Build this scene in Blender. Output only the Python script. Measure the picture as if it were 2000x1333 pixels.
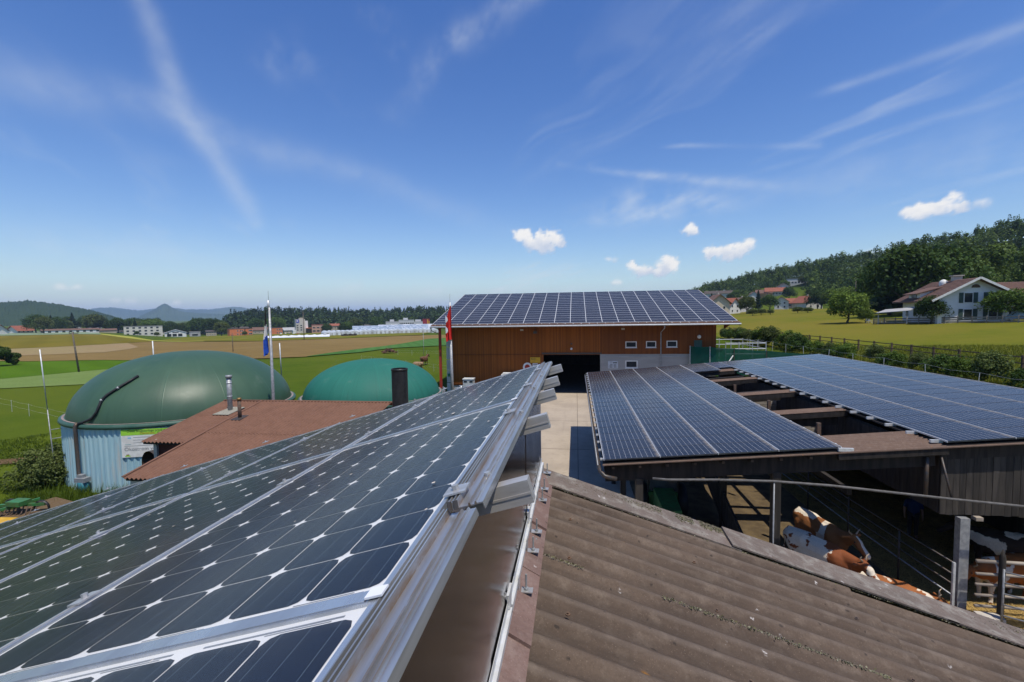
import bpy, bmesh, math, random
import numpy as np
from mathutils import Vector, Matrix

for _o in list(bpy.data.objects):
    bpy.data.objects.remove(_o, do_unlink=True)
SC = bpy.context.scene
COL = SC.collection
R = math.radians
rng = np.random.default_rng(7)
random.seed(7)

# ------------------------------------------------------------------ camera
# farm frame: +Y along the roof ridges (away from the viewer), +X to the right, Z up, yard at z = 0
CAM_F, CAM_PITCH, CAM_ROLL, CAM_YAW, CAM_Z = 903.9 / 2000 * 36.0, 0.0597, -0.0151, 0.1378, 9.0
def camera_axes():
    cp, sp = math.cos(CAM_PITCH), math.sin(CAM_PITCH)
    M = np.array([[1, 0, 0], [0, -sp, -cp], [0, cp, -sp]])
    cr, sr = math.cos(CAM_ROLL), math.sin(CAM_ROLL)
    Q = np.array([[cr, -sr, 0], [sr, cr, 0], [0, 0, 1]])
    a = CAM_YAW
    T = np.array([[math.cos(a), math.sin(a), 0], [-math.sin(a), math.cos(a), 0], [0, 0, 1]])
    return Q @ M @ T
_A = camera_axes()
cam_d = bpy.data.cameras.new("camera")
cam = bpy.data.objects.new("camera", cam_d)
COL.objects.link(cam)
cam_d.sensor_width = 36.0
cam_d.lens = CAM_F
cam_d.clip_start = 0.05
cam_d.clip_end = 40000
_m = Matrix.Identity(4)
for _i in range(3):
    _m[_i][0] = _A[0][_i]; _m[_i][1] = -_A[1][_i]; _m[_i][2] = -_A[2][_i]
_m[2][3] = CAM_Z
cam.matrix_world = _m
SC.camera = cam

# ------------------------------------------------------------------ world, sun, exposure
SUN_DIR = Vector((0.25, -0.30, 1.0)).normalized()          # towards the sun
SUN_EL = math.asin(SUN_DIR.z)
SUN_AZ = math.atan2(SUN_DIR.x, SUN_DIR.y)
SKY_STRENGTH, SUN_STRENGTH = 0.115, 4.7
SC.render.engine = 'CYCLES'
SC.view_settings.view_transform = 'Standard'
SC.view_settings.look = 'None'
SC.view_settings.gamma = 1.0
SC.view_settings.exposure = 0.0
SC.view_settings.use_curve_mapping = False
SC.cycles.use_denoising = True
try:
    SC.cycles.denoiser = 'OPENIMAGEDENOISE'
except Exception:
    pass
SC.cycles.max_bounces = 6
SC.cycles.diffuse_bounces = 3
SC.cycles.glossy_bounces = 3
SC.cycles.transmission_bounces = 4
SC.cycles.transparent_max_bounces = 10
SC.cycles.volume_bounces = 0
SC.cycles.caustics_reflective = False
SC.cycles.caustics_refractive = False
SC.cycles.use_adaptive_sampling = True
SC.cycles.adaptive_threshold = 0.015
SC.cycles.sample_clamp_indirect = 6.0

sun_d = bpy.data.lights.new("sun", 'SUN')
sun_d.energy = SUN_STRENGTH
sun_d.angle = R(0.53)
sun_d.color = (1.0, 0.93, 0.81)
sun = bpy.data.objects.new("sun", sun_d)
COL.objects.link(sun)
sun.location = (30, -40, 120)
sun.rotation_euler = SUN_DIR.to_track_quat('Z', 'Y').to_euler()

world = bpy.data.worlds.new("World")
SC.world = world
world.use_nodes = True
class NT:
    """small helper round a node tree"""
    def __init__(s, nt):
        s.nt = nt; s.n = nt.nodes; s.l = nt.links
    def add(s, typ, **kw):
        nd = s.n.new(typ)
        for k, v in kw.items():
            setattr(nd, k, v)
        return nd
    def put(s, sock, val):
        if isinstance(val, bpy.types.NodeSocket):
            s.l.new(val, sock)
        elif isinstance(val, bpy.types.Node):
            s.l.new(val.outputs[0], sock)
        else:
            try:
                sock.default_value = val
            except Exception:
                sock.default_value = (val[0], val[1], val[2], 1.0)
    def math(s, op, a, b=0.0, c=None, clamp=False):
        nd = s.add('ShaderNodeMath', operation=op, use_clamp=clamp)
        s.put(nd.inputs[0], a); s.put(nd.inputs[1], b)
        if c is not None: s.put(nd.inputs[2], c)
        return nd.outputs[0]
    def vmath(s, op, a, b=None, scale=None):
        nd = s.add('ShaderNodeVectorMath', operation=op)
        s.put(nd.inputs[0], a)
        if b is not None: s.put(nd.inputs[1], b)
        if scale is not None: s.put(nd.inputs['Scale'], scale)
        return nd.outputs['Value'] if op in ('DOT_PRODUCT', 'DISTANCE', 'LENGTH') else nd.outputs[0]
    def noise(s, vec, scale, detail=4.0, rough=0.55, dist=0.0):
        nd = s.add('ShaderNodeTexNoise')
        if vec is not None: s.put(nd.inputs['Vector'], vec)
        s.put(nd.inputs['Scale'], scale); s.put(nd.inputs['Detail'], detail)
        s.put(nd.inputs['Roughness'], rough); s.put(nd.inputs['Distortion'], dist)
        return nd.outputs[0]
    def smooth(s, v, lo, hi, a=0.0, b=1.0, typ='SMOOTHSTEP'):
        nd = s.add('ShaderNodeMapRange', interpolation_type=typ)
        s.put(nd.inputs[0], v); s.put(nd.inputs[1], lo); s.put(nd.inputs[2], hi)
        s.put(nd.inputs[3], a); s.put(nd.inputs[4], b)
        return nd.outputs[0]
    def mix(s, f, a, b, typ='MIX'):
        nd = s.add('ShaderNodeMix', data_type='RGBA', blend_type=typ)
        s.put(nd.inputs[0], f)
        for k, v in ((6, a), (7, b)):
            if isinstance(v, (tuple, list)) and len(v) == 3: v = (v[0], v[1], v[2], 1.0)
            s.put(nd.inputs[k], v)
        return nd.outputs[2]
    def sep(s, vec):
        nd = s.add('ShaderNodeSeparateXYZ'); s.put(nd.inputs[0], vec); return nd.outputs
    def comb(s, x, y, z):
        nd = s.add('ShaderNodeCombineXYZ')
        s.put(nd.inputs[0], x); s.put(nd.inputs[1], y); s.put(nd.inputs[2], z)
        return nd.outputs[0]

def build_world():
    w = NT(world.node_tree)
    w.n.clear()
    out = w.add('ShaderNodeOutputWorld'); bg = w.add('ShaderNodeBackground')
    sky = w.add('ShaderNodeTexSky', sky_type='NISHITA')
    sky.sun_disc = False
    sky.sun_elevation = SUN_EL
    sky.sun_rotation = SUN_AZ
    sky.altitude = 450
    sky.air_density = 1.25
    sky.dust_density = 0.25
    sky.ozone_density = 4.0
    hs = w.add('ShaderNodeHueSaturation'); w.put(hs.inputs['Hue'], 0.515); w.put(hs.inputs['Saturation'], 1.25); w.put(hs.inputs['Value'], 1.20); w.put(hs.inputs['Color'], sky.outputs[0])
    w.put(bg.inputs[0], hs.outputs[0])
    w.put(bg.inputs[1], SKY_STRENGTH)
    w.l.new(bg.outputs[0], out.inputs[0])
build_world()

# ------------------------------------------------------------------ mesh and object helpers
WORG = {}
def _w(o):
    return WORG.get(o.name, Vector((0, 0, 0)))
def tag(o, label=None, cat=None, group=None, kind=None):
    if label: o['label'] = label
    if cat: o['category'] = cat
    if group: o['group'] = group
    if kind: o['kind'] = kind
    return o
def thing(name, label, cat, loc=(0, 0, 0), group=None, rotz=0.0):
    o = bpy.data.objects.new(name, None)
    COL.objects.link(o)
    o.empty_display_size = 0.2
    o.location = loc
    o.rotation_euler = (0, 0, rotz)
    WORG[o.name] = Vector(loc)
    return tag(o, label, cat, group)
def link(name, me, parent=None, local=False):
    o = bpy.data.objects.new(name, me)
    COL.objects.link(o)
    if parent is not None:
        o.parent = parent
        if not local:
            o.location = -_w(parent)
    return o
def copy_tree(o, parent=None, name=None):
    c = o.copy(); COL.objects.link(c); c.parent = parent
    for ch in list(o.children):
        copy_tree(ch, c)
    return c
class MB:
    def __init__(s):
        s.v = []; s.f = []; s.mi = []
        s.m = 0
    def _add(s, pts, faces):
        b = len(s.v)
        s.v.extend(tuple(map(float, p)) for p in pts)
        for f in faces:
            s.f.append(tuple(b + k for k in f)); s.mi.append(s.m)
        return s
    def hexa(s, p):
        return s._add(p, [(0, 3, 2, 1), (4, 5, 6, 7), (0, 1, 5, 4), (1, 2, 6, 5), (2, 3, 7, 6), (3, 0, 4, 7)])
    def box(s, x0, y0, z0, x1, y1, z1):
        return s.hexa([(x0, y0, z0), (x1, y0, z0), (x1, y1, z0), (x0, y1, z0), (x0, y0, z1), (x1, y0, z1), (x1, y1, z1), (x0, y1, z1)])
    def obox(s, c, a, b, d):
        c, a, b, d = Vector(c), Vector(a), Vector(b), Vector(d)
        return s.hexa([c - a - b - d, c + a - b - d, c + a + b - d, c - a + b - d, c - a - b + d, c + a - b + d, c + a + b + d, c - a + b + d])
    def bar(s, p, q, w, h, up=(0, 0, 1)):
        p, q, up = Vector(p), Vector(q), Vector(up)
        d = (q - p)
        if abs(d.normalized().dot(up)) > 0.98: up = Vector((0, 1, 0))
        sd = d.cross(up).normalized() * (w / 2); u2 = sd.cross(d).normalized() * (h / 2)
        return s.obox((p + q) / 2, d / 2, sd, u2)
    def tube(s, path, r, n=8, cap=True):
        path = [Vector(p) for p in path]
        rs = r if isinstance(r, (list, tuple)) else [r] * len(path)
        rings = []
        prev = None
        for i, p in enumerate(path):
            d = (path[min(i + 1, len(path) - 1)] - path[max(i - 1, 0)]).normalized()
            if prev is None:
                a = Vector((0, 0, 1)) if abs(d.z) < 0.9 else Vector((0, 1, 0))
                a = (a - d * a.dot(d)).normalized()
            else:
                a = (prev - d * prev.dot(d)).normalized()
            prev = a
            b = d.cross(a)
            rings.append([p + (a * math.cos(2 * math.pi * k / n) + b * math.sin(2 * math.pi * k / n)) * rs[i] for k in range(n)])
        pts = [q for g in rings for q in g]
        fs = []
        for i in range(len(path) - 1):
            for k in range(n):
                k2 = (k + 1) % n
                fs.append((i * n + k, (i + 1) * n + k, (i + 1) * n + k2, i * n + k2))
        if cap:
            fs.append(tuple(range(n))); fs.append(tuple((len(path) - 1) * n + k for k in reversed(range(n))))
        return s._add(pts, fs)
    def lathe(s, prof, c=(0, 0, 0), n=48, a0=0.0, a1=2 * math.pi):
        full = abs(a1 - a0 - 2 * math.pi) < 1e-6
        m = n if full else n + 1
        pts = []
        for r, z in prof:
            for k in range(m):
                t = a0 + (a1 - a0) * k / n
                pts.append((c[0] + r * math.cos(t), c[1] + r * math.sin(t), c[2] + z))
        fs = []
        for i in range(len(prof) - 1):
            for k in range(n):
                k2 = (k + 1) % m
                fs.append((i * m + k, i * m + k2, (i + 1) * m + k2, (i + 1) * m + k))
        return s._add(pts, fs)
    def prism(s, poly, vec):
        n = len(poly); vec = Vector(vec)
        pts = [Vector(p) for p in poly] + [Vector(p) + vec for p in poly]
        fs = [tuple(reversed(range(n))), tuple(range(n, 2 * n))] + [(k, (k + 1) % n, n + (k + 1) % n, n + k) for k in range(n)]
        return s._add(pts, fs)
    def quad(s, *p):
        return s._add(p, [tuple(range(len(p)))])
    def ball(s, c, r, n=10, m=6, sc=(1, 1, 1)):
        pts = [(c[0], c[1], c[2] - r * sc[2])]
        for i in range(1, m):
            e = -math.pi / 2 + math.pi * i / m
            for k in range(n):
                t = 2 * math.pi * k / n
                pts.append((c[0] + r * sc[0] * math.cos(e) * math.cos(t), c[1] + r * sc[1] * math.cos(e) * math.sin(t), c[2] + r * sc[2] * math.sin(e)))
        pts.append((c[0], c[1], c[2] + r * sc[2]))
        fs = [(0, 1 + (k + 1) % n, 1 + k) for k in range(n)]
        for i in range(m - 2):
            for k in range(n):
                a, b = 1 + i * n + k, 1 + i * n + (k + 1) % n
                fs.append((a, b, b + n, a + n))
        t = len(pts) - 1
        fs += [(t, 1 + (m - 2) * n + k, 1 + (m - 2) * n + (k + 1) % n) for k in range(n)]
        return s._add(pts, fs)
    def mesh(s, name, mats, smooth=False, fix=True):
        me = bpy.data.meshes.new(name)
        me.from_pydata(s.v, [], s.f)
        for m in (mats if isinstance(mats, (list, tuple)) else [mats]):
            me.materials.append(m)
        if max(s.mi, default=0):
            me.polygons.foreach_set('material_index', s.mi)
        if fix:
            bm = bmesh.new(); bm.from_mesh(me)
            bmesh.ops.recalc_face_normals(bm, faces=bm.faces)
            bm.to_mesh(me); bm.free()
        if smooth:
            me.polygons.foreach_set('use_smooth', [True] * len(me.polygons))
            if smooth != 1 and smooth is not True:
                me.set_sharp_from_angle(angle=R(smooth))
        me.update()
        return me
    def build(s, name, mats, parent=None, smooth=False, local=False, fix=True):
        return link(name, s.mesh(name, mats, smooth, fix), parent, local)
def np_mesh(name, V, F, mats, smooth=False):
    """V (n,3), F (m,k) numpy -> mesh"""
    me = bpy.data.meshes.new(name)
    V = np.ascontiguousarray(V, dtype=np.float32); F = np.ascontiguousarray(F, dtype=np.int32)
    m, k = F.shape
    me.vertices.add(len(V)); me.vertices.foreach_set('co', V.ravel())
    me.loops.add(m * k); me.loops.foreach_set('vertex_index', F.ravel())
    me.polygons.add(m)
    me.polygons.foreach_set('loop_start', np.arange(0, m * k, k, dtype=np.int32))
    me.polygons.foreach_set('loop_total', np.full(m, k, dtype=np.int32))
    for x in (mats if isinstance(mats, (list, tuple)) else [mats]):
        me.materials.append(x)
    if smooth:
        me.polygons.foreach_set('use_smooth', np.ones(m, dtype=bool))
    me.update(calc_edges=True)
    me.validate()
    return me
def ss(a, b, x):
    t = np.clip((np.asarray(x, float) - a) / (b - a), 0, 1)
    return t * t * (3 - 2 * t)
def terr(X, Y):
    """height of the land: flat yard, bank and meadow rising to the right, plain falling away to the left"""
    X = np.asarray(X, float); Y = np.asarray(Y, float)
    r = np.hypot(X, Y); ang = np.arctan2(X, Y)
    q = np.clip((r - 110) / 490, 0, 1.2); zl = -10 * q * ss(0, .12, q) * (1 - .68 * ss(-.75, -.90, ang))
    hx = np.maximum(0, X - 21.5)
    f = ss(300, 600, Y)
    zr = 4.0 * ss(17.5, 21.5, X) + .055 * np.minimum(hx, 90) + np.interp(Y, [0, 360, 506, 740, 1000, 1800], [62, 55, 43, 40, 34, 10]) * ss(150 - 70 * f, 380 - 80 * f, X)
    w = ss(-.05, .28, ang)
    return zl * (1 - w) + zr * w
def T(x, y):
    return float(terr(x, y))
def pol(az, r):
    """place at bearing az (degrees right of the ridge line) and distance r"""
    return r * math.sin(R(az)), r * math.cos(R(az))
ORD = ['first', 'second', 'third', 'fourth', 'fifth', 'sixth', 'seventh', 'eighth', 'ninth', 'tenth', 'eleventh', 'twelfth', 'thirteenth', 'fourteenth', 'fifteenth', 'sixteenth', 'seventeenth', 'eighteenth', 'nineteenth', 'twentieth']
ORD += ['twenty-' + o for o in ORD[:9]] + ['thirtieth'] + ['thirty-' + o for o in ORD[:9]] + ['fortieth'] + ['forty-' + o for o in ORD[:9]] + ['fiftieth'] + ['fifty-' + o for o in ORD[:9]] + ['sixtieth'] + ['sixty-' + o for o in ORD[:9]] + ['seventieth'] + ['seventy-' + o for o in ORD[:9]] + ['eightieth'] + ['eighty-' + o for o in ORD[:9]] + ['ninetieth'] + ['ninety-' + o for o in ORD[:9]]
# ------------------------------------------------------------------ materials
MATS = {}
def new_mat(name):
    m = bpy.data.materials.new(name); m.use_nodes = True
    t = NT(m.node_tree); t.n.clear()
    o = t.add('ShaderNodeOutputMaterial'); b = t.add('ShaderNodeBsdfPrincipled')
    t.l.new(b.outputs[0], o.inputs[0])
    t.out, t.b = o, b
    MATS[name] = m
    return m, t
def setp(t, base=None, rough=None, metal=None, spec=None, coat=None, normal=None, coat_rough=None):
    I = t.b.inputs
    if base is not None: t.put(I['Base Color'], base if not (isinstance(base, (tuple, list)) and len(base) == 3) else (*base, 1.0))
    if rough is not None: t.put(I['Roughness'], rough)
    if metal is not None: t.put(I['Metallic'], metal)
    if spec is not None: t.put(I['Specular IOR Level'], spec)
    if coat is not None: t.put(I['Coat Weight'], coat)
    if coat_rough is not None: t.put(I['Coat Roughness'], coat_rough)
    if normal is not None: t.put(I['Normal'], normal)
def bump(t, h, strength=0.3, dist=0.02):
    nd = t.add('ShaderNodeBump'); t.put(nd.inputs['Strength'], strength); t.put(nd.inputs['Distance'], dist); t.put(nd.inputs['Height'], h)
    return nd.outputs[0]
def coords(t, kind='Object', sc=(1, 1, 1), shift=True):
    v = t.add('ShaderNodeTexCoord').outputs[kind]
    if shift:
        r = t.add('ShaderNodeObjectInfo').outputs['Random']
        v = t.vmath('ADD', v, t.comb(t.math('MULTIPLY', r, 37.0), t.math('MULTIPLY', r, 91.0), t.math('MULTIPLY', r, 13.0)))
    if sc != (1, 1, 1):
        v = t.vmath('MULTIPLY', v, sc)
    return v
def P(name, c1, rough=.6, metal=0., c2=None, sc=3., dt=5., lo=.35, hi=.65, bs=0., bsc=None, coat=0., spec=.4, st=(1, 1, 1), rnd=0., big=0., bd=.01):
    """plain surface with noise-driven colour variation, fine relief and per-object variation"""
    m, t = new_mat(name)
    v = coords(t, sc=st)
    c2 = c2 or tuple(x * .72 for x in c1)
    n = t.noise(v, sc, dt, .6)
    col = t.mix(t.smooth(n, lo, hi), c1, c2)
    if big:
        n2 = t.noise(v, sc * .13, 3, .5)
        col = t.mix(t.math('MULTIPLY', t.smooth(n2, .35, .7), big), col, tuple(x * .6 for x in c1))
    if rnd:
        r = t.add('ShaderNodeObjectInfo').outputs['Random']
        hv = t.add('ShaderNodeHueSaturation'); t.put(hv.inputs['Color'], col)
        t.put(hv.inputs['Value'], t.math('MULTIPLY_ADD', r, rnd * 2, 1 - rnd))
        col = hv.outputs[0]
    rr = t.smooth(n, .3, .7, max(0., rough - .06), min(1., rough + .08))
    setp(t, col, rr, metal, spec, coat)
    if bs:
        setp(t, normal=bump(t, t.noise(v, bsc or sc * 6, 4, .6), bs, bd))
    return m
def leaf_mat(name, c1, c2, c3, trans=.22, patch=.15, tint=False):
    m, t = new_mat(name)
    g = t.add('ShaderNodeNewGeometry')
    rp = g.outputs['Random Per Island']
    v = t.add('ShaderNodeTexCoord').outputs['Object']
    r = t.add('ShaderNodeObjectInfo').outputs['Random']
    v = t.vmath('ADD', v, t.comb(t.math('MULTIPLY', r, 57.0), r, t.math('MULTIPLY', r, 31.0)))
    n = t.noise(v, patch, 3, .6)
    c = t.mix(t.smooth(n, .36, .66), c1, c2)
    c = t.mix(t.math('MULTIPLY', rp, .55), c, c3)
    if tint:
        tn = t.add('ShaderNodeAttribute', attribute_name='tint').outputs['Fac']
        c = t.mix(t.smooth(tn, .55, 1.0, 0, .75), c, (c3[0] * 1.35, c3[1] * 1.25, c3[2] * 1.1))
        c = t.mix(t.smooth(tn, .40, .0, 0, .80), c, (c2[0] * .62, c2[1] * .66, c2[2] * .9))
    hv = t.add('ShaderNodeHueSaturation'); t.put(hv.inputs['Color'], c); t.put(hv.inputs['Value'], t.math('MULTIPLY_ADD', r, .5, .75))
    c = hv.outputs[0]
    df = t.add('ShaderNodeBsdfDiffuse'); t.put(df.inputs[0], c)
    tr = t.add('ShaderNodeBsdfTranslucent'); t.put(tr.inputs[0], t.mix(.5, c, (.16, .22, .03)))
    gl = t.add('ShaderNodeBsdfGlossy'); t.put(gl.inputs['Roughness'], .55); t.put(gl.inputs[0], (.7, .8, .7, 1))
    mx = t.add('ShaderNodeMixShader'); t.put(mx.inputs[0], trans); t.l.new(df.outputs[0], mx.inputs[1]); t.l.new(tr.outputs[0], mx.inputs[2])
    m2 = t.add('ShaderNodeMixShader'); t.put(m2.inputs[0], .012); t.l.new(mx.outputs[0], m2.inputs[1]); t.l.new(gl.outputs[0], m2.inputs[2])
    t.n.remove(t.b); t.l.new(m2.outputs[0], t.out.inputs[0])
    return m
def glass_mat(name, tint=(1, 1, 1), ior=1.42, rough=.13, extra=0.0):
    m, t = new_mat(name)
    fr = t.add('ShaderNodeFresnel'); t.put(fr.inputs['IOR'], ior)
    tp = t.add('ShaderNodeBsdfTransparent'); t.put(tp.inputs[0], (*tint, 1))
    gl = t.add('ShaderNodeBsdfGlossy'); t.put(gl.inputs['Roughness'], rough)
    n = t.noise(t.add('ShaderNodeTexCoord').outputs['Object'], 2.2, 5, .65)
    f = t.math('MULTIPLY', fr.outputs[0], .56)
    mx = t.add('ShaderNodeMixShader'); t.put(mx.inputs[0], f)
    t.l.new(tp.outputs[0], mx.inputs[1]); t.l.new(gl.outputs[0], mx.inputs[2])
    # thin film of dust on the pane
    du = t.add('ShaderNodeBsdfDiffuse'); t.put(du.inputs[0], (.36, .35, .32, 1))
    m2 = t.add('ShaderNodeMixShader'); t.put(m2.inputs[0], t.smooth(n, .35, .75, .004, .035))
    t.l.new(mx.outputs[0], m2.inputs[1]); t.l.new(du.outputs[0], m2.inputs[2])
    t.n.remove(t.b); t.l.new(m2.outputs[0], t.out.inputs[0])
    return m

# --- metals, paints, timber
ALU = P('aluminium', (.62, .62, .62), .38, .6, (.44, .44, .43), 14, bs=.08, bsc=60, st=(1, .12, 1))
ALU_DIRTY = P('weathered_aluminium', (.56, .55, .53), .42, .5, (.38, .35, .31), 9, bs=.1, bsc=50, st=(1, .2, 1), lo=.4, hi=.75)
ALU_WHITE = P('bright_aluminium', (.74, .75, .75), .42, .35, (.60, .60, .58), 12)
GALV = P('galvanised_steel', (.36, .37, .38), .55, .4, (.25, .26, .27), 8, rnd=.08)
DULL_PIPE = P('dull_grey_pipe', (.085, .082, .078), .75, .1, (.14, .135, .13), 9)
GALV_PALE = P('pale_galvanised_steel', (.60, .62, .63), .45, .35, (.44, .46, .47), 8)
DARK_STEEL = P('dark_steel', (.06, .062, .065), .5, .4, (.10, .07, .05), 10)
RUST_STEEL = P('rusty_steel', (.17, .10, .06), .75, .2, (.09, .07, .06), 12)
BLACK = P('black_paint', (.012, .012, .013), .5, 0, (.02, .02, .02), 6)
BLACK_PIPE = P('black_plastic', (.010, .010, .011), .55, 0, (.022, .022, .023), 7, bs=.1)
WHITE_PAINT = P('white_paint', (.74, .74, .72), .55, 0, (.62, .61, .58), 3)
OFF_WHITE = P('off_white_render', (.66, .65, .61), .85, 0, (.56, .55, .51), 1.2, big=.15)
CREAM = P('cream_render', (.58, .50, .38), .85, 0, (.50, .43, .33), .8, big=.15)
ORANGE_R = P('orange_render', (.62, .20, .085), .85, 0, (.52, .17, .07), .6, big=.15)
PINK_R = P('salmon_render', (.52, .30, .22), .85, 0, (.45, .25, .18), .6)
GREY_R = P('grey_render', (.38, .38, .37), .85, 0, (.30, .30, .30), .6)
TAN_R = P('tan_render', (.42, .36, .26), .85, 0, (.36, .30, .22), .6)
WIN_DARK = P('dark_window_glass', (.02, .025, .03), .12, 0, (.03, .035, .04), 2, spec=.6)
WIN_MID = P('window_glass', (.06, .075, .085), .1, 0, (.03, .04, .045), 1.0, spec=.6)
TILE_RED = P('red_roof_tile', (.30, .095, .05), .8, 0, (.20, .07, .045), 2.5, big=.2, st=(1, 1, 1))
TILE_BROWN = P('brown_roof_tile', (.17, .09, .06), .8, 0, (.11, .065, .05), 2.5, big=.2)
TILE_DARK = P('dark_roof_tile', (.085, .065, .055), .8, 0, (.055, .045, .04), 2.5)
FLAT_ROOF = P('flat_roof_gravel', (.25, .24, .22), .9, 0, (.18, .17, .16), 2)
RED_PAINT = P('red_paint', (.36, .035, .018), .5, 0, (.28, .03, .02), 3)
RED_BLOCK = P('red_cladding', (.30, .02, .03), .5, 0, (.24, .02, .03), .5)
YELLOW = P('yellow_paint', (.62, .36, .012), .45, 0, (.50, .29, .02), 4)
GREEN_MACH = P('green_machine_paint', (.035, .17, .05), .5, 0, (.06, .12, .04), 5)
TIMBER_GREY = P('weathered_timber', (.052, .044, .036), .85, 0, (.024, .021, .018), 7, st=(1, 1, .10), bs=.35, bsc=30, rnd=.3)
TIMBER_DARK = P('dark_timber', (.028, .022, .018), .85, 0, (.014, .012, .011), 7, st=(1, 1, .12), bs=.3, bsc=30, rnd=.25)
TIMBER_PALE = P('pale_rail_timber', (.36, .31, .25), .8, 0, (.24, .20, .16), 8, st=(.15, 1, 1), bs=.2)
TIMBER_WASH = P('whitewashed_boards', (.40, .36, .31), .85, 0, (.22, .19, .16), 6, st=(.2, 1, 1), rnd=.15)
FENCE_WOOD = P('fence_timber', (.13, .085, .055), .85, 0, (.08, .055, .04), 6, rnd=.2)
POLE_WOOD = P('utility_pole_timber', (.16, .14, .12), .85, 0, (.07, .055, .045), 4)
CONC_PALE = P('pale_concrete', (.52, .48, .42), .9, 0, (.42, .38, .33), 1.5, bs=.15, big=.2)
FLAG_RED = P('red_flag_cloth', (.62, .022, .016), .8)
FLAG_WHITE = P('white_flag_cloth', (.78, .78, .78), .8, c2=(.72, .72, .72))
FLAG_BLUE = P('blue_flag_cloth', (.02, .10, .55), .8)
PINK_SKIN = P('skin', (.30, .17, .12), .6, c2=(.26, .15, .10))
SHIRT_BLUE = P('blue_shirt', (.010, .030, .11), .85)
TROUSERS = P('dark_trousers', (.03, .03, .035), .85)
HAIR = P('brown_hair', (.05, .03, .02), .7)
TARP_BLUE = P('pale_blue_tarpaulin', (.28, .42, .48), .5, 0, (.40, .50, .54), 1.2)
POLYTUNNEL = P('polytunnel_film', (.62, .65, .68), .35, 0, (.48, .51, .54), .35, rnd=.12)
GREENHOUSE = P('greenhouse_glass', (.26, .31, .36), .25, 0, (.40, .44, .48), .25)
MEMBRANE_WHITE = P('white_sheeting', (.78, .79, .80), .5, 0, (.66, .68, .70), .4)
SHADE_BLUE = P('blue_logo_paint', (.06, .08, .42), .6)
INK = P('dark_print', (.04, .045, .04), .7)
INK_RED = P('orange_red_print', (.55, .10, .03), .7)
INK_GREY = P('grey_print', (.28, .28, .28), .7)
SIGN_GREEN = P('lime_sign_paint', (.32, .62, .05), .55, c2=(.29, .57, .05))
HOOF = P('hoof', (.05, .04, .035), .6)
HORN = P('horn', (.45, .36, .26), .5)

def grass_mat(name, c1, c2, c3, sc=.5, big=.03, row=0.0, rowdir=0.0, bs=.5):
    m, t = new_mat(name)
    v = t.add('ShaderNodeTexCoord').outputs['Object']
    a = t.noise(v, sc, 6, .65)
    b = t.noise(v, big, 4, .6, .4)
    f = t.noise(v, sc * 14, 3, .6)
    c = t.mix(t.smooth(a, .34, .66), c1, c2)
    c = t.mix(t.smooth(b, .38, .66), c, c3)
    c = t.mix(t.math('MULTIPLY', t.smooth(f, .4, .75), .45), c, tuple(x * .55 for x in c1))
    if row:
        x, y, z = t.sep(v)
        s = t.math('ADD', t.math('MULTIPLY', x, math.cos(rowdir)), t.math('MULTIPLY', y, math.sin(rowdir)))
        wv = t.math('SINE', t.math('MULTIPLY', t.math('ADD', s, t.math('MULTIPLY', a, .8)), 2 * math.pi / row))
        c = t.mix(t.smooth(wv, -.6, 1.0, 0, .38), c, tuple(x * .68 for x in c1))
    setp(t, c, .95, 0, .02, normal=bump(t, t.math('ADD', a, f), bs, .12))
    return m
MEADOW = grass_mat('meadow_grass', (.066, .104, .009), (.048, .082, .007), (.086, .114, .012), .45, .035)
MEADOW_R = grass_mat('tall_meadow_grass', (.134, .142, .016), (.104, .122, .012), (.170, .146, .024), .35, .03)
CROP_BRIGHT = grass_mat('bright_green_crop', (.066, .138, .008), (.058, .120, .008), (.074, .142, .010), .25, .02, row=9.0, rowdir=1.1, bs=.2)
CROP_PALE = grass_mat('mown_pale_grass', (.135, .200, .055), (.115, .175, .045), (.150, .205, .065), .25, .02, bs=.25)
CROP_DARK = grass_mat('blue_green_crop', (.060, .150, .035), (.050, .125, .030), (.075, .165, .045), .25, .02, row=3.0, rowdir=.4, bs=.2)
GRAIN = grass_mat('ripening_grain', (.150, .128, .016), (.126, .114, .014), (.168, .136, .021), .12, .012, row=16.0, rowdir=.9, bs=.2)
GRAIN_Y = grass_mat('yellow_green_crop', (.300, .300, .055), (.270, .280, .050), (.320, .310, .060), .12, .012, bs=.2)
CROP_HAZE = grass_mat('pale_blue_green_field', (.190, .250, .150), (.175, .235, .140), (.200, .255, .160), .08, .01, bs=.1)
PLOUGH = grass_mat('ploughed_soil', (.200, .138, .052), (.166, .115, .043), (.220, .154, .060), .12, .014, row=5.0, rowdir=-.25, bs=.6)
PLOUGH_SAND = grass_mat('dry_stubble_soil', (.300, .215, .120), (.245, .175, .095), (.260, .215, .100), .10, .012, row=6.0, rowdir=-.25, bs=.5)
FOREST_FLOOR = grass_mat('forest_floor', (.016, .030, .010), (.012, .022, .008), (.020, .034, .010), .1, .01)
TRACK = grass_mat('dirt_track', (.16, .095, .055), (.12, .075, .045), (.14, .10, .06), .6, .05)
FAR_WOOD = grass_mat('far_wooded_hill', (.026, .050, .022), (.016, .034, .016), (.032, .058, .025), .018, .003, bs=1.0)
FAR_MTN = grass_mat('far_mountain_woods', (.035, .070, .040), (.028, .056, .034), (.060, .095, .045), .004, .0012, bs=.4)

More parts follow.
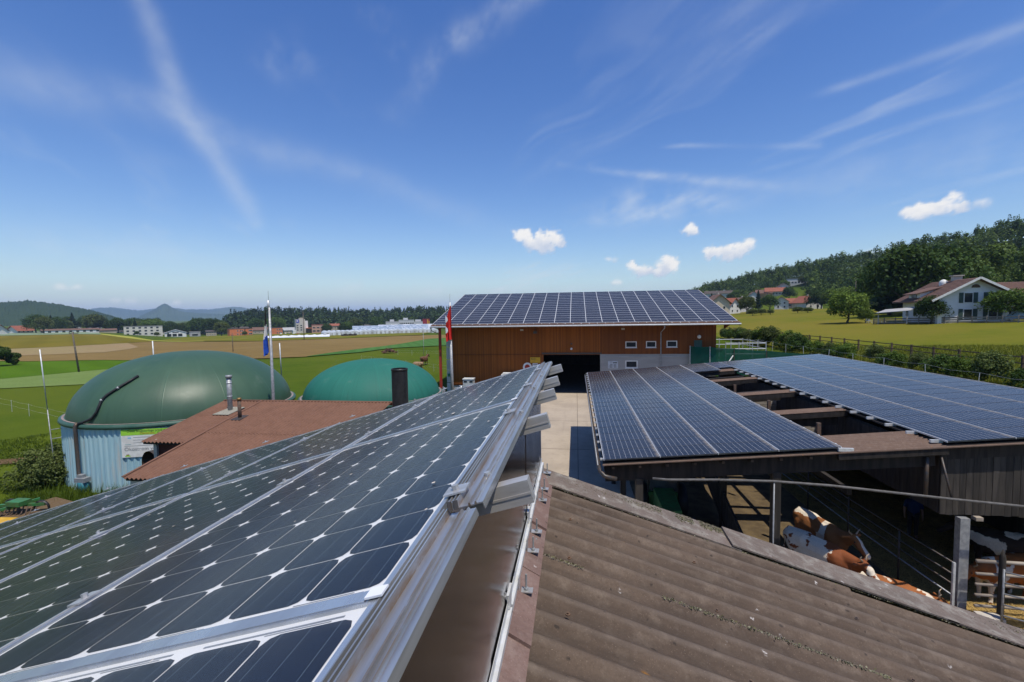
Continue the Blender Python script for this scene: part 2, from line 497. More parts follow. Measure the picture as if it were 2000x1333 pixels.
def straw_mat():
    m, t = new_mat('straw_litter')
    v = t.add('ShaderNodeTexCoord').outputs['Object']
    a = t.noise(v, 1.1, 5, .6); f = t.noise(t.vmath('MULTIPLY', v, (1, .25, 1)), 38, 3, .6)
    c = t.mix(t.smooth(a, .38, .62), (.30, .19, .055), (.13, .085, .035))
    c = t.mix(t.smooth(f, .42, .68), c, (.42, .29, .10))
    setp(t, c, .9, 0, .15, normal=bump(t, f, .7, .04))
    return m
STRAW = straw_mat()
DUNG = P('trodden_litter', (.125, .088, .042), .95, 0, (.075, .052, .028), 2.2, bs=.6, bsc=18, big=.3, bd=.04)
STALK = P('straw_stalk', (.52, .36, .12), .75, c2=(.40, .27, .09), sc=2)

def yard_mat():
    m, t = new_mat('yard_concrete')
    v = t.add('ShaderNodeTexCoord').outputs['Object']
    a = t.noise(v, .35, 6, .62); b = t.noise(v, 2.4, 6, .65); f = t.noise(v, 26, 4, .6)
    c = t.mix(t.smooth(a, .35, .66), (.40, .335, .255), (.33, .275, .21))
    c = t.mix(t.math('MULTIPLY', t.smooth(b, .52, .72), .5), c, (.26, .215, .165))
    c = t.mix(t.math('MULTIPLY', t.smooth(f, .5, .8), .25), c, (.24, .21, .17))
    # wheel tracks: stretched along the lane
    w = t.noise(t.vmath('MULTIPLY', v, (1.1, .06, 1)), 1.5, 4, .6, .5)
    c = t.mix(t.math('MULTIPLY', t.smooth(w, .55, .75), .35), c, (.24, .20, .16))
    setp(t, c, .88, 0, .25, normal=bump(t, t.math('ADD', f, b), .25, .01))
    return m
YARD = yard_mat()
JOINT = P('yard_joint_filler', (.16, .13, .10), .9, sc=6)

def cell_mat():
    m, t = new_mat('monocrystalline_cell')
    v = t.add('ShaderNodeTexCoord').outputs['Object']
    x, y, z = t.sep(v)
    r = t.add('ShaderNodeObjectInfo').outputs['Random']
    # three busbars along local x, collector fingers across
    bb = None
    for o in (-.052, 0.0, .052):
        k = t.smooth(t.math('ABSOLUTE', t.math('SUBTRACT', y, o)), .0010, .0005)
        bb = k if bb is None else t.math('MAXIMUM', bb, k)
    base = t.mix(r, (.0050, .0080, .0210), (.0080, .0115, .0260))
    n = t.noise(v, 40, 3, .6)
    base = t.mix(t.math('MULTIPLY', n, .25), base, (.016, .020, .036))
    c = t.mix(t.math('MULTIPLY', bb, .6), base, (.11, .15, .20))
    setp(t, c, .42, 0, .25)
    return m
CELL = cell_mat()
BACKSHEET = P('white_backsheet', (.74, .76, .78), .5, 0, (.68, .70, .73), 3)
RIBBON = P('tinned_ribbon', (.36, .38, .42), .35, .6, (.30, .32, .35), 8)
PV_GLASS = glass_mat('solar_glass')
PV_FRAME = P('solar_frame_aluminium', (.46, .50, .56), .30, .7, (.38, .41, .46), 10, st=(.1, 1, 1))
PV_FRAME_BRIGHT = P('bright_solar_frame', (.70, .71, .72), .45, .1, (.62, .63, .64), 5)
PV_FRAME_DARK = P('dark_solar_frame', (.10, .11, .13), .35, .6, (.06, .065, .08), 5)
def poly_mat(name, L, W, nx, ny, base, base2, line, lw, rough=.07, xlines=1.0, ylines=1.0, dirt=.0, fin=0.0, spec=.10):
    """polycrystalline module face; local x in 0..L (nx cells), y in 0..W (ny cells)"""
    m, t = new_mat(name)
    v = t.add('ShaderNodeTexCoord').outputs['Object']
    x, y, z = t.sep(v)
    r = t.add('ShaderNodeObjectInfo').outputs['Random']
    def lines(c, size, n, amt):
        p = size / n
        fr = t.math('PINGPONG', t.math('SUBTRACT', c, .0), p / 2)
        # zero at the joints between cells
        return t.math('MULTIPLY', t.smooth(fr, lw, lw * .35), amt)
    gx = lines(t.math('SUBTRACT', x, .025), L - .05, nx, xlines)
    gy = lines(t.math('SUBTRACT', y, .022), W - .044, ny, ylines)
    g = t.math('MAXIMUM', gx, gy)
    if fin:
        g = t.math('MAXIMUM', g, lines(t.math('SUBTRACT', y, .022), W - .044, ny * 3, fin))
    vo = t.add('ShaderNodeTexVoronoi'); t.put(vo.inputs['Scale'], 34.0); t.put(vo.inputs['Vector'], t.vmath('ADD', v, t.comb(t.math('MULTIPLY', r, 9.), r, 0.)))
    cr = t.sep(vo.outputs['Color'])[0]
    b = t.mix(cr, base, base2)
    hv = t.add('ShaderNodeHueSaturation'); t.put(hv.inputs['Color'], b); t.put(hv.inputs['Value'], t.math('MULTIPLY_ADD', r, .36, .82)); b = hv.outputs[0]
    c = t.mix(g, b, line)
    # silver border of the module
    e = t.math('MINIMUM', t.math('MINIMUM', x, t.math('SUBTRACT', L, x)), t.math('MINIMUM', y, t.math('SUBTRACT', W, y)))
    if dirt:
        n = t.noise(v, 3.0, 4, .6)
        ed = t.math('MULTIPLY', t.smooth(t.math('SUBTRACT', L, x), .16, .0), t.smooth(n, .2, .7))
        c = t.mix(t.math('MULTIPLY', ed, dirt), c, (.34, .28, .20))
        c = t.mix(t.smooth(t.noise(v, 1.3, 4, .6), .4, .8, 0, .05), c, (.3, .27, .22))
    setp(t, c, rough, 0, spec, coat=.0)
    return m
POLY_BARN = poly_mat('barn_module_face', 1.675, .985, 10, 6, (.020, .020, .026), (.030, .030, .037), (.15, .15, .16), .006, .25, .40, .30)
POLY_SHED = poly_mat('shelter_module_face', 1.655, .985, 10, 6, (.010, .012, .021), (.016, .019, .030), (.46, .465, .48), .0046, .11, .9, .34, dirt=.6, fin=.08)

def fibre_mat(name, c1, c2, c3, amt=1.0, wave=0.0):
    """weathered brown fibre cement: blotches, dark spots, white lichen and droppings, orange lichen"""
    m, t = new_mat(name)
    v = t.add('ShaderNodeTexCoord').outputs['Object']
    r = t.add('ShaderNodeObjectInfo').outputs['Random']
    vs = t.vmath('ADD', v, t.comb(t.math('MULTIPLY', r, 17.0), t.math('MULTIPLY', r, 5.0), 0.0))
    a = t.noise(vs, 1.6, 7, .66); b = t.noise(vs, 9, 6, .65); f = t.noise(vs, 70, 3, .6)
    c = t.mix(t.smooth(a, .33, .68), c1, c2)
    c = t.mix(t.smooth(b, .44, .72, 0, .65), c, c3)
    st = t.noise(t.vmath('MULTIPLY', vs, (.25, 1.6, .25)), 6, 4, .6)
    c = t.mix(t.smooth(st, .5, .75, 0, .4 * amt), c, tuple(x * .5 for x in c1))
    vo = t.add('ShaderNodeTexVoronoi'); t.put(vo.inputs['Vector'], t.vmath('ADD', vs, t.comb(t.math('MULTIPLY', b, .12), 0., 0.))); t.put(vo.inputs['Scale'], 12.0)
    dk = t.math('MULTIPLY', t.smooth(vo.outputs['Distance'], .16, .07), t.smooth(t.sep(vo.outputs['Color'])[0], .45, .55))
    c = t.mix(t.math('MULTIPLY', dk, .65 * amt), c, (.035, .028, .024))
    v2 = t.add('ShaderNodeTexVoronoi'); t.put(v2.inputs['Vector'], t.vmath('ADD', vs, t.comb(0., t.math('MULTIPLY', b, .2), 0.))); t.put(v2.inputs['Scale'], 7.0)
    wsp = t.math('MULTIPLY', t.smooth(v2.outputs['Distance'], .12, .05), t.smooth(t.sep(v2.outputs['Color'])[1], .55, .62))
    wsp = t.math('MULTIPLY', wsp, t.smooth(f, .42, .6))
    c = t.mix(t.math('MULTIPLY', wsp, .8 * amt), c, (.55, .52, .50))
    v3 = t.add('ShaderNodeTexVoronoi'); t.put(v3.inputs['Vector'], vs); t.put(v3.inputs['Scale'], 3.1)
    ol = t.math('MULTIPLY', t.smooth(v3.outputs['Distance'], .10, .03), t.smooth(t.sep(v3.outputs['Color'])[2], .78, .82))
    c = t.mix(t.math('MULTIPLY', ol, .7 * amt), c, (.36, .16, .02))
    c = t.mix(t.smooth(f, .45, .8, 0, .45), c, tuple(x * .5 for x in c1))
    g2 = t.noise(vs, 160, 2, .6)
    c = t.mix(t.smooth(g2, .62, .78, 0, .5), c, tuple(min(1, x * 2.1) for x in c3))
    if wave:  # trough dirt and paler crests, painted in to strengthen the shading of the waves
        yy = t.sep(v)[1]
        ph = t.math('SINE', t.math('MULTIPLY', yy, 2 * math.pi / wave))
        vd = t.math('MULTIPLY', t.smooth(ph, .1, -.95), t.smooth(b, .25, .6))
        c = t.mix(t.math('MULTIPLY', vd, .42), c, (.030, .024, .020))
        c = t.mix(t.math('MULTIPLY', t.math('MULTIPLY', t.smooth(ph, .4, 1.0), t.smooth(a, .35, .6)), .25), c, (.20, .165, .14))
    setp(t, c, .92, 0, .2, normal=bump(t, t.math('ADD', f, t.math('MULTIPLY', b, .8)), .45, .006))
    return m
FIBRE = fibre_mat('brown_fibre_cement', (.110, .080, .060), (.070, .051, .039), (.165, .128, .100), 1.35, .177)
FIBRE_RIDGE = fibre_mat('pinkish_ridge_cement', (.185, .120, .105), (.150, .098, .086), (.24, .18, .16))
FIBRE_VERGE = fibre_mat('lichened_verge_cement', (.165, .130, .110), (.120, .098, .084), (.30, .285, .25))
FIBRE_SHED = fibre_mat('red_brown_sheet_roof', (.185, .096, .064), (.145, .075, .050), (.210, .118, .080), .5)
FIBRE_STRIP = fibre_mat('shelter_sheet_roof', (.150, .100, .075), (.120, .080, .062), (.19, .14, .11), .5)
MOSS = leaf_mat('moss', (.13, .12, .055), (.060, .060, .028), (.36, .34, .28), .05, 9.0)
LICHEN = P('grey_lichen', (.30, .29, .24), .95, c2=(.20, .19, .15), sc=20)

def plate_mat():
    m, t = new_mat('mirror_sheet_metal')
    v = t.add('ShaderNodeTexCoord').outputs['Object']
    x, y, z = t.sep(v)
    f = t.noise(t.vmath('MULTIPLY', v, (1, 1, 60)), 6, 2, .5)
    n = t.noise(v, 2.5, 5, .6)
    c = t.mix(t.smooth(n, .35, .7), (.165, .160, .155), (.115, .112, .108))
    wv = t.math('SINE', t.math('MULTIPLY', z, 1200.0))
    setp(t, c, t.smooth(n, .3, .7, .10, .2), 1.0, .5, normal=bump(t, t.math('ADD', t.math('MULTIPLY', wv, .2), t.math('MULTIPLY', f, .35)), .10, .002))
    return m
PLATE = plate_mat()

def rail_mat():
    """extruded rail: aluminium with brown dirt lying along the grooves (local x = across the rail)"""
    m, t = new_mat('dirty_extruded_rail')
    v = t.add('ShaderNodeTexCoord').outputs['Object']
    x, y, z = t.sep(v)
    n = t.noise(t.vmath('MULTIPLY', v, (1, .3, 1)), 30, 4, .65)
    c = t.mix(t.smooth(t.noise(t.vmath('MULTIPLY', v, (1, .08, 1)), 22, 5, .6), .35, .7), (.56, .56, .56), (.34, .335, .325))
    for o, wd in ((.0529, .0034), (.0684, .0034), (.0255, .0015)):
        e = t.math('ABSOLUTE', t.math('SUBTRACT', x, o))
        d = t.math('MULTIPLY', t.smooth(e, wd, wd * .2), t.smooth(n, .30, .55))
        c = t.mix(t.math('MULTIPLY', d, .9), c, (.36, .24, .14))
    setp(t, c, .33, .75, .5, normal=bump(t, n, .08, .002))
    return m
RAIL = rail_mat()

def barnwood_mat(name, c1, c2, w=.14, c3=None):
    m, t = new_mat(name)
    v = t.add('ShaderNodeTexCoord').outputs['Object']
    x, y, z = t.sep(v)
    k = t.math('FLOOR', t.math('DIVIDE', x, w))
    wn = t.add('ShaderNodeTexWhiteNoise', noise_dimensions='1D'); t.put(wn.inputs['W'], k)
    g = t.noise(t.vmath('MULTIPLY', v, (6, 6, .35)), 3, 5, .6)
    c = t.mix(wn.outputs[0], tuple(q * 1.15 for q in c1), tuple(q * .8 for q in c2))
    c = t.mix(t.smooth(g, .35, .7, 0, .5), c, tuple(q * .7 for q in c1))
    lg = t.noise(v, .25, 3, .5)
    c = t.mix(t.smooth(lg, .35, .7, 0, .3), c, c3 or tuple(q * .75 for q in c2))
    e = t.math('PINGPONG', x, w / 2)
    gr = t.smooth(e, .016, .004)
    c = t.mix(t.math('MULTIPLY', gr, .75), c, tuple(q * .35 for q in c1))
    setp(t, c, .7, 0, .25, normal=bump(t, t.math('SUBTRACT', g, t.math('MULTIPLY', gr, 2.0)), .35, .015))
    return m
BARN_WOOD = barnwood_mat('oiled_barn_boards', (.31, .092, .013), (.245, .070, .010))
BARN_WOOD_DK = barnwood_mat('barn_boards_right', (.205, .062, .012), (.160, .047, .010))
BARN_CONC = P('barn_base_concrete', (.37, .37, .355), .9, 0, (.30, .30, .29), .5, bs=.15, big=.25, st=(.4, 1, 1.4))

def clad_mat():
    m, t = new_mat('blue_tank_cladding')
    v = t.add('ShaderNodeTexCoord').outputs['Object']
    x, y, z = t.sep(v)
    at = t.math('ARCTAN2', y, x)
    n = t.noise(t.comb(t.math('MULTIPLY', at, 9.0), 0.0, t.math('MULTIPLY', z, .12)), 2.2, 6, .65)
    n2 = t.noise(t.comb(t.math('MULTIPLY', at, 30.0), 3.0, t.math('MULTIPLY', z, .25)), 2.0, 4, .6)
    c = t.mix(t.smooth(n2, .35, .65), (.30, .49, .56), (.40, .58, .63))
    # sun-bleached chalky streaks
    c = t.mix(t.smooth(n, .50, .68, 0, .85), c, (.46, .46, .44))
    ed = t.smooth(at, -2.20, -2.62)
    c = t.mix(t.math('MULTIPLY', ed, .8), c, (.42, .44, .43))
    setp(t, c, .5, .1, .4)
    return m
CLAD = clad_mat()
def dome_mat(name, c1, c2, rough, streaks):
    m, t = new_mat(name)
    v = t.add('ShaderNodeTexCoord').outputs['Object']
    x, y, z = t.sep(v)
    at = t.math('ARCTAN2', y, x)
    n = t.noise(v, .35, 5, .6)
    s = t.noise(t.comb(t.math('MULTIPLY', at, 4.0), 0.0, t.math('MULTIPLY', z, .15)), 2.0, 5, .6)
    c = t.mix(t.smooth(n, .35, .68), c1, c2)
    c = t.mix(t.smooth(s, .5, .75, 0, streaks), c, tuple(min(1, q * 1.5 + .02) for q in c1))
    w = t.math('ABSOLUTE', t.math('SINE', t.math('MULTIPLY', at, 6.0)))
    seam = t.smooth(w, .035, .008)
    fold = t.math('MULTIPLY', t.math('SINE', t.math('ADD', t.math('MULTIPLY', at, 31.0), t.math('MULTIPLY', n, 9.0))), t.smooth(z, 5.2, 3.4))
    gr = t.noise(t.comb(t.math('MULTIPLY', at, 11.0), 1.0, t.math('MULTIPLY', z, .10)), 2.4, 6, .65)
    c = t.mix(t.smooth(gr, .52, .74, 0, .42), c, tuple(q * .55 for q in c1))
    ch = t.noise(v, 1.1, 6, .7)
    c = t.mix(t.smooth(ch, .56, .78, 0, .22), c, (.22, .26, .22))
    c = t.mix(t.math('MULTIPLY', seam, .25), c, tuple(q * 1.8 for q in c1))
    setp(t, c, t.smooth(n, .3, .7, rough - .05, rough + .06), 0, .45, normal=bump(t, t.math('ADD', t.math('MULTIPLY', fold, .55), t.math('ADD', t.math('MULTIPLY', seam, 1.4), t.math('MULTIPLY', s, .5))), .22, .05))
    return m
DOME_DARK = dome_mat('dark_green_membrane', (.034, .080, .046), (.041, .092, .053), .50, .16)
DOME_TEAL = dome_mat('teal_membrane', (.008, .118, .086), (.011, .132, .096), .74, .16)
RIM_GREEN = P('green_rim', (.028, .085, .060), .5, 0, (.045, .10, .075), 2)

def cow_mat(name, col, white_bias, scale, seed, mode=0):
    m, t = new_mat(name)
    v = t.add('ShaderNodeTexCoord').outputs['Object']
    vs = t.vmath('ADD', v, (seed * 3.1, seed * 7.7, seed * 1.9))
    n = t.noise(vs, scale, 5, .55, .3)
    f = t.noise(v, 45, 3, .6)
    x, y, z = t.sep(v)
    if mode == 1:      # brown cow: white along the hind spine, a band behind the shoulder, a blaze
        sp_ = t.math('MULTIPLY', t.smooth(t.math('ADD', z, t.math('MULTIPLY', t.math('SUBTRACT', n, .5), .35)), 1.265, 1.285), t.smooth(x, -.12, -.16))
        bd_ = t.smooth(t.math('ABSOLUTE', t.math('SUBTRACT', t.math('ADD', x, t.math('MULTIPLY', t.math('SUBTRACT', n, .5), .5)), .26)), .12, .10)
        bz_ = t.math('MULTIPLY', t.smooth(x, 1.12, 1.14), t.smooth(t.math('ABSOLUTE', t.math('SUBTRACT', y, .07)), .06, .04))
        wm = t.math('MAXIMUM', sp_, t.math('MAXIMUM', bd_, bz_))
        n = t.math('SUBTRACT', 1.0, wm); white_bias = .5
    if mode == 2:      # white cow: reddish brown forehand, pale face
        fr_ = t.math('MULTIPLY', t.smooth(t.math('ADD', x, t.math('MULTIPLY', t.math('SUBTRACT', n, .5), .6)), .33, .36), t.smooth(x, 1.22, 1.18))
        n = t.math('MAXIMUM', n, fr_)
    c = t.mix(t.smooth(n, white_bias - .012, white_bias + .012), (.70, .62, .50), col)
    c = t.mix(t.smooth(f, .35, .8, 0, .3), c, tuple(q * .6 for q in col))
    setp(t, c, .75, 0, .25, normal=bump(t, f, .2, .004))
    return m
COW_BROWN = cow_mat('brown_cow_hide', (.27, .105, .034), .405, 2.0, 1.0, 1)
COW_WHITE = cow_mat('white_spotted_cow_hide', (.20, .060, .020), .575, 3.4, 2.3, 2)
COW_PATCH = cow_mat('patched_cow_hide', (.30, .10, .028), .47, 1.5, 5.2)
COW_SADDLE = cow_mat('red_saddled_cow_hide', (.32, .10, .024), .43, 1.2, 9.4)
COW_DARK = cow_mat('dark_cow_hide', (.03, .02, .015), .45, 1.4, 12.1)
HORSE = P('brown_horse_hide', (.14, .06, .025), .6, c2=(.10, .045, .02))

LEAF_MID = leaf_mat('broadleaf_mid_green', (.072, .125, .020), (.048, .092, .016), (.110, .160, .030), .22, .35)
LEAF_DARK = leaf_mat('broadleaf_dark_green', (.038, .075, .016), (.026, .055, .013), (.060, .100, .022), .18, .3)
LEAF_LIGHT = leaf_mat('broadleaf_light_green', (.115, .175, .026), (.080, .135, .020), (.155, .205, .040), .25, .4)
LEAF_OLIVE = leaf_mat('olive_green_leaves', (.085, .110, .030), (.060, .085, .024), (.120, .140, .045), .2, .4)
NEEDLE = leaf_mat('conifer_needles', (.018, .040, .016), (.013, .030, .013), (.030, .055, .020), .08, .3)
FOREST = leaf_mat('forest_crowns', (.066, .112, .022), (.036, .070, .017), (.092, .138, .028), .16, .028, True)
FOREST_L = leaf_mat('plain_wood_crowns', (.032, .062, .020), (.022, .046, .016), (.048, .078, .024), .12, .02, True)
FOREST_C = leaf_mat('plain_wood_conifers', (.018, .038, .017), (.014, .031, .014), (.026, .048, .018), .06, .05)
BARK = P('bark', (.075, .058, .043), .9, c2=(.045, .035, .028), sc=4, bs=.4, st=(1, 1, .3))
GRASS_BLADE = leaf_mat('meadow_blades', (.072, .112, .010), (.056, .092, .008), (.092, .122, .015), .3, .25)
GRASS_TALL = leaf_mat('tall_meadow_blades', (.134, .146, .017), (.108, .126, .013), (.172, .158, .027), .3, .12)
NET = None
def net_mat():
    m, t = new_mat('green_shade_net')
    v = t.add('ShaderNodeTexCoord').outputs['Object']
    n = t.noise(v, 3, 4, .6)
    df = t.add('ShaderNodeBsdfDiffuse'); t.put(df.inputs[0], t.mix(n, (.010, .095, .068), (.016, .13, .095)))
    tl = t.add('ShaderNodeBsdfTranslucent'); t.put(tl.inputs[0], (.02, .20, .12, 1))
    tp = t.add('ShaderNodeBsdfTransparent')
    a = t.add('ShaderNodeMixShader'); t.put(a.inputs[0], .45); t.l.new(df.outputs[0], a.inputs[1]); t.l.new(tl.outputs[0], a.inputs[2])
    b = t.add('ShaderNodeMixShader'); t.put(b.inputs[0], .13); t.l.new(a.outputs[0], b.inputs[1]); t.l.new(tp.outputs[0], b.inputs[2])
    t.n.remove(t.b); t.l.new(b.outputs[0], t.out.inputs[0])
    return m
NET = net_mat()
# ------------------------------------------------------------------ high cloud and haze on the sky dome
class VNoise:
    def __init__(s, seed):
        s.t = np.random.default_rng(seed).random(4096).astype(np.float32)
    def base(s, P):
        I = np.floor(P).astype(np.int64); f = P - I; f = f * f * (3 - 2 * f)
        def h(a, b, c):
            q = (a * 374761393 + b * 668265263 + c * 2147483647 + a * b * 31) & 0x7fffffff
            q = ((q ^ (q >> 13)) * 1274126177) & 0x7fffffff
            return s.t[(q ^ (q >> 16)) & 4095]
        r = 0
        for dx in (0, 1):
            for dy in (0, 1):
                for dz in (0, 1):
                    wgt = (f[..., 0] if dx else 1 - f[..., 0]) * (f[..., 1] if dy else 1 - f[..., 1]) * (f[..., 2] if dz else 1 - f[..., 2])
                    r = r + wgt * h(I[..., 0] + dx, I[..., 1] + dy, I[..., 2] + dz)
        return r
    def __call__(s, P, sc, oct=5, gain=.55):
        a, amp, tot = 0, 1.0, 0
        P = P * sc
        for k in range(oct):
            a = a + amp * s.base(P + k * 17.3); tot += amp
            amp *= gain; P = P * 2.03
        return a / tot
def build_sky():
    az = np.concatenate([np.arange(-180, -80, 1.0), np.arange(-80, 62, .23), np.arange(62, 180, 1.0)])
    el = np.concatenate([np.arange(-.4, 24, .17), np.arange(24, 61, .34)])
    E_, A_ = np.meshgrid(np.radians(el), np.radians(az), indexing='ij')
    D = np.stack([np.cos(E_) * np.sin(A_), np.cos(E_) * np.cos(A_), np.sin(E_)], -1)
    vn = VNoise(5)
    z = np.maximum(D[..., 2], 0) + .10
    px, py = D[..., 0] / z, D[..., 1] / z
    a = R(-62)
    u, v = px * math.cos(a) + py * math.sin(a), py * math.cos(a) - px * math.sin(a)
    W1 = vn(np.stack([u, v, u * 0 + 2], -1), .8, 4) - .5
    n1 = vn(np.stack([u * .4 + W1 * .5, v * 1.7 + W1 * 1.2, u * 0], -1), 1.1, 6, .6)
    n2 = vn(np.stack([u, v, u * 0 + 9], -1), .35, 3)
    alpha = .34 * ss(.46, .74, n1) * ss(.38, .62, n2) * (.35 + 1.1 * ss(.35, .7, vn(np.stack([u * .5, v * 2.4, u * 0 + 31], -1), 2.6, 6, .62)))
    fine = vn(np.stack([u * .7, v * 2.2, u * 0 + 4], -1), 3.2, 6, .62)
    ff = vn(D, 26, 6, .62)
    wob = np.stack([vn(D + 3, 7, 5) - .5, vn(D + 11, 7, 5) - .5, vn(D + 23, 7, 5) - .5], -1)
    wob2 = np.stack([vn(D + 5, 30, 4) - .5, vn(D + 15, 30, 4) - .5, vn(D + 25, 30, 4) - .5], -1)
    def streak(pts, width, amount, wobble=.04, tex=.6, ends=(1, 1)):
        """soft polyline of cloud along bearings on the dome"""
        Dw = D + wob * wobble + wob2 * wobble * .22
        best = np.zeros(D.shape[:2])
        n = len(pts) - 1
        ws = width if isinstance(width, (list, tuple)) else [width] * len(pts)
        for k in range(n):
            p, q = np.array(pts[k], float), np.array(pts[k + 1], float)
            d = q - p; L2 = d @ d
            tt = ((Dw - p) @ d) / L2
            tc = np.clip(tt, 0, 1)
            near = p + tc[..., None] * d
            ww = ws[k] * (1 - tc) + ws[k + 1] * tc
            e = np.linalg.norm(Dw - near, axis=-1) / ww
            m = np.exp(-e * e * 1.6)
            g = (k + tc) / n
            m = m * (1 - (1 - ends[0]) * ss(.35, 0, g)) * (1 - (1 - ends[1]) * ss(.65, 1, g))
            best = np.maximum(best, m)
        return .78 * amount * best * (1 - tex + tex * 1.7 * ss(.30, .68, .5 * fine + .5 * ff))
    S = [([(-.6266, .6251, .4655), (-.6342, .6998, .3288), (-.6064, .7513, .2604), (-.5814, .7946, .1746)], [.021, .026, .026, .016], .30, .035, .35, (.8, .7)),
         ([(-.80, .50, .33), (-.7735, .5483, .3179), (-.6471, .6846, .3356), (-.5208, .8001, .2977), (-.2349, .9501, .2055), (-.10, .98, .17)], [.045, .045, .036, .032, .032, .03], .17, .05, .45, (.6, .1)),
         ([(.66, .65, .375), (.5875, .7205, .3686), (.4348, .8272, .356), (.0275, .9549, .2957)], [.012, .011, .008, .006], .20, .008, .5, (1, .3)),
         ([(.0, .81, .58), (-.0799, .8355, .5437), (-.2304, .8438, .4847), (-.3468, .8586, .3774)], [.03, .026, .026, .030], .26, .06, .85, (.8, .2)),
         ([(.15, .94, .315), (.2073, .9273, .3115), (.4114, .8688, .2756)], [.004, .005, .007], .30, .006, .4, (.0, .6)),
         ([(-.0334, .9537, .2989), (.1269, .955, .2682), (.2731, .9306, .2438), (.42, .8836, .2071)], [.007, .009, .013, .016], .34, .02, .7, (.3, .1)),
         ([(.17, .95, .205), (.30, .915, .245), (.4114, .875, .262)], [.005, .006, .006], .20, .01, .6, (.2, .2)),
         ([(-.4478, .7924, .4155), (-.4378, .8054, .4005), (-.4311, .8234, .369), (-.3958, .8427, .3651)], [.008, .010, .008, .007], .26, .05, .6, (.4, .4)),
         ([(0.0, .977, .20), (.12, .965, .215), (.25, .945, .222), (.34, .915, .20)], [.03, .036, .030, .02], .30, .08, 1.0, (.3, .1)),
         ([(0.03, .98, .186), (.20, .96, .192)], [.012, .016], .30, .04, .9, (.4, .2)),
         ([(.30, .93, .20), (.55, .80, .215), (.68, .70, .22)], [.03, .05, .06], .12, .06, .9, (.2, .7)),
         ([(-.55, .75, .42), (-.47, .76, .44), (-.40, .80, .43)], [.03, .04, .03], .12, .08, 1.0, (.2, .2)),
         ([(-.36, .76, .54), (-.33, .80, .49), (-.30, .85, .42)], [.02, .03, .03], .12, .08, 1.0, (.5, .2)),
         ([(-.86, .50, .12), (-.70, .70, .115), (-.45, .88, .10)], [.03, .035, .03], .12, .05, .8, (.6, .1))]
    for s_ in S:
        alpha = np.maximum(alpha, 0) + streak(*s_) * (1 - alpha * .5)
    alpha = np.minimum(alpha, .62)
    white = np.ones(D.shape) * np.array([.86, .93, 1.0])
    # pale haze lying along the horizon
    hz = .72 * np.exp(-np.maximum(D[..., 2], 0) / .05) + .14 * np.exp(-np.maximum(D[..., 2], 0) / .16)
    left = ss(.3, -.8, D[..., 0])
    hcol = np.array([.27, .44, .76]) * (1 - left[..., None]) + np.array([.27, .40, .68]) * left[..., None]
    A0 = alpha + hz * (1 - alpha)
    col = (white * alpha[..., None] * .86 + hcol * (hz * (1 - alpha))[..., None]) / np.maximum(A0, 1e-4)[..., None]
    # fair-weather cumulus, each a cluster of puffs with flat shaded bases
    PU = [[(-.1108, .9803, .1650, .019), (-.094, .9850, .152, .020), (-.0736, .9863, .152, .025), (-.050, .9872, .155, .021), (-.0665, .9885, .1366, .019), (-.036, .988, .147, .015), (-.083, .986, .141, .017), (-.053, .988, .142, .018)],
          [(.5347, .8312, .1500, .013), (.5437, .8252, .1525, .016), (.5558, .8174, .1532, .017), (.5701, .8074, .157, .018), (.580, .800, .151, .014), (.56, .814, .150, .014)],
          [(.5925, .7907, .1527, .012), (.5985, .7857, .1517, .010)],
          [(.2629, .9574, .112, .014), (.2759, .9544, .115, .017), (.2939, .9486, .1141, .020), (.3108, .943, .1188, .018), (.3228, .939, .1228, .013), (.286, .953, .1032, .016), (.301, .948, .105, .014)],
          [(.2152, .9633, .1573, .011), (.2212, .9623, .1593, .013), (.2302, .9603, .1573, .010)],
          [(.1173, .9887, .0925, .013), (.1263, .9887, .0865, .015), (.135, .987, .082, .014), (.1466, .9859, .0790, .015), (.1585, .984, .0785, .013)],
          [(.1855, .9779, .099, .020), (.178, .9797, .088, .018), (.171, .981, .080, .014), (.192, .9770, .090, .016)],
          [(.0815, .9944, .0593, .009), (.0885, .9944, .0603, .010)], [(.0699, .9912, .1101, .007), (.0799, .9912, .1081, .009)],
          [(.4927, .8653, .090, .011), (.5007, .8603, .090, .010)], [(-.7858, .6162, .0518, .010), (-.776, .628, .0505, .008)], [(-.7447, .6667, .0306, .010), (-.735, .677, .0296, .011)], [(-.69, .72, .027, .010)],
          [(.95, .28, .14, .02), (.96, .25, .14, .02)], [(-.97, .2, .10, .02), (-.98, .17, .10, .02)]]
    near = np.where(np.abs(D[..., 2] - .1) < .12)
    Dn = D[near]
    pf = vn(Dn, 70, 6, .6); pf2 = vn(Dn + 7, 34, 5, .6)
    dens = np.zeros(len(Dn)); relz = np.zeros(len(Dn))
    for cl in PU:
        c = np.array(cl)
        zc = c[:, 2].mean(); zr = c[:, 3].max() + (c[:, 2].max() - c[:, 2].min()) / 2
        acc = np.zeros(len(Dn))
        for x_, y_, z_, r_ in cl:
            q = (Dn - np.array([x_, y_, z_])) * np.array([1, 1, 1.25])
            acc = np.maximum(acc, 1 - np.linalg.norm(q, axis=1) / (r_ * 1.55))
        big = max(p[3] for p in cl) > .0125
        d_ = ss(.14 if big else .22, .66 if big else .95, acc + (pf - .5) * 1.45 + (pf2 - .5) * .7) * ss(0, .10, acc)
        d_ = d_ * (.92 if big else .55)
        upd = d_ > dens
        relz[upd] = ((Dn[:, 2] - zc) / zr)[upd]
        dens = np.maximum(dens, d_)
    shade = ss(-.75, .35, relz + (pf2 - .5) * 2.2)[:, None]
    cc = np.array([.62, .68, .80]) * (1 - shade) + np.array([1.0, .97, .93]) * shade
    a0, c0 = A0[near], col[near]
    hz_cut = np.where(Dn[:, 2] < .06, .75, 1.0)
    dens = dens * hz_cut
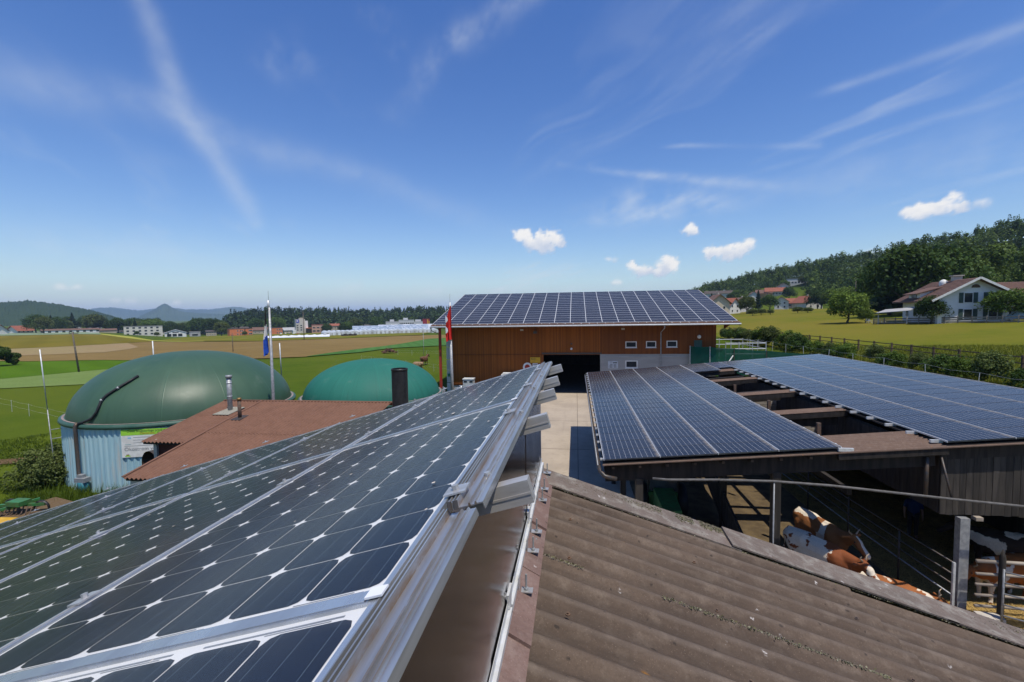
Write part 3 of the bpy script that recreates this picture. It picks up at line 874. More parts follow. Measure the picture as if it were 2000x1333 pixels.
    a1 = dens + a0 * (1 - dens)
    c1 = (cc * dens[:, None] + c0 * (a0 * (1 - dens))[:, None]) / np.maximum(a1, 1e-4)[:, None]
    A0[near] = a1; col[near] = c1
    V = (D * 26000).reshape(-1, 3)
    na, ne = len(az), len(el)
    i, k = np.meshgrid(np.arange(ne - 1), np.arange(na), indexing='ij')
    k2 = (k + 1) % na
    F = np.stack([i * na + k, i * na + k2, (i + 1) * na + k2, (i + 1) * na + k], -1).reshape(-1, 4)
    m, t = new_mat('sky_cloud_layer')
    at = t.add('ShaderNodeAttribute', attribute_name='cloud')
    em = t.add('ShaderNodeEmission'); t.l.new(at.outputs['Color'], em.inputs[0]); t.put(em.inputs[1], 1.0)
    tp = t.add('ShaderNodeBsdfTransparent')
    mx = t.add('ShaderNodeMixShader'); t.l.new(at.outputs['Alpha'], mx.inputs[0]); t.l.new(tp.outputs[0], mx.inputs[1]); t.l.new(em.outputs[0], mx.inputs[2])
    t.n.remove(t.b); t.l.new(mx.outputs[0], t.out.inputs[0])
    try: m.cycles.emission_sampling = 'NONE'
    except Exception: pass
    me = np_mesh('sky', V, F, m, True)
    ca = me.attributes.new('cloud', 'FLOAT_COLOR', 'POINT')
    ca.data.foreach_set('color', np.concatenate([col, A0[..., None]], -1).astype(np.float32).reshape(-1))
    tag(link('sky', me), kind='structure')
build_sky()
# ------------------------------------------------------------------ land
def build_ground():
    na = 384
    rad = np.concatenate([[0.0], np.geomspace(4, 16000, 250)])
    A = np.linspace(0, 2 * np.pi, na, endpoint=False)
    RR, AA = np.meshgrid(rad, A, indexing='ij')
    X, Y = RR * np.sin(AA), RR * np.cos(AA)
    Z = terr(X, Y) - .03
    V = np.stack([X, Y, Z], -1).reshape(-1, 3)
    i, k = np.meshgrid(np.arange(len(rad) - 1), np.arange(na), indexing='ij')
    k2 = (k + 1) % na
    F = np.stack([i * na + k, i * na + k2, (i + 1) * na + k2, (i + 1) * na + k], -1).reshape(-1, 4)
    o = link('ground', np_mesh('ground', V, F[:, ::-1], MEADOW, True))
    tag(o, kind='structure')
build_ground()
def field(name, near, far, mat, dz=.12, nu=60, nv=16):
    """strip of land between a near and a far polyline"""
    def res(pl):
        pl = np.array(pl, float)
        s = np.concatenate([[0], np.cumsum(np.hypot(*np.diff(pl, axis=0).T))]); s /= s[-1]
        q = np.linspace(0, 1, nu)
        return np.stack([np.interp(q, s, pl[:, 0]), np.interp(q, s, pl[:, 1])], -1)
    a, b = res(near), res(far)
    f = np.linspace(0, 1, nv)[:, None, None] ** 1.3
    G = a[None] * (1 - f) + b[None] * f
    Z = terr(G[..., 0], G[..., 1]) + dz
    V = np.concatenate([G, Z[..., None]], -1).reshape(-1, 3)
    i, k = np.meshgrid(np.arange(nv - 1), np.arange(nu - 1), indexing='ij')
    F = np.stack([i * nu + k, i * nu + k + 1, (i + 1) * nu + k + 1, (i + 1) * nu + k], -1).reshape(-1, 4)
    return tag(link(name, np_mesh(name, V, F, mat, True)), kind='structure')
field('mown_strip', [(-96, 48), (-76, 51.2), (-60.5, 58.7), (-50, 63)], [(-120, 62), (-88, 59.8), (-84, 72.3), (-66, 78)], CROP_PALE, .06)
field('green_crop_field', [(-120, 62.1), (-88, 59.9), (-84, 72.4), (-66, 78.1)], [(-180, 112), (-134, 89), (-121, 87), (-104, 89), (-97, 88), (-83, 93)], CROP_BRIGHT, .08)
PF = [(-270, 178), (-196, 132), (-186, 142), (-184, 148), (-189, 162), (-204, 186), (-230, 224)]
field('ploughed_field', [(-190, 118), (-134, 89.2), (-121, 87.2), (-104, 89.2), (-97, 88.2), (-83, 93.4), (-68, 90.6), (-59, 95), (-57, 130), (-66, 205), (-40, 230)],
      PF + [(-200, 224), (-156, 209), (-128, 225), (-100, 262), (-85, 274), (-50, 280)], PLOUGH, .14, 140, 40)
field('stubble_field', [(-200, 132), (-153, 103), (-140, 107), (-134, 115), (-146, 133), (-160, 150)], PF[:-1], PLOUGH_SAND, .20)
field('dark_crop_strip', [(-59.2, 95), (-52, 106), (-50, 120), (-20, 150)], [(-59.5, 96), (-57.5, 131), (-66.5, 204), (-40, 228)], CROP_DARK, .17, 60, 20)
field('grain_field', PF, [(-560, 370), (-490, 326), (-449, 305), (-409, 311), (-378, 322), (-300, 270), (-232, 226)], GRAIN, .26, 90, 20)
field('yellow_crop_field', [(-378, 322), (-300, 270), (-232, 226), (-200, 225)], [(-432, 366), (-330, 305), (-245, 240), (-205, 232)], GRAIN_Y, .36)
field('pale_green_field', [(-560, 371), (-490, 327), (-449, 306), (-409, 312), (-378, 323)], [(-780, 520), (-702, 478), (-640, 470), (-566, 446), (-432, 368)], CROP_HAZE, .4)
field('far_green_field', [(-245, 241), (-205, 232), (-156, 211), (-128, 227), (-95, 275)], [(-345, 365), (-310, 400), (-270, 430), (-230, 420), (-130, 420)], GRAIN_Y if False else MEADOW_R, .30)
field('hill_meadow', [(24.0, 10), (24.0, 40), (24.5, 80), (30, 140), (45, 230)], [(140, 20), (120, 90), (115, 190), (130, 300), (150, 400)], MEADOW_R, .03, 110, 60)
tag(link('yard', None) if False else MB().box(-9.5, 3.0, -.25, 17.4, 51.6, .012).build('yard', YARD), kind='structure')
tag(MB().box(2.75, 12.0, .004, 10.28, 36.0, .05).build('dung_floor', DUNG), kind='structure')
tag(MB().box(10.29, 12.0, .004, 16.9, 36.0, .055).build('litter_floor', STRAW), kind='structure')
for yy in (22.4, 30.2, 38.2):
    tag(MB().box(-9.4, yy, .010, 17.3, yy + .05, .0165).build('yard_joint', JOINT), kind='structure')
tag(MB().box(.05, 20, .010, .09, 51.5, .0165).build('yard_joint', JOINT), kind='structure')
field('dirt_track', [(-60, 14), (-44, 20), (-33, 25.2), (-28, 29)], [(-60, 16), (-44.5, 21.4), (-33.4, 26.4), (-28.6, 30)], TRACK, .03, 40, 5)

def hill_mesh(name, az0, az1, r0, depth, profile, mat, z0=-14, nu=220, nv=40, rough=0.0, seed=1):
    """a range of hills: profile gives height above the plain along the bearing"""
    g = np.random.default_rng(seed)
    az = np.linspace(az0, az1, nu); q = np.linspace(0, 1, nv)
    H = np.interp(az, [p[0] for p in profile], [p[1] for p in profile])
    ker = np.exp(-np.linspace(-2, 2, 7) ** 2); ker /= ker.sum()
    H = np.convolve(np.pad(H, 3, 'edge'), ker, 'valid')
    S = np.sin(np.pi * np.clip(q, 0, 1)) ** 1.1
    rr = r0 + depth * q
    Zz = H[None] * S[:, None] * (1 + .10 * (g.random((nv, nu)) - .5) * min(rough, 1))
    if rough: Zz = Zz + rough * g.random((nv, nu)) * (S[:, None] > .05)
    X = rr[:, None] * np.sin(np.radians(az))[None]; Y = rr[:, None] * np.cos(np.radians(az))[None]
    V = np.stack([X, Y, Zz + z0], -1).reshape(-1, 3)
    i, k = np.meshgrid(np.arange(nv - 1), np.arange(nu - 1), indexing='ij')
    F = np.stack([i * nu + k, i * nu + k + 1, (i + 1) * nu + k + 1, (i + 1) * nu + k], -1).reshape(-1, 4)
    return tag(link(name, np_mesh(name, V, F, mat, True)), kind='structure')
hill_mesh('wooded_hill', -64, -46.5, 1700, 1100, [(-64, 90), (-58, 84), (-56, 76), (-54.5, 79), (-54, 82), (-52.5, 73), (-51, 60), (-49.8, 46), (-48.6, 28), (-47.5, 10), (-46.5, 0)], FAR_WOOD, -14, 320, 60, 9.0, 3)
hill_mesh('mountain', -52, -34, 7600, 2500, [(-52, 60), (-50.3, 170), (-49.8, 205), (-48.6, 212), (-47.8, 190), (-46.5, 165), (-45.3, 195), (-44.6, 215), (-43, 180), (-41, 175), (-40, 190), (-39, 215), (-38, 205), (-36, 120), (-34, 60)], FAR_MTN, -40, 260, 30, 12, 5)
hill_mesh('mountain', -47.5, -36.5, 5200, 1600, [(-47.5, 0), (-46.6, 70), (-45.9, 112), (-45.3, 150), (-44.9, 186), (-44.65, 196), (-44.4, 184), (-43.9, 142), (-43.2, 112), (-42, 96), (-40, 84), (-38.5, 66), (-36.5, 0)], FAR_MTN, -40, 240, 30, 9, 6)
hill_mesh('mountain', -36, 24, 3600, 1800, [(-36, 10), (-25, 55), (-12, 60), (0, 62), (10, 80), (24, 90)], FAR_MTN, -30, 200, 24, 8, 8)

# ------------------------------------------------------------------ trees
def leaf_quads(C, N, size, g, flat=.55):
    """C centres (n,3), N outward normals (n,3), size (n,) -> verts, faces"""
    n = len(C)
    rnd = g.normal(size=(n, 3))
    nn = N * (1 - flat) + rnd * flat
    nn /= np.linalg.norm(nn, axis=1, keepdims=True) + 1e-9
    a = np.cross(nn, g.normal(size=(n, 3))); a /= np.linalg.norm(a, axis=1, keepdims=True) + 1e-9
    b = np.cross(nn, a)
    s = size[:, None]
    w = (.55 + .35 * g.random(n))[:, None]
    V = np.stack([C - a * s, C - b * s * w + nn * s * .15, C + a * s, C + b * s * w - nn * s * .12], 1).reshape(-1, 3)
    F = np.arange(n * 4).reshape(-1, 4)
    return V, F
def crown_pts(kind, g, n_cl, per, rx, h0, h1, leaf):
    """leaf positions for a crown between heights h0 and h1"""
    hc, hr = (h0 + h1) / 2, (h1 - h0) / 2
    if kind == 'conifer':
        q = g.random(n_cl * per) ** .8
        z = h0 + (h1 - h0) * q
        th = g.random(len(q)) * 2 * np.pi
        lay = .72 + .28 * np.sin(q * 46 + g.random() * 6)
        rr = rx * (1 - q) ** .85 * lay * np.sqrt(.25 + .75 * g.random(len(q))) + .05
        C = np.stack([rr * np.cos(th), rr * np.sin(th), z - .10 * rr], 1)
        N = np.stack([np.cos(th), np.sin(th), np.full_like(th, .55)], 1)
        return C, N, leaf * (.6 + .7 * g.random(len(q))) * (1.15 - .6 * q)
    d = g.normal(size=(n_cl, 3)); d /= np.linalg.norm(d, axis=1, keepdims=True)
    d[:, 2] = np.where(d[:, 2] < -.55, -d[:, 2], d[:, 2])
    rad = (.45 + .5 * g.random(n_cl) ** .6)
    wob = 1 + .22 * np.sin(3 * np.arctan2(d[:, 1], d[:, 0]) + g.random() * 6) * (1 - abs(d[:, 2]))
    cc = d * rad[:, None] * np.array([rx, rx, hr]) * wob[:, None]
    cr = (.20 + .20 * g.random(n_cl)) * min(rx, hr) * 1.15
    e = g.normal(size=(n_cl, per, 3)); e /= np.linalg.norm(e, axis=2, keepdims=True)
    C = cc[:, None] + e * cr[:, None, None] * (.75 + .35 * g.random((n_cl, per, 1)))
    C = C.reshape(-1, 3)
    N = (e * .8 + d[:, None] * .6).reshape(-1, 3)
    N[:, 2] += .25
    C[:, 2] += hc
    return C, N, leaf * (.6 + .8 * g.random(len(C)))
def tree_meshes(name, kind, seed, H, rx, h0, leaf, n_cl, per, mat, trunk_r=.22):
    g = np.random.default_rng(seed)
    C, N, S = crown_pts(kind, g, n_cl, per, rx, h0, H, leaf)
    V, F = leaf_quads(C, N, S, g)
    crown = np_mesh(name + '_crown', V, F, mat)
    m = MB()
    lean = g.normal(size=2) * .15
    top = h0 + (H - h0) * (.92 if kind == 'conifer' else .6)
    m.tube([(0, 0, -.3), (lean[0] * .2, lean[1] * .2, h0 * .5), (lean[0], lean[1], h0), (lean[0] * 1.5, lean[1] * 1.5, top)], [trunk_r * 1.25, trunk_r, trunk_r * .85, trunk_r * .25], 7)
    if kind != 'conifer':
        for k in range(7):
            t = 2 * math.pi * k / 7 + g.random()
            z0 = h0 * .8 + (top - h0 * .8) * (k / 8)
            e = (rx * .68 * math.cos(t), rx * .68 * math.sin(t), z0 + (H - h0) * (.18 + .2 * g.random()))
            m.tube([(lean[0], lean[1], z0), (e[0] * .5, e[1] * .5, z0 + (e[2] - z0) * .6), e], [trunk_r * .5, trunk_r * .32, trunk_r * .1], 5)
    trunk = m.mesh(name + '_trunk', BARK, True)
    return trunk, crown
PROTO = {
    'oak': tree_meshes('oak', 'b', 11, 8.0, 4.0, 1.2, .20, 84, 84, LEAF_MID),
    'round': tree_meshes('round', 'b', 12, 8.0, 3.6, 1.4, .20, 80, 84, LEAF_DARK),
    'pale': tree_meshes('pale', 'b', 13, 8.0, 3.4, 1.1, .20, 84, 84, LEAF_LIGHT),
    'olive': tree_meshes('olive', 'b', 14, 8.0, 3.3, 1.1, .20, 80, 84, LEAF_OLIVE),
    'spruce': tree_meshes('spruce', 'conifer', 15, 10.0, 2.3, .8, .42, 40, 50, NEEDLE),
}
def tree(kind, x, y, h, label, wide=1.0, group=None, name='tree', rot=None, z=None):
    tr, cr = PROTO[kind]
    s = h / (10.0 if kind == 'spruce' else 8.0)
    e = thing(name, label, 'tree' if 'shrub' not in name and 'bush' not in name else 'shrub', (x, y, T(x, y) if z is None else z), group, rot if rot is not None else random.random() * 6.28)
    e.scale = (s * wide, s * wide, s)
    a = link('trunk', tr, e, True); b = link('crown', cr, e, True)
    return e
def shrub_mesh(name, seed, w, h, leaf, n, mat, long=1.0):
    g = np.random.default_rng(seed)
    C, N, S = crown_pts('b', g, 34, n, w, 0.02, h, leaf)
    C[:, 0] *= long
    V, F = leaf_quads(C, N, S, g)
    return np_mesh(name, V, F, mat)

def forest(name, spots, mat, seed, leafn, leaf, kinds, label=None):
    """many crowns joined to one mass: spots rows x,y,z,h,r"""
    g = np.random.default_rng(seed)
    Vs, Fs, Ts, off = [], [], [], 0
    prot = []
    for q in range(8):
        C, N, S = crown_pts('b', g, 13, leafn // 13, .5, .16, 1.0, leaf)
        prot.append((C, N, S))
    con = []
    for q in range(4):
        C, N, S = crown_pts('conifer', g, 1, leafn, .26, .05, 1.1, leaf * .8)
        con.append((C, N, S))
    for k, (x, y, z, h, r) in enumerate(spots):
        C, N, S = (con[k % 4] if g.random() < kinds else prot[k % 8])
        a = g.random() * 6.28
        ca, sa = math.cos(a), math.sin(a)
        P2 = np.stack([(C[:, 0] * ca - C[:, 1] * sa) * 2 * r, (C[:, 0] * sa + C[:, 1] * ca) * 2 * r, C[:, 2] * h], 1)
        N2 = np.stack([N[:, 0] * ca - N[:, 1] * sa, N[:, 0] * sa + N[:, 1] * ca, N[:, 2]], 1)
        V, F = leaf_quads(P2 + np.array([x, y, z]), N2, S * h, g, .3)
        Ts.append(np.full(len(V), g.random(), dtype=np.float32))
        Vs.append(V); Fs.append(F + off); off += len(V)
    me = np_mesh(name, np.concatenate(Vs), np.concatenate(Fs), mat)
    at = me.attributes.new('tint', 'FLOAT', 'POINT'); at.data.foreach_set('value', np.concatenate(Ts))
    return tag(link(name, me), label, 'forest', kind='stuff')

HILL_HOUSES = [(16.7, 590), (16.2, 590), (17.3, 590), (19.6, 500), (20.7, 505), (21.7, 505), (22.4, 520), (23.7, 545), (23.3, 545), (23.6, 400), (17.6, 400)]
def hill_forest():
    g = np.random.default_rng(21)
    P_ = []
    # jittered grid over the wooded slope, seen side only
    for y in np.arange(150, 1150, 9.0):
        for x in np.arange(95, 430, 9.0):
            xx, yy = x + g.normal() * 2.6, y + g.normal() * 2.6
            az = math.degrees(math.atan2(xx, yy)); r = math.hypot(xx, yy)
            if az < 9 or az > 45: continue
            lim = np.interp(az, [9, 14, 17, 20, 23, 26, 29, 32, 36, 40, 45], [620, 600, 470, 430, 420, 400, 320, 255, 190, 170, 150])
            if r < lim or r > 900: continue
            if any(abs(a_ - az) < .95 and r < r_ + 9 for a_, r_ in HILL_HOUSES): continue
            # skip what the crest hides
            crest = 330 - 60 * ss(300, 600, yy)
            if xx > crest + 60: continue
            if r > 480 and g.random() < .3: continue
            P_.append((xx, yy, T(xx, yy), 11 + 9 * g.random() ** 1.5, 3.9 + 3.2 * g.random()))
    nr = [p for p in P_ if math.hypot(p[0], p[1]) < 330]; fr_ = [p for p in P_ if math.hypot(p[0], p[1]) >= 330]
    forest('near_hillside_forest', nr, FOREST, 32, 780, .023, .10, 'near edge of the hillside forest behind the farmhouse')
    forest('hillside_forest', fr_, FOREST, 31, 260, .039, .13, 'dense mixed forest covering the hillside farther up')
    print('near', len(nr))
    print('hill trees', len(P_))
hill_forest()
def far_hill_floor():
    # dark floor below the hillside wood
    g = []
    field('forest_floor', [(110, 135), (140, 200), (175, 300), (215, 420), (205, 560), (160, 660)], [(440, 330), (440, 420), (420, 560), (400, 700), (330, 850), (200, 960)], FOREST_FLOOR, .25, 80, 40)
far_hill_floor()
def plain_forest():
    g = np.random.default_rng(22)
    a, c = [], []
    for az in np.arange(-41.6, 11, .33):
        for r in np.arange(690, 860, 15.0):
            A_, r_ = az + g.normal() * .15, r + g.normal() * 5
            top = np.interp(A_, [-42, -40.5, -39, -37, -33, -28, -24, -20, -16, -8, 0, 9, 11], [6, 13, 16, 20, 22, 19, 17, 20, 22, 24, 27, 31, 26])
            x, y = pol(A_, r_)
            f = (r_ - 690) / 170
            z = -12 + f * (top - 1)
            if A_ < -39.5 and r_ > 760: continue
            (c if g.random() < .25 + .45 * f else a).append((x, y, z, 13 + 6 * g.random(), 5.2 + 2 * g.random()))
    forest('plain_forest', a, FOREST_L, 41, 91, .085, 0.0, 'dark broadleaf wood beyond the greenhouses on the plain')
    forest('conifer_forest', c, FOREST_C, 42, 80, .085, 1.0, 'dark conifer tops along the skyline of the wood')
    print('plain trees', len(a), len(c))
    xs = []
    hill_mesh('wood_rise', -42, 11, 700, 260, [(-42, 0), (-40, 12), (-37, 20), (-33, 22), (-28, 19), (-24, 17), (-16, 21), (-8, 24), (0, 26), (9, 28), (11, 26)], FOREST_FLOOR, -13, 120, 14, 0, 2)
plain_forest()
def build_haze():
    m = bpy.data.materials.new('haze_air'); m.use_nodes = True
    t = NT(m.node_tree); t.n.clear()
    o = t.add('ShaderNodeOutputMaterial'); v = t.add('ShaderNodeVolumePrincipled')
    t.put(v.inputs['Color'], (.50, .68, .98, 1)); t.put(v.inputs['Density'], 0.000095); t.put(v.inputs['Anisotropy'], -0.1)
    t.l.new(v.outputs[0], o.inputs['Volume'])
    h = MB().box(-11000, -400, -60, 3000, 11500, 195).build('haze', m)
    tag(h, kind='stuff')
build_haze()
# ------------------------------------------------------------------ barn with the big solar roof
BY = 51.65          # front wall
E_Z, E_Y, BSL = 7.927, 50.041, .2458   # lower edge of the modules and roof slope
def roof_z(y):      # top of the barn roofing below the modules
    return E_Z - .12 + (y - E_Y) * math.tan(BSL)
def window(parent, x0, z0, x1, z1, y, frame_mat, glass_mat_, fw=.08, sill=True, dark=True):
    """window lying in a front wall at y (facing -y): frame, pane, sill"""
    m = MB()
    m.box(x0, y - .05, z0, x1, y + .04, z0 + fw); m.box(x0, y - .05, z1 - fw, x1, y + .04, z1)
    m.box(x0, y - .05, z0 + fw, x0 + fw, y + .04, z1 - fw); m.box(x1 - fw, y - .05, z0 + fw, x1, y + .04, z1 - fw)
    w = m.build('window', frame_mat, parent)
    MB().box(x0 + fw, y - .012, z0 + fw, x1 - fw, y + .012, z1 - fw).build('pane', glass_mat_, w)
    if sill:
        MB().box(x0 - .05, y - .11, z0 - .05, x1 + .05, y - .002, z0 - .003).build('sill', frame_mat, w)
    return w
def wall_with_holes(parent, name, mat, x0, z0, x1, z1, y0, y1, holes):
    """front wall built round rectangular openings"""
    xs = sorted({x0, x1, *[h[0] for h in holes], *[h[2] for h in holes]})
    zs = sorted({z0, z1, *[h[1] for h in holes], *[h[3] for h in holes]})
    m = MB()
    for a, b in zip(xs, xs[1:]):
        run = None
        for c, d in zip(zs, zs[1:]):
            cx, cz = (a + b) / 2, (c + d) / 2
            if any(h[0] < cx < h[2] and h[1] < cz < h[3] for h in holes): continue
            m.box(a, y0, c, b, y1, d)
    return m.build(name, mat, parent)
def build_barn():
    b = thing('barn', 'large timber barn with concrete base and solar roof across the yard', 'barn', (0, BY, 0))
    L, Rr = -14.15, 14.75
    W3 = [(5.34, 5.07, 6.53, 5.75), (7.52, 5.07, 8.58, 5.77), (9.67, 5.10, 10.77, 5.80)]
    wall_with_holes(b, 'board_wall', BARN_WOOD, L, .78, 2.62, 4.36, BY, BY + .16, [(-3.63, .0, 2.62, 4.37)])
    wall_with_holes(b, 'board_wall', BARN_WOOD, L, 4.40, 2.62, 7.95, BY - .03, BY + .13, [])
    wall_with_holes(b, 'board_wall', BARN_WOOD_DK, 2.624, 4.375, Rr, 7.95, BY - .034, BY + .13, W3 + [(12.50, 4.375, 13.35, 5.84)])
    wall_with_holes(b, 'base_wall', BARN_CONC, 2.62, 0, Rr, 4.36, BY + .0, BY + .28, [(5.33, 2.83, 6.64, 3.66)])
    MB().box(2.63, BY - .05, 4.02, Rr - .01, BY - .003, 4.12).build('conduit', GREY_R, b)
    MB().box(L, BY - .04, 0, -3.63, BY + .28, .775).build('plinth', CONC_PALE, b)
    MB().box(L + .01, BY - .062, 4.31, 2.6, BY - .032, 4.40).build('batten', BARN_WOOD_DK, b)
    for x0, z0, x1, z1 in W3:
        window(b, x0, z0, x1, z1, BY, WHITE_PAINT, WIN_DARK, .09)
    window(b, 5.33, 2.83, 6.64, 3.66, BY + .04, WHITE_PAINT, WIN_DARK, .11)
    d = MB().box(12.505, BY + .02, 4.38, 13.345, BY + .07, 5.835).build('door', P('green_door_paint', (.045, .10, .085), .5), b)
    MB().box(12.60, BY - .01, 5.02, 12.66, BY + .02, 5.16).build('handle', GALV, d)
    MB().box(-3.80, BY - .09, 4.37, 2.78, BY - .035, 4.55).build('door_track', DARK_STEEL, b)
    # sliding door leaves pushed aside inside the opening, interior, floor
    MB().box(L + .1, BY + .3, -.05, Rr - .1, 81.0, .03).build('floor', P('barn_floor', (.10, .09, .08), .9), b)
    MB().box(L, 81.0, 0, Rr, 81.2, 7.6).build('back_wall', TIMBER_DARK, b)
    m = MB()
    prof = [(BY + .17, 0), (81.0, 0), (81.0, 7.6), (65.6, 11.35), (BY + .17, 7.9)]
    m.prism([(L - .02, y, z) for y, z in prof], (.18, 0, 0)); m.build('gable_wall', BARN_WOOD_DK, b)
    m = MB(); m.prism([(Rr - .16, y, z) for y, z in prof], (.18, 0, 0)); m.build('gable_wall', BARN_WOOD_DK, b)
    # things stored inside, seen as faint shapes in the dark doorway
    for i, (x, h) in enumerate([(-2.6, 2.6), (-.9, 2.2), (1.0, 2.7)]):
        pass
    # roof slopes
    x0, x1 = -16.02, 16.55
    ey = 49.72; ry = 65.60
    m = MB(); m.prism([(x0, ey, roof_z(ey)), (x0, ry, roof_z(ry)), (x0, ry, roof_z(ry) - .22), (x0, ey, roof_z(ey) - .16)], (x1 - x0, 0, 0))
    m.build('roof', TILE_BROWN, b)
    m = MB(); m.prism([(x0, ry + .004, roof_z(ry)), (x0, 81.5, roof_z(ey)), (x0, 81.5, roof_z(ey) - .16), (x0, ry + .004, roof_z(ry) - .22)], (x1 - x0, 0, 0))
    m.build('roof', TILE_BROWN, b)
    # course of tiles showing below the modules
    m = MB(); n = 112; p = (x1 - x0) / n
    for k in range(n):
        a = x0 + k * p
        m._add([(a + p * q / 4, ey - .06 + dy, roof_z(ey) + .02 + .035 * math.sin(math.pi * q / 4) + dz) for dy, dz in ((0, -.02), (.42, .085)) for q in range(5)],
               [(q, q + 1, q + 6, q + 5) for q in range(4)])
    tag(m.build('tile_course', TILE_BROWN, b), kind='stuff')
    MB().tube([(x0 - .02, ey - .14, roof_z(ey) - .13), (x1 + .02, ey - .14, roof_z(ey) - .13)], .085, 8).build('gutter', GALV_PALE, b)
    for xx in (x0 + .05, x1 - .05):
        m = MB(); m.prism([(xx - .04, ey, roof_z(ey) - .05), (xx - .04, ry, roof_z(ry) - .05), (xx - .04, ry, roof_z(ry) - .36), (xx - .04, ey, roof_z(ey) - .30)], (.08, 0, 0)); m.build('verge_board', BARN_WOOD_DK, b)
    MB().box(x0, ry + .01, roof_z(ry) + .0, x1, ry + .20, roof_z(ry) + .09).build('ridge_cap', TILE_BROWN, b)
    # rafter feet and brackets
    for k in range(7):
        xx = -13.2 + k * 4.55
        MB().bar((xx, ey + .05, roof_z(ey) - .28), (xx, BY + .1, roof_z(BY) - .34), .14, .20).build('rafter_foot', BARN_WOOD, b)
    m = MB(); m.prism([(15.6, ey + .4, roof_z(ey) - .18), (15.6, BY + .3, roof_z(BY) - .25), (15.6, BY + .3, roof_z(BY) - 1.15)], (.16, 0, 0)); m.build('bracket', BARN_WOOD_DK, b)
    MB().box(14.75, BY + .4, roof_z(BY) - .52, 16.6, BY + .55, roof_z(BY) - .34).build('purlin', BARN_WOOD_DK, b)
    # open bay at the corner with the red post
    MB().box(-15.36, BY - 1.15, 0, -15.10, BY - .90, 7.55).build('corner_post', RED_PAINT, b)
    for k, (z0, z1) in enumerate([(0, .95), (1.0, 2.35), (2.4, 3.7), (3.75, 5.15), (5.2, 6.6), (6.65, 7.9)]):
        MB().box(-15.08, BY + .9, z0, -14.18, BY + .98, z1 - .02).build('bay_panel', OFF_WHITE if k else WHITE_PAINT, b)  # lowest panel gets whiter paint: the sunlit foot is put into its colour
    MB().box(-14.95, BY + .80, 1.7, -14.55, BY + .89, 2.05).build('green_box', P('green_box_paint', (.03, .22, .13), .5), b)
    # down pipes, lamps
    m = MB(); m.tube([(9.1, ey - .14, roof_z(ey) - .2), (9.1, ey - .05, roof_z(ey) - .5), (9.07, BY - .1, roof_z(ey) - 1.0), (9.05, BY - .1, .2)], .055, 8); m.build('down_pipe', GALV, b)
    m = MB(); m.tube([(-16.0, ey - .14, roof_z(ey) - .2), (-15.9, ey + .1, roof_z(ey) - .55), (-15.5, BY - .2, roof_z(ey) - 1.05), (-15.45, BY - .2, .1)], .05, 8); m.build('down_pipe', GALV, b)
    MB().ball((13.0, BY - .16, 6.21), .2, 12, 8).build('wall_lamp', WHITE_PAINT, b, True)
    MB().ball((-.52, BY - .12, 4.98), .13, 10, 7).build('wall_lamp', WHITE_PAINT, b, True)
    m = MB(); m.box(-.60, BY - .2, 5.45, -.42, BY - .035, 5.60); m.build('floodlight', DARK_STEEL, b)
    for xx in (-6.2, 4.9):
        MB().box(xx, BY - .12, 7.02, xx + .35, BY - .036, 7.22).build('junction_box', CONC_PALE, b)
    m = MB(); m.box(-4.7, BY - .6, 6.72, -4.3, BY - .2, 6.98); m.bar((-4.5, BY - .3, 7.3), (-4.5, BY - .3, 6.9), .05, .05); m.build('camera_box', DARK_STEEL, b)
    return b
build_barn()
def text(name, s, loc, size, mat, parent=None, rotz=0.0, align='LEFT', thick=.002, sx=1.0):
    c = bpy.data.curves.new(name, 'FONT'); c.body = s; c.size = size; c.extrude = thick; c.align_x = align; c.align_y = 'CENTER'
    c.materials.append(mat)
    tmp = bpy.data.objects.new(name + '_outline', c); COL.objects.link(tmp)
    me = bpy.data.meshes.new_from_object(tmp.evaluated_get(bpy.context.evaluated_depsgraph_get()))
    bpy.data.objects.remove(tmp, do_unlink=True)
    o = bpy.data.objects.new(name, me); COL.objects.link(o)
    o.rotation_euler = (R(90), 0, rotz); o.scale = (sx, 1, 1)
    if parent is not None:
        o.parent = parent; o.location = Vector(loc) - _w(parent)
    else:
        o.location = loc
    return o
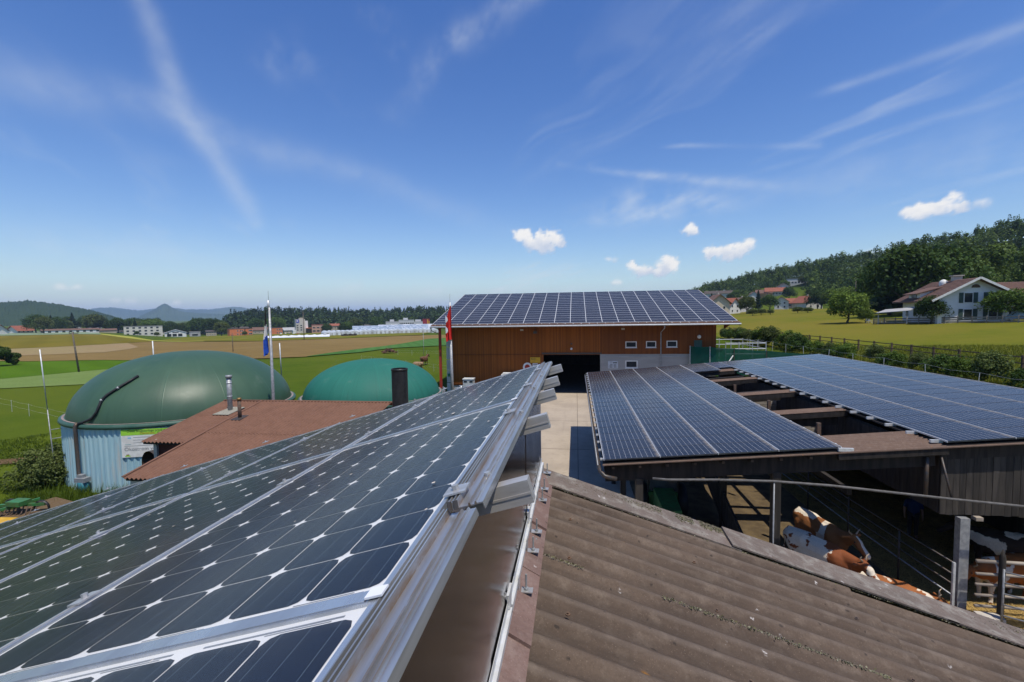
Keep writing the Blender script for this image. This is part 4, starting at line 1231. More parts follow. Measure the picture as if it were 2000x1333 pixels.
def build_barn_signs():
    s = thing('wall_sign', 'yellow rectangular sign on barn boards left of the doorway', 'sign', (-4.55, BY - .08, 3.3))
    MB().box(-5.12, BY - .085, 3.42, -4.0, BY - .066, 4.04).build('board', YELLOW, s)
    text('lettering', 'Beck', (-5.02, BY - .088, 3.86), .26, INK, s)
    s = thing('round_sign', 'round white sign with dark red centre on the barn boards', 'sign', (-5.45, BY - .08, 2.5))
    m = MB(); m.lathe([(.0, 0), (.5, 0), (.5, .02), (0, .02)], n=28)
    o = m.build('ring', WHITE_PAINT, s, local=True); o.rotation_euler = (R(90), 0, 0); o.location = (0, .0, .45)
    m = MB(); m.lathe([(.0, 0), (.29, 0), (.29, .03), (0, .03)], n=28)
    o = m.build('centre', RED_PAINT, s, local=True); o.rotation_euler = (R(90), 0, 0); o.location = (0, -.004, .45)
    s = thing('notice', 'small white notice below the yellow sign on barn boards', 'notice', (-4.55, BY - .08, 2.7))
    MB().box(-4.86, BY - .080, 2.72, -4.28, BY - .066, 3.36).build('sheet', WHITE_PAINT, s)
    MB().box(-4.80, BY - .084, 3.16, -4.34, BY - .0805, 3.26).build('heading', INK_GREY, s)
    s = thing('notice_board', 'white notice board with dark text blocks on the concrete barn wall', 'notice board', (4.0, BY - .03, 2.79))
    MB().box(3.47, BY - .045, 2.79, 4.54, BY - .004, 3.60).build('board', P('pale_board', (.52, .56, .60), .5), s)
    MB().box(4.0, BY - .052, 3.36, 4.42, BY - .0455, 3.47).build('heading', INK, s)
    for k in range(3):
        for x in (3.68, 4.10):
            MB().box(x, BY - .052, 2.90 + k * .135, x + .26, BY - .0455, 2.96 + k * .135).build('text_line', INK, s)
build_barn_signs()

# ------------------------------------------------------------------ solar arrays on barn and shelter
def module_mesh(name, L, W, face, frame, fw=.012, th=.04):
    m = MB()
    m.m = 1
    m.box(0, 0, -th, L, fw, 0); m.box(0, W - fw, -th, L, W, 0); m.box(0, fw, -th, fw, W - fw, 0); m.box(L - fw, fw, -th, L, W - fw, 0)
    m.m = 0
    m.box(fw, fw, -th * .8, L - fw, W - fw, -.004)
    return m.mesh(name, [face, frame])
def build_barn_array():
    a = thing('solar_array', 'solar array of nineteen columns covering the front slope of the barn roof', 'solar array', (-15.855, E_Y, E_Z))
    a.rotation_euler = (BSL, 0, 0)
    me = module_mesh('barn_module', 1.675, .985, POLY_BARN, PV_FRAME_BRIGHT, .018)
    for c in range(19):
        for r in range(16):
            o = link('solar_panel', me, a, True)
            o.location = (c * 1.695, r * 1.0, 0)
            o.rotation_euler = (random.uniform(-.0022, .0022), random.uniform(-.0018, .0018), 0)
    for c in range(20):
        MB().box(c * 1.695 - .024, -.03, -.05, c * 1.695 + .004, 16.0, .008).build('rail', ALU_WHITE, a, local=True)
    MB().box(-.04, -.075, -.05, 19 * 1.695, -.02, .012).build('edge_rail', ALU_WHITE, a, local=True)
    for k in range(38):
        MB().bar((.3 + k * .848, -.05, -.05), (.3 + k * .848, -.30, -.13), .05, .03).build('roof_hook', ALU_WHITE, a, local=True)
build_barn_array()

# ------------------------------------------------------------------ cattle shelter (two solar roofs over an open yard)
SY0, SY1 = 14.2, 35.05
ST_ = .084                       # roof slope across
def sz(x):                       # module plane height
    return 9 - 4.516 + (x - .831) * math.tan(ST_)
def build_shelter():
    s = thing('cattle_shelter', 'open timber cattle shelter with brown sheet roof under solar modules', 'shelter', (8.5, 24.5, 0))
    def slab(name, x0, x1, y0, y1, dz, th, mat):
        m = MB(); m.prism([(x0, y0, sz(x0) + dz), (x1, y0, sz(x1) + dz), (x1, y0, sz(x1) + dz - th), (x0, y0, sz(x0) + dz - th)], (0, y1 - y0, 0))
        return m.build(name, mat, s)
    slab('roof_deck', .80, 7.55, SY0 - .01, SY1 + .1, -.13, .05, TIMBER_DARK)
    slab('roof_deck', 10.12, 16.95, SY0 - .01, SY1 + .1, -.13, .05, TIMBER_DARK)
    # corrugated bridging sheets across the gap
    def corr(y0, y1):
        n = max(8, int((y1 - y0) / .177 * 8)); m = MB()
        rows = []
        for x in (7.45, 10.15):
            rows.append([(x, y0 + (y1 - y0) * k / n, sz(x) - .135 + .028 * math.sin(2 * math.pi * (y1 - y0) * k / n / .177)) for k in range(n + 1)])
        m._add(rows[0] + rows[1], [(k, k + 1, n + 2 + k, n + 1 + k) for k in range(n)])
        lo = [[(x, y, z - .012) for x, y, z in r] for r in rows]
        m._add(lo[0] + lo[1], [(k, n + 1 + k, n + 2 + k, k + 1) for k in range(n)])
        m._add([rows[0][0], rows[1][0], lo[1][0], lo[0][0]], [(0, 1, 2, 3)])
        m.build('bridging_sheet', FIBRE_STRIP, s, 40, fix=False)
    for y0, y1 in ((14.12, 15.75), (18.95, 19.55), (23.05, 23.65), (27.5, 28.1), (31.2, 35.2)):
        corr(y0, y1)
        for yy in (y0 + .05, y1 - .15):
            MB().bar((7.4, yy, sz(7.4) - .27), (10.2, yy, sz(10.2) - .27), .10, .18).build('gap_beam', TIMBER_DARK, s)
    # main beams and posts
    for yy in (14.42, 19.3, 24.3, 29.3, 34.6):
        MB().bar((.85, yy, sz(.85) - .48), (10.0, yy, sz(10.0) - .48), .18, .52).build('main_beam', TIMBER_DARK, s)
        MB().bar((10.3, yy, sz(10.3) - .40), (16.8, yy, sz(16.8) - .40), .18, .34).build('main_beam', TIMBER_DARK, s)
        for xx in (1.9, 5.85, 16.5):
            MB().box(xx - .11, yy - .11, 0, xx + .11, yy + .11, sz(xx) - .70).build('post', TIMBER_GREY, s)
    for k in range(9):
        xx = 1.1 + k * .8
        MB().box(xx - .05, SY0 + .0, sz(xx) - .32, xx + .05, SY1, sz(xx) - .2).build('purlin', TIMBER_DARK, s)
        MB().box(xx - .035, SY0 - .03, sz(xx) - .31, xx + .035, SY0 - .003, sz(xx) - .245).build('purlin_end', FENCE_WOOD, s)
    MB().bar((.78, SY0 - .06, sz(.78) - .155), (16.9, SY0 - .06, sz(16.9) - .155), .10, .028).build('eaves_trim', FIBRE_STRIP, s)
    # gutter pipe along the low edge, bent round the front corner
    m = MB(); zz = sz(.62) - .27
    m.tube([(.68, SY1 + .1, zz), (.68, 24, zz - .01), (.68, SY0 + .2, zz - .03), (.71, SY0 + .0, zz - .08), (.84, SY0 - .10, zz - .2), (1.2, SY0 - .12, zz - .27)], .062, 10); m.build('gutter', DARK_STEEL, s, True)
    m = MB(); m.tube([(.64, SY1 + .1, zz + .10), (.64, 24, zz + .09), (.64, SY0 + .1, zz + .07)], .022, 6); m.build('cable', GALV, s, True)
    # bright module-rail ends seen along the gap and the outer edge
    for k in range(22):
        yy = SY0 + .25 + k * .97
        if yy < SY1 - 3.2:
            MB().box(9.96, yy, sz(9.96) - .10, 10.28, yy + .055, sz(10.28) - .045).build('rail_end', ALU_WHITE, s)
            MB().box(7.44, yy + .2, sz(7.44) - .10, 7.62, yy + .255, sz(7.62) - .045).build('rail_end', ALU_WHITE, s)
        MB().box(.72, yy, sz(.72) - .10, .84, yy + .05, sz(.84) - .05).build('rail_end', ALU_WHITE, s)
    for yy in (14.16,):
        MB().box(7.40, yy - .03, sz(7.4) - .11, 7.80, yy + .03, sz(7.8) - .05).build('rail_end', ALU_WHITE, s)
    # right-hand loft: hanging board walls, each board a piece
    wb = 9 - 5.86
    g = random.Random(3)
    x = 10.18
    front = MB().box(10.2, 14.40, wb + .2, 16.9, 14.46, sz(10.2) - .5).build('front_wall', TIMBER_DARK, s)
    k = 0
    while x < 16.9:
        w = .165 + g.uniform(-.015, .02)
        m = MB(); m.box(x + .004, 14.34 + g.uniform(-.006, .006), wb + g.uniform(-.02, .015), x + w - .004, 14.372, sz(x) - .42)
        m.build('board', TIMBER_GREY, front); x += w; k += 1
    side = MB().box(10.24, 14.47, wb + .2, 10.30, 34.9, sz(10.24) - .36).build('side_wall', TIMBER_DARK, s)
    y = 14.40
    while y < 34.8:
        w = .20 + g.uniform(-.015, .02)
        m = MB(); m.box(10.17 + g.uniform(-.004, .004), y + .004, wb + g.uniform(-.015, .015), 10.205, y + w - .004, sz(10.2) - .40)
        m.build('board', TIMBER_DARK, side); y += w
    MB().box(10.2, 14.5, wb + .02, 16.9, 34.9, wb + .16).build('loft_floor', TIMBER_DARK, s)
    MB().box(16.72, 14.3, 0, 16.9, 35.0, sz(16.8) - .3).build('side_wall', TIMBER_DARK, s)
    MB().box(2.6, 34.85, 0, 16.9, 35.0, sz(2.6) - .4).build('back_wall', TIMBER_DARK, s)
    # lower front sill board, conduit corner, steel post, tan block
    MB().box(10.62, 14.20, 0, 10.86, 14.40, wb - .06).build('steel_post', GALV, s)
    MB().box(11.02, 14.22, wb - .12, 11.20, 14.40, wb - .02).build('block', TIMBER_PALE, s)
    MB().tube([(9.75, 14.25, wb + .5), (9.75, 14.25, sz(9.7) - .45)], .05, 8).build('conduit', DARK_STEEL, s, True)
    for yy in (20.6, 25.0):
        for q in range(4):
            MB().box(7.55, yy, 3.55 + q * .20, 10.10, yy + .03, 3.735 + q * .20).build('cross_board', TIMBER_WASH, s)
    MB().box(8.6, 15.9, 3.0, 8.75, 34, 3.2).build('tie_beam', TIMBER_DARK, s)
    for yy in (17.6, 21.9, 26.4):
        MB().box(8.5, yy, sz(8.5) - 1.0, 8.62, yy + .12, sz(8.5) - .2).build('hanger', RUST_STEEL, s)
build_shelter()
def build_shelter_arrays():
    me = module_mesh('shelter_module', 1.655, .985, POLY_SHED, PV_FRAME_DARK, .005, .045)
    rot = (0, -ST_, .0)
    def arr(x0, cols, rows, label, y0=SY0):
        a = thing('solar_array', label, 'solar array', (x0, y0, sz(x0)))
        a.rotation_euler = rot
        for c in range(cols):
            for r in range(rows):
                o = link('solar_panel', me, a, True); o.location = (c * 1.675, r * .993, 0)
                o.rotation_euler = (random.uniform(-.0015, .0015), random.uniform(-.0012, .0012), 0)
        for c in range(cols + 1):
            MB().box(c * 1.675 - .018, -.01, -.04, c * 1.675 - .002, rows * .993, .006).build('rail', ALU_WHITE, a, local=True)
        return a
    arr(.831, 4, 21, 'solar array of four columns on the shelter roof beside the yard')
    arr(10.21, 4, 21, 'solar array of four columns on the shelter roof next to the hedge')
    arr(7.535, 1, 4, 'short solar array bridging the far end of the shelter gap', SY1 - 4 * .993)
    me2 = module_mesh('narrow_module', .95, .985, poly_mat('narrow_module_face', .95, .985, 6, 6, (.016, .020, .040), (.026, .032, .058), (.30, .31, .34), .0042, .13, .8, .5), PV_FRAME_DARK, .010, .045)
    a = thing('solar_array', 'narrow solar strip in the far corner of the shelter gap', 'solar array', (9.225, SY1 - 3 * .993, sz(9.225)))
    a.rotation_euler = rot
    for r in range(3):
        o = link('solar_panel', me2, a, True); o.location = (0, r * .993, 0)
build_shelter_arrays()
def build_shelter_fittings():
    # curved hose-like rail in front of the shelter
    t = thing('barrier_pipe', 'long bowed grey pipe crossing in front of the cattle shelter', 'pipe', (5.6, 13.7, 0))
    pts = [(2.2, 13.75, 9 - 4.90), (2.62, 13.72, 9 - 4.915), (4.0, 13.7, 9 - 4.86), (5.5, 13.7, 9 - 4.85), (7, 13.7, 9 - 4.92), (8.5, 13.7, 9 - 5.05), (10, 13.7, 9 - 5.18), (12, 13.7, 9 - 5.33), (14, 13.7, 9 - 5.5)]
    m = MB(); m.tube(pts, .036, 10); m.build('rail', DULL_PIPE, t, True)
    MB().tube([(5.52, 13.7, 0), (5.52, 13.7, 4.16)], .022, 8).build('support', GALV, t, True)
    MB().tube([(10.05, 13.72, 3.75), (10.05, 14.2, 4.9)], .03, 8).build('support', DARK_STEEL, t, True)
    # steel pen rails running back under the loft
    t = thing('pen_railing', 'dark steel pen railing running back under the shelter loft', 'railing', (10.3, 14.0, 0))
    for z0 in (1.0, 1.32, 1.6, 1.93):
        MB().tube([(10.3, 13.95, z0), (10.3, 16.1, z0 - .09), (10.3, 18.9, z0 - .20), (10.3, 26, z0 - .3)], .024, 6).build('rail', GALV if z0 < 1.2 else DARK_STEEL, t, True)
    for yy in (16.1, 18.9, 22, 25.5):
        MB().tube([(10.3, yy, 0), (10.3, yy, 1.8)], .03, 6).build('post', DARK_STEEL, t, True)
    MB().box(10.27, 13.90, .2, 10.33, 13.96, 1.95).build('end_post', GALV_PALE, t)
    # timber rail fence and gate in front of the pen
    t = thing('rail_fence', 'timber rail fence with pointed post in front of brown cow', 'fence', (11.4, 13.9, 0))
    for z0, r in ((2.02, .05), (1.66, .042), (1.36, .04), (1.06, .04), (.75, .04)):
        MB().tube([(10.86, 13.95, z0), (13.8, 13.93, z0 - .03)], r, 8).build('rail', TIMBER_PALE, t, True)
    MB().tube([(11.42, 13.86, 0), (11.42, 13.86, 2.2), (11.42, 13.86, 2.42)], [.075, .07, .008], 8).build('post', TIMBER_GREY, t, True)
    t = thing('tube_gate', 'galvanised tube gate swung open beside pointed fence post', 'gate', (11.25, 13.6, 0))
    for k in range(6):
        MB().tube([(11.25, 13.60, 1.93 - .30 * k), (12.9, 12.6, 1.93 - .30 * k)], .022, 6).build('bar', GALV, t, True)
    for q in (0, 1):
        MB().tube([(11.25 + 1.65 * q, 13.6 - q, .35), (11.25 + 1.65 * q, 13.6 - q, 2.0)], .026, 6).build('upright', GALV, t, True)
    t = thing('concrete_block', 'pale weathered concrete blocks at the foot of steel post', 'block', (11.0, 14.0, 0))
    MB().box(10.80, 13.55, 0, 11.10, 13.9, .62).build('block', CONC_PALE, t); MB().box(11.14, 13.6, 0, 11.36, 13.9, .60).build('block', CONC_PALE, t)
    # slatted feed barrier on the yard side
    t = thing('feed_barrier', 'dark slatted feed barrier along the straw bed', 'barrier', (5.3, 20, 0))
    for z0 in (.5, 1.65):
        MB().bar((5.25, 15.0, z0), (6.75, 26.0, z0), .08, .14).build('rail', TIMBER_DARK, t)
    for k in range(30):
        yy = 15.1 + k * .36; xx = 5.25 + (yy - 15.0) * .1364
        MB().bar((xx, yy, .4), (xx, yy + .25, 1.75), .03, .12).build('slat', TIMBER_DARK, t)
    # loose straw
    g = np.random.default_rng(5)
    n = 26000
    x = 10.35 + 4.6 * g.random(n); y = 12.2 + 16 * g.random(n) ** 1.5
    a = g.random(n) * np.pi; L = .05 + .12 * g.random(n)
    z = .055 + .05 * g.random(n)
    d = np.stack([np.cos(a) * L, np.sin(a) * L, (g.random(n) - .5) * .06], 1)
    w = np.stack([-np.sin(a), np.cos(a), a * 0], 1) * .004
    c = np.stack([x, y, z], 1)
    V = np.stack([c - d - w, c + d - w, c + d + w, c - d + w], 1).reshape(-1, 3)
    tag(link('straw', np_mesh('straw', V, np.arange(n * 4).reshape(-1, 4), STALK)), 'loose yellow straw bedding on the shelter floor', 'straw', kind='stuff')
build_shelter_fittings()
# ------------------------------------------------------------------ the roof in the foreground
RX, RZ, RS = -.35, 9 - 1.45, .302       # ridge line and slope of the roof
VY = 4.05                               # gable end
def rp(d, y, h=0.0):
    """point on the right-hand slope: d metres below the ridge, h above the sheets"""
    return (RX + d * math.cos(RS) + h * math.sin(RS), y, RZ - d * math.sin(RS) + h * math.cos(RS))
def build_stable():
    s = thing('stable', 'stable with weathered brown corrugated roof in the foreground', 'stable', (0, -3, 0))
    # walls
    xe = 6.4; ze = rp(7.0, 0)[2] - .35
    m = MB(); m.prism([(-7.0, VY - .25, 0), (xe, VY - .25, 0), (xe, VY - .25, ze), (RX, VY - .25, RZ - .28), (-7.0, VY - .25, ze)], (0, .16, 0)); m.build('gable_wall', TIMBER_GREY, s)
    MB().box(xe - .16, -9.5, 0, xe, VY - .26, ze).build('side_wall', TIMBER_GREY, s)
    MB().box(-7.0, -9.5, 0, -6.84, VY - .26, ze).build('side_wall', TIMBER_GREY, s)
    # corrugated sheets, each lapped over the next
    def sheet(d0, d1, y0, y1, lift, parent):
        wl = .177; n = int(round((y1 - y0) / wl * 10)); nd = 3
        g = random.Random(int((y0 + 20) * 100 + d0 * 7))
        rows = []
        for i in range(nd + 1):
            d = d0 + (d1 - d0) * i / nd
            rows.append([rp(d, y0 + (y1 - y0) * k / n, lift + .012 * (i / nd) + .019 * math.sin(2 * math.pi * (y0 + (y1 - y0) * k / n) / wl) + g.uniform(-.0012, .0012)) for k in range(n + 1)])
        m = MB()
        pts = [p for r in rows for p in r]
        m._add(pts, [(i * (n + 1) + k, i * (n + 1) + k + 1, (i + 1) * (n + 1) + k + 1, (i + 1) * (n + 1) + k) for i in range(nd) for k in range(n)])
        def skirt(line):
            lo = [(x, y, z - .011) for x, y, z in line]
            q = len(line)
            m._add(list(line) + lo, [(k, k + 1, q + k + 1, q + k) for k in range(q - 1)])
        skirt(rows[-1]); skirt([r[-1] for r in rows]); skirt([r[0] for r in rows])
        return m.build('roof_sheet', FIBRE, parent, 50, fix=True)
    ys = [3.80, 2.68, 1.60, .52, -.56, -1.64, -2.72]
    for j in range(3):
        d0, d1 = j * 2.42 + .02, j * 2.42 + 2.52
        for k in range(len(ys) - 1):
            sheet(d0, d1, ys[k + 1] - .06, ys[k], .008 * (k % 2) + (2 - j) * .010, s)
    m = MB(); m.prism([rp(0, -9.5, -.06), rp(7.3, -9.5, -.06), rp(7.3, -9.5, -.12), rp(0, -9.5, -.12)], (0, VY - .3 + 9.5, 0)); m.build('roof_boarding', TIMBER_DARK, s)
    m = MB(); m.prism([(RX, -9.5, RZ - .05), (RX - 7.0, -9.5, RZ - .05 - 7.0 * math.tan(RS)), (RX - 7.0, -9.5, RZ - .11 - 7.0 * math.tan(RS)), (RX, -9.5, RZ - .11)], (0, VY + 9.4, 0)); m.build('roof_slope', FIBRE, s)
    # verge pieces along the gable
    g = random.Random(9)
    d = .0; k = 0
    while d < 7.2:
        L = 1.62
        lift = .058 + .012 * (k % 2)
        m = MB()
        prof = [(3.765, lift), (3.94, lift + .004), (4.065, lift + .010), (4.07, lift - .17), (4.055, lift - .17), (4.05, lift - .012), (3.765, lift - .012)]
        n = len(prof)
        A = [rp(d, y, h + .010) for y, h in prof]; B = [rp(d + L + .08, y, h) for y, h in prof]
        m._add(A + B, [(i, (i + 1) % n, n + (i + 1) % n, n + i) for i in range(n)] + [tuple(range(n)), tuple(range(2 * n - 1, n - 1, -1))])
        m.build('verge_trim', FIBRE_VERGE, s)
        d += L; k += 1
    # ridge pieces
    y = 4.08; k = 0
    while y > -2.5:
        L = .54
        for sd in (1,):
            m = MB(); lift = .055 + .006 * (k % 2)
            A = [rp(-.02, y, lift + .03), rp(.135, y, lift), rp(.135, y, lift - .016), rp(-.02, y, lift + .014)]
            B = [(p[0] + .004, y - L - .03, p[2] + .010) for p in A]
            m._add(A + B, [(0, 1, 5, 4), (1, 2, 6, 5), (2, 3, 7, 6), (3, 0, 4, 7), (0, 3, 2, 1), (4, 5, 6, 7)])
            m.build('ridge_piece', FIBRE_RIDGE, s)
        y -= L; k += 1
    # moss in the laps and along the verge
    gq = np.random.default_rng(3)
    C = []
    for yl in ys[1:]:
        n = 5000 if yl > 2 else 1500
        dd = 7 * gq.random(n) ** .9; C.append(np.array([rp(a, yl + .006 + gq.normal() * .009, .030 + .019 * math.sin(2 * math.pi * yl / .177) + .010) for a in dd if (math.sin(a * 3.1 + yl) + math.sin(a * 7.7)) > -.5]))
    n = 42000
    dd = 7.2 * gq.random(n); yy = 4.025 + gq.normal(size=n) * .036
    C.append(np.array([rp(a, b, .068) for a, b in zip(dd, np.minimum(yy, 4.075)) if (math.sin(a * 2.3 + 1) + .8 * math.sin(a * 9.1) + .6 * math.sin(a * 21)) > -1.2]))
    n = 3000
    C.append(np.array([rp(a, 3.772 + gq.normal() * .008, .05) for a in 7.2 * gq.random(n)]))
    C = np.concatenate(C); n = len(C)
    N = np.tile([.2, 0, 1.0], (n, 1))
    V, F = leaf_quads(C, N, .0022 + .0075 * gq.random(n) ** 2.5, gq, .75)
    tag(link('moss', np_mesh('moss', V, F, MOSS), s), kind='stuff')
    # roof screws with washers on the wave crests
    m = MB()
    for dd in (.30, 1.2, 2.3, 3.4, 4.6, 5.8):
        y = -2.6 + .177 * .25
        k = 0
        while y < 3.7:
            if k % 3 == 0:
                x, yy, z = rp(dd, y, .049)
                m.tube([(x, yy, z - .004), (x, yy, z + .002)], .013, 8); m.tube([(x, yy, z + .002), (x, yy, z + .010)], .006, 6)
            y += .177; k += 1
    tag(m.build('roof_screws', RUST_STEEL, s), kind='stuff')
build_stable()

# ------------------------------------------------------------------ raised solar array along the ridge
PS = .2874
AO = Vector((-.327, .713, 9 - .448))     # cell corner, first row, second column
def build_near_array():
    a = thing('solar_array', 'raised monocrystalline solar array along the stable ridge in the foreground', 'solar array', AO)
    # local x along the ridge, y down the slope, z out of the glass
    c, s_ = math.cos(PS), math.sin(PS)
    rot = Matrix(((0, -c, -s_), (1, 0, 0), (0, -s_, c)))
    a.rotation_mode = 'QUATERNION'; a.rotation_quaternion = rot.to_quaternion()
    L, W, p = 1.650, .992, .158
    mx, my = (L - 10 * p) / 2, (W - 6 * p) / 2
    fr = MB(); fw = .0125
    for z0, z1, w in ((-.04, .0022, fw),):
        fr.box(0, 0, z0, L, w, z1); fr.box(0, W - w, z0, L, W, z1); fr.box(0, w, z0, w, W - w, z1); fr.box(L - w, w, z0, L, W - w, z1)
    frame_me = fr.mesh('module_frame', PV_FRAME)
    bk = MB(); bk.box(fw, fw, -.012, L - fw, W - fw, -.004)
    back_me = bk.mesh('module_backsheet', BACKSHEET)
    rb = MB()
    for k in range(3):
        for e in (0, 1):
            x = (.026 + .0035 * 0) if e == 0 else L - .026
            y0 = my + 2 * p * k + .03
            rb.box(x - .0022, y0, -.0039, x + .0022, y0 + 2 * p - .06, -.0034)
            rb.box(x + (.006 if e == 0 else -.006) - .0012, y0 + .02, -.0039, x + (.006 if e == 0 else -.006) + .0012, y0 + p - .02, -.0034)
    rib_me = rb.mesh('module_ribbons', RIBBON)
    hc, ch = .0772, .0215
    ring = [(-hc + ch, -hc), (hc - ch, -hc), (hc - ch * .3, -hc + ch * .3), (hc, -hc + ch), (hc, hc - ch), (hc - ch * .3, hc - ch * .3), (hc - ch, hc), (-hc + ch, hc), (-hc + ch * .3, hc - ch * .3), (-hc, hc - ch), (-hc, -hc + ch), (-hc + ch * .3, -hc + ch * .3)]
    def cellmb(m, x, y):
        m._add([(x + u, y + v, -.0031) for u, v in ring], [tuple(range(len(ring)))])
    cm = MB(); cellmb(cm, 0, 0); cell_me = cm.mesh('cell', CELL, fix=False)
    jm = MB()
    for i in range(10):
        for j in range(6):
            cellmb(jm, mx + (i + .5) * p, my + (j + .5) * p)
    cells_me = jm.mesh('cells', CELL, fix=False)
    gm = MB(); gm._add([(fw, fw, 0), (L - fw, fw, 0), (L - fw, W - fw, 0), (fw, W - fw, 0)], [(0, 1, 2, 3)])
    glass_me = gm.mesh('module_glass', PV_GLASS, fix=False)
    for col in range(-1, 2):
        for row in range(8):
            pn = link('solar_panel', frame_me, a, True)
            pn.location = (-mx + col * 1.660, -my + row * 1.0, random.uniform(-.0008, .0008))
            pn.rotation_euler = (random.uniform(-.0015, .0015), random.uniform(-.0012, .0012), 0)
            link('backsheet', back_me, pn, True); link('glass_pane', glass_me, pn, True)
            link('ribbons', rib_me, pn, True)
            if row < 4:
                for i in range(10):
                    for j in range(6):
                        o = link('cell', cell_me, pn, True); o.location = (mx + (i + .5) * p, my + (j + .5) * p, 0)
            else:
                tag(link('cells', cells_me, pn, True), kind='stuff')
    # mounting rails and clamps between the rows
    for row in range(1, 8):
        y = -my + row * 1.0 - .004
        MB().box(-1.05, y - .0035, -.06, 3.35, y + .0035, .0035).build('row_rail', ALU_DIRTY, a, local=True)
        for k in range(6):
            x = -.55 + .83 * k
            m = MB(); m.box(x - .03, y - .019, .003, x + .03, y + .019, .0075); m.tube([(x, y, .007), (x, y, .018)], .0075, 6); m.build('clamp', ALU, a, local=True)
    # extruded rail above the top row, in two lengths: local rail x = across the rail, y = along the ridge
    prof = [(.000, -.030), (.000, .004), (.004, .004), (.006, -.004), (.018, -.004), (.019, .006), (.024, .006), (.025, -.010), (.033, -.010), (.034, .006), (.039, .006), (.041, -.012), (.079, -.013), (.083, -.006), (.088, -.006), (.091, -.013), (.104, -.013), (.108, -.006), (.113, -.006), (.116, -.012), (.138, -.012), (.140, -.034), (.137, -.034), (.135, -.016), (.006, -.018)]
    prof = [(x * .62, z * .8) for x, z in prof]
    for y0, y1, off, nm in ((-1.25, .265, 0.0, 'rail'), (.292, 3.33, .010, 'rail')):
        m = MB(); n = len(prof)
        A = [(x, y0, z) for x, z in prof]; B = [(x, y1, z) for x, z in prof]
        m._add(A + B, [(i, (i + 1) % n, n + (i + 1) % n, n + i) for i in range(n)] + [tuple(range(n)), tuple(range(2 * n - 1, n - 1, -1))])
        o = m.build('top_rail', RAIL, a, local=True)
        # rail x points up the slope (array -y), rail y along the ridge (array x)
        o.matrix_local = Matrix(((0, 1, 0, 0), (-1, 0, 0, -my - off), (0, 0, 1, 0), (0, 0, 0, 1)))
    for x in (.365, 1.27, 2.03, 2.78, -.5):
        m = MB(); m.box(x - .028, -my - .046, .0065, x + .028, -my + .010, .0110); m.box(x - .006, -my - .034, -.006, x + .006, -my - .026, .0065); m.tube([(x, -my - .016, .010), (x, -my - .016, .022)], .009, 6)
        m.build('end_clamp', ALU, a, local=True)
    m = MB(); m.tube([(.255, -my - .030, .0), (.262, -my - .030, .018)], .006, 6); m.tube([(.256, -my - .044, .0), (.262, -my - .044, .018)], .006, 6); m.box(.245, -my - .055, -.02, .30, -my - .022, -.012); m.build('rail_joint', DARK_STEEL, a, local=True)
    # cover strip joints between panels at the top edge
    for col in (0, 1):
        x = -mx + col * 1.660 - .005
        m = MB(); m.box(x - .014, -my - .006, .0045, x + .014, -my + .024, .008); m.build('corner_piece', BACKSHEET, a, local=True)
        for row in range(8):
            MB().box(x - .015, -my + row * 1.0 + .025, -.03, x + .015, -my + row * 1.0 + .985, .0040).build('joint_strip', PV_FRAME, a, local=True)
    # cross beams whose ends stick out past the ridge rail
    for x in (-.25, .47, 1.25, 1.90, 2.42, 3.15):
        m = MB()
        m.box(x - .020, -my - .175, -.100, x + .020, 7.6, -.038)
        m.box(x - .022, -my - .174, -.076, x + .022, -my - .02, -.070)
        m.build('cross_beam', ALU_DIRTY, a, local=True)
        m = MB(); m.tube([(x + .002, -my - .072, -.055), (x + .002, -my - .072, .002)], .009, 8); m.build('rail_bolt', ALU, a, local=True)
build_near_array()
def build_specks():
    g = random.Random(12)
    c, s_ = math.cos(PS), math.sin(PS)
    m = MB()
    for k in range(150):
        x = g.uniform(-.9, 3.25); y = g.uniform(0, 1) ** 1.6 * 5.5
        r = g.uniform(.0025, .009) * (1 if g.random() < .85 else 1.8)
        if k < 70: x = g.uniform(1.5, 3.25); y = g.uniform(0, 1.6)
        q = []
        for j in range(7):
            a = 2 * math.pi * j / 7; rr = r * g.uniform(.5, 1.2)
            u, v = x + rr * math.cos(a) * g.uniform(.8, 1.6), y + rr * math.sin(a)
            q.append((AO.x - v * c - .0035 * s_, AO.y + u, AO.z - v * s_ + .0035 * c))
        m._add(q, [tuple(range(7))])
    t = [o for o in COL.objects if o.get('label', '').startswith('raised monocrystalline')][0]
    o = m.build('specks', P('dried_droppings', (.46, .38, .28), .9, c2=(.60, .57, .52), sc=40), None, fix=False)
    o.parent = t; o.matrix_parent_inverse = (Matrix.Translation(AO) @ t.rotation_quaternion.to_matrix().to_4x4()).inverted()
    tag(o, kind='stuff')
build_specks()
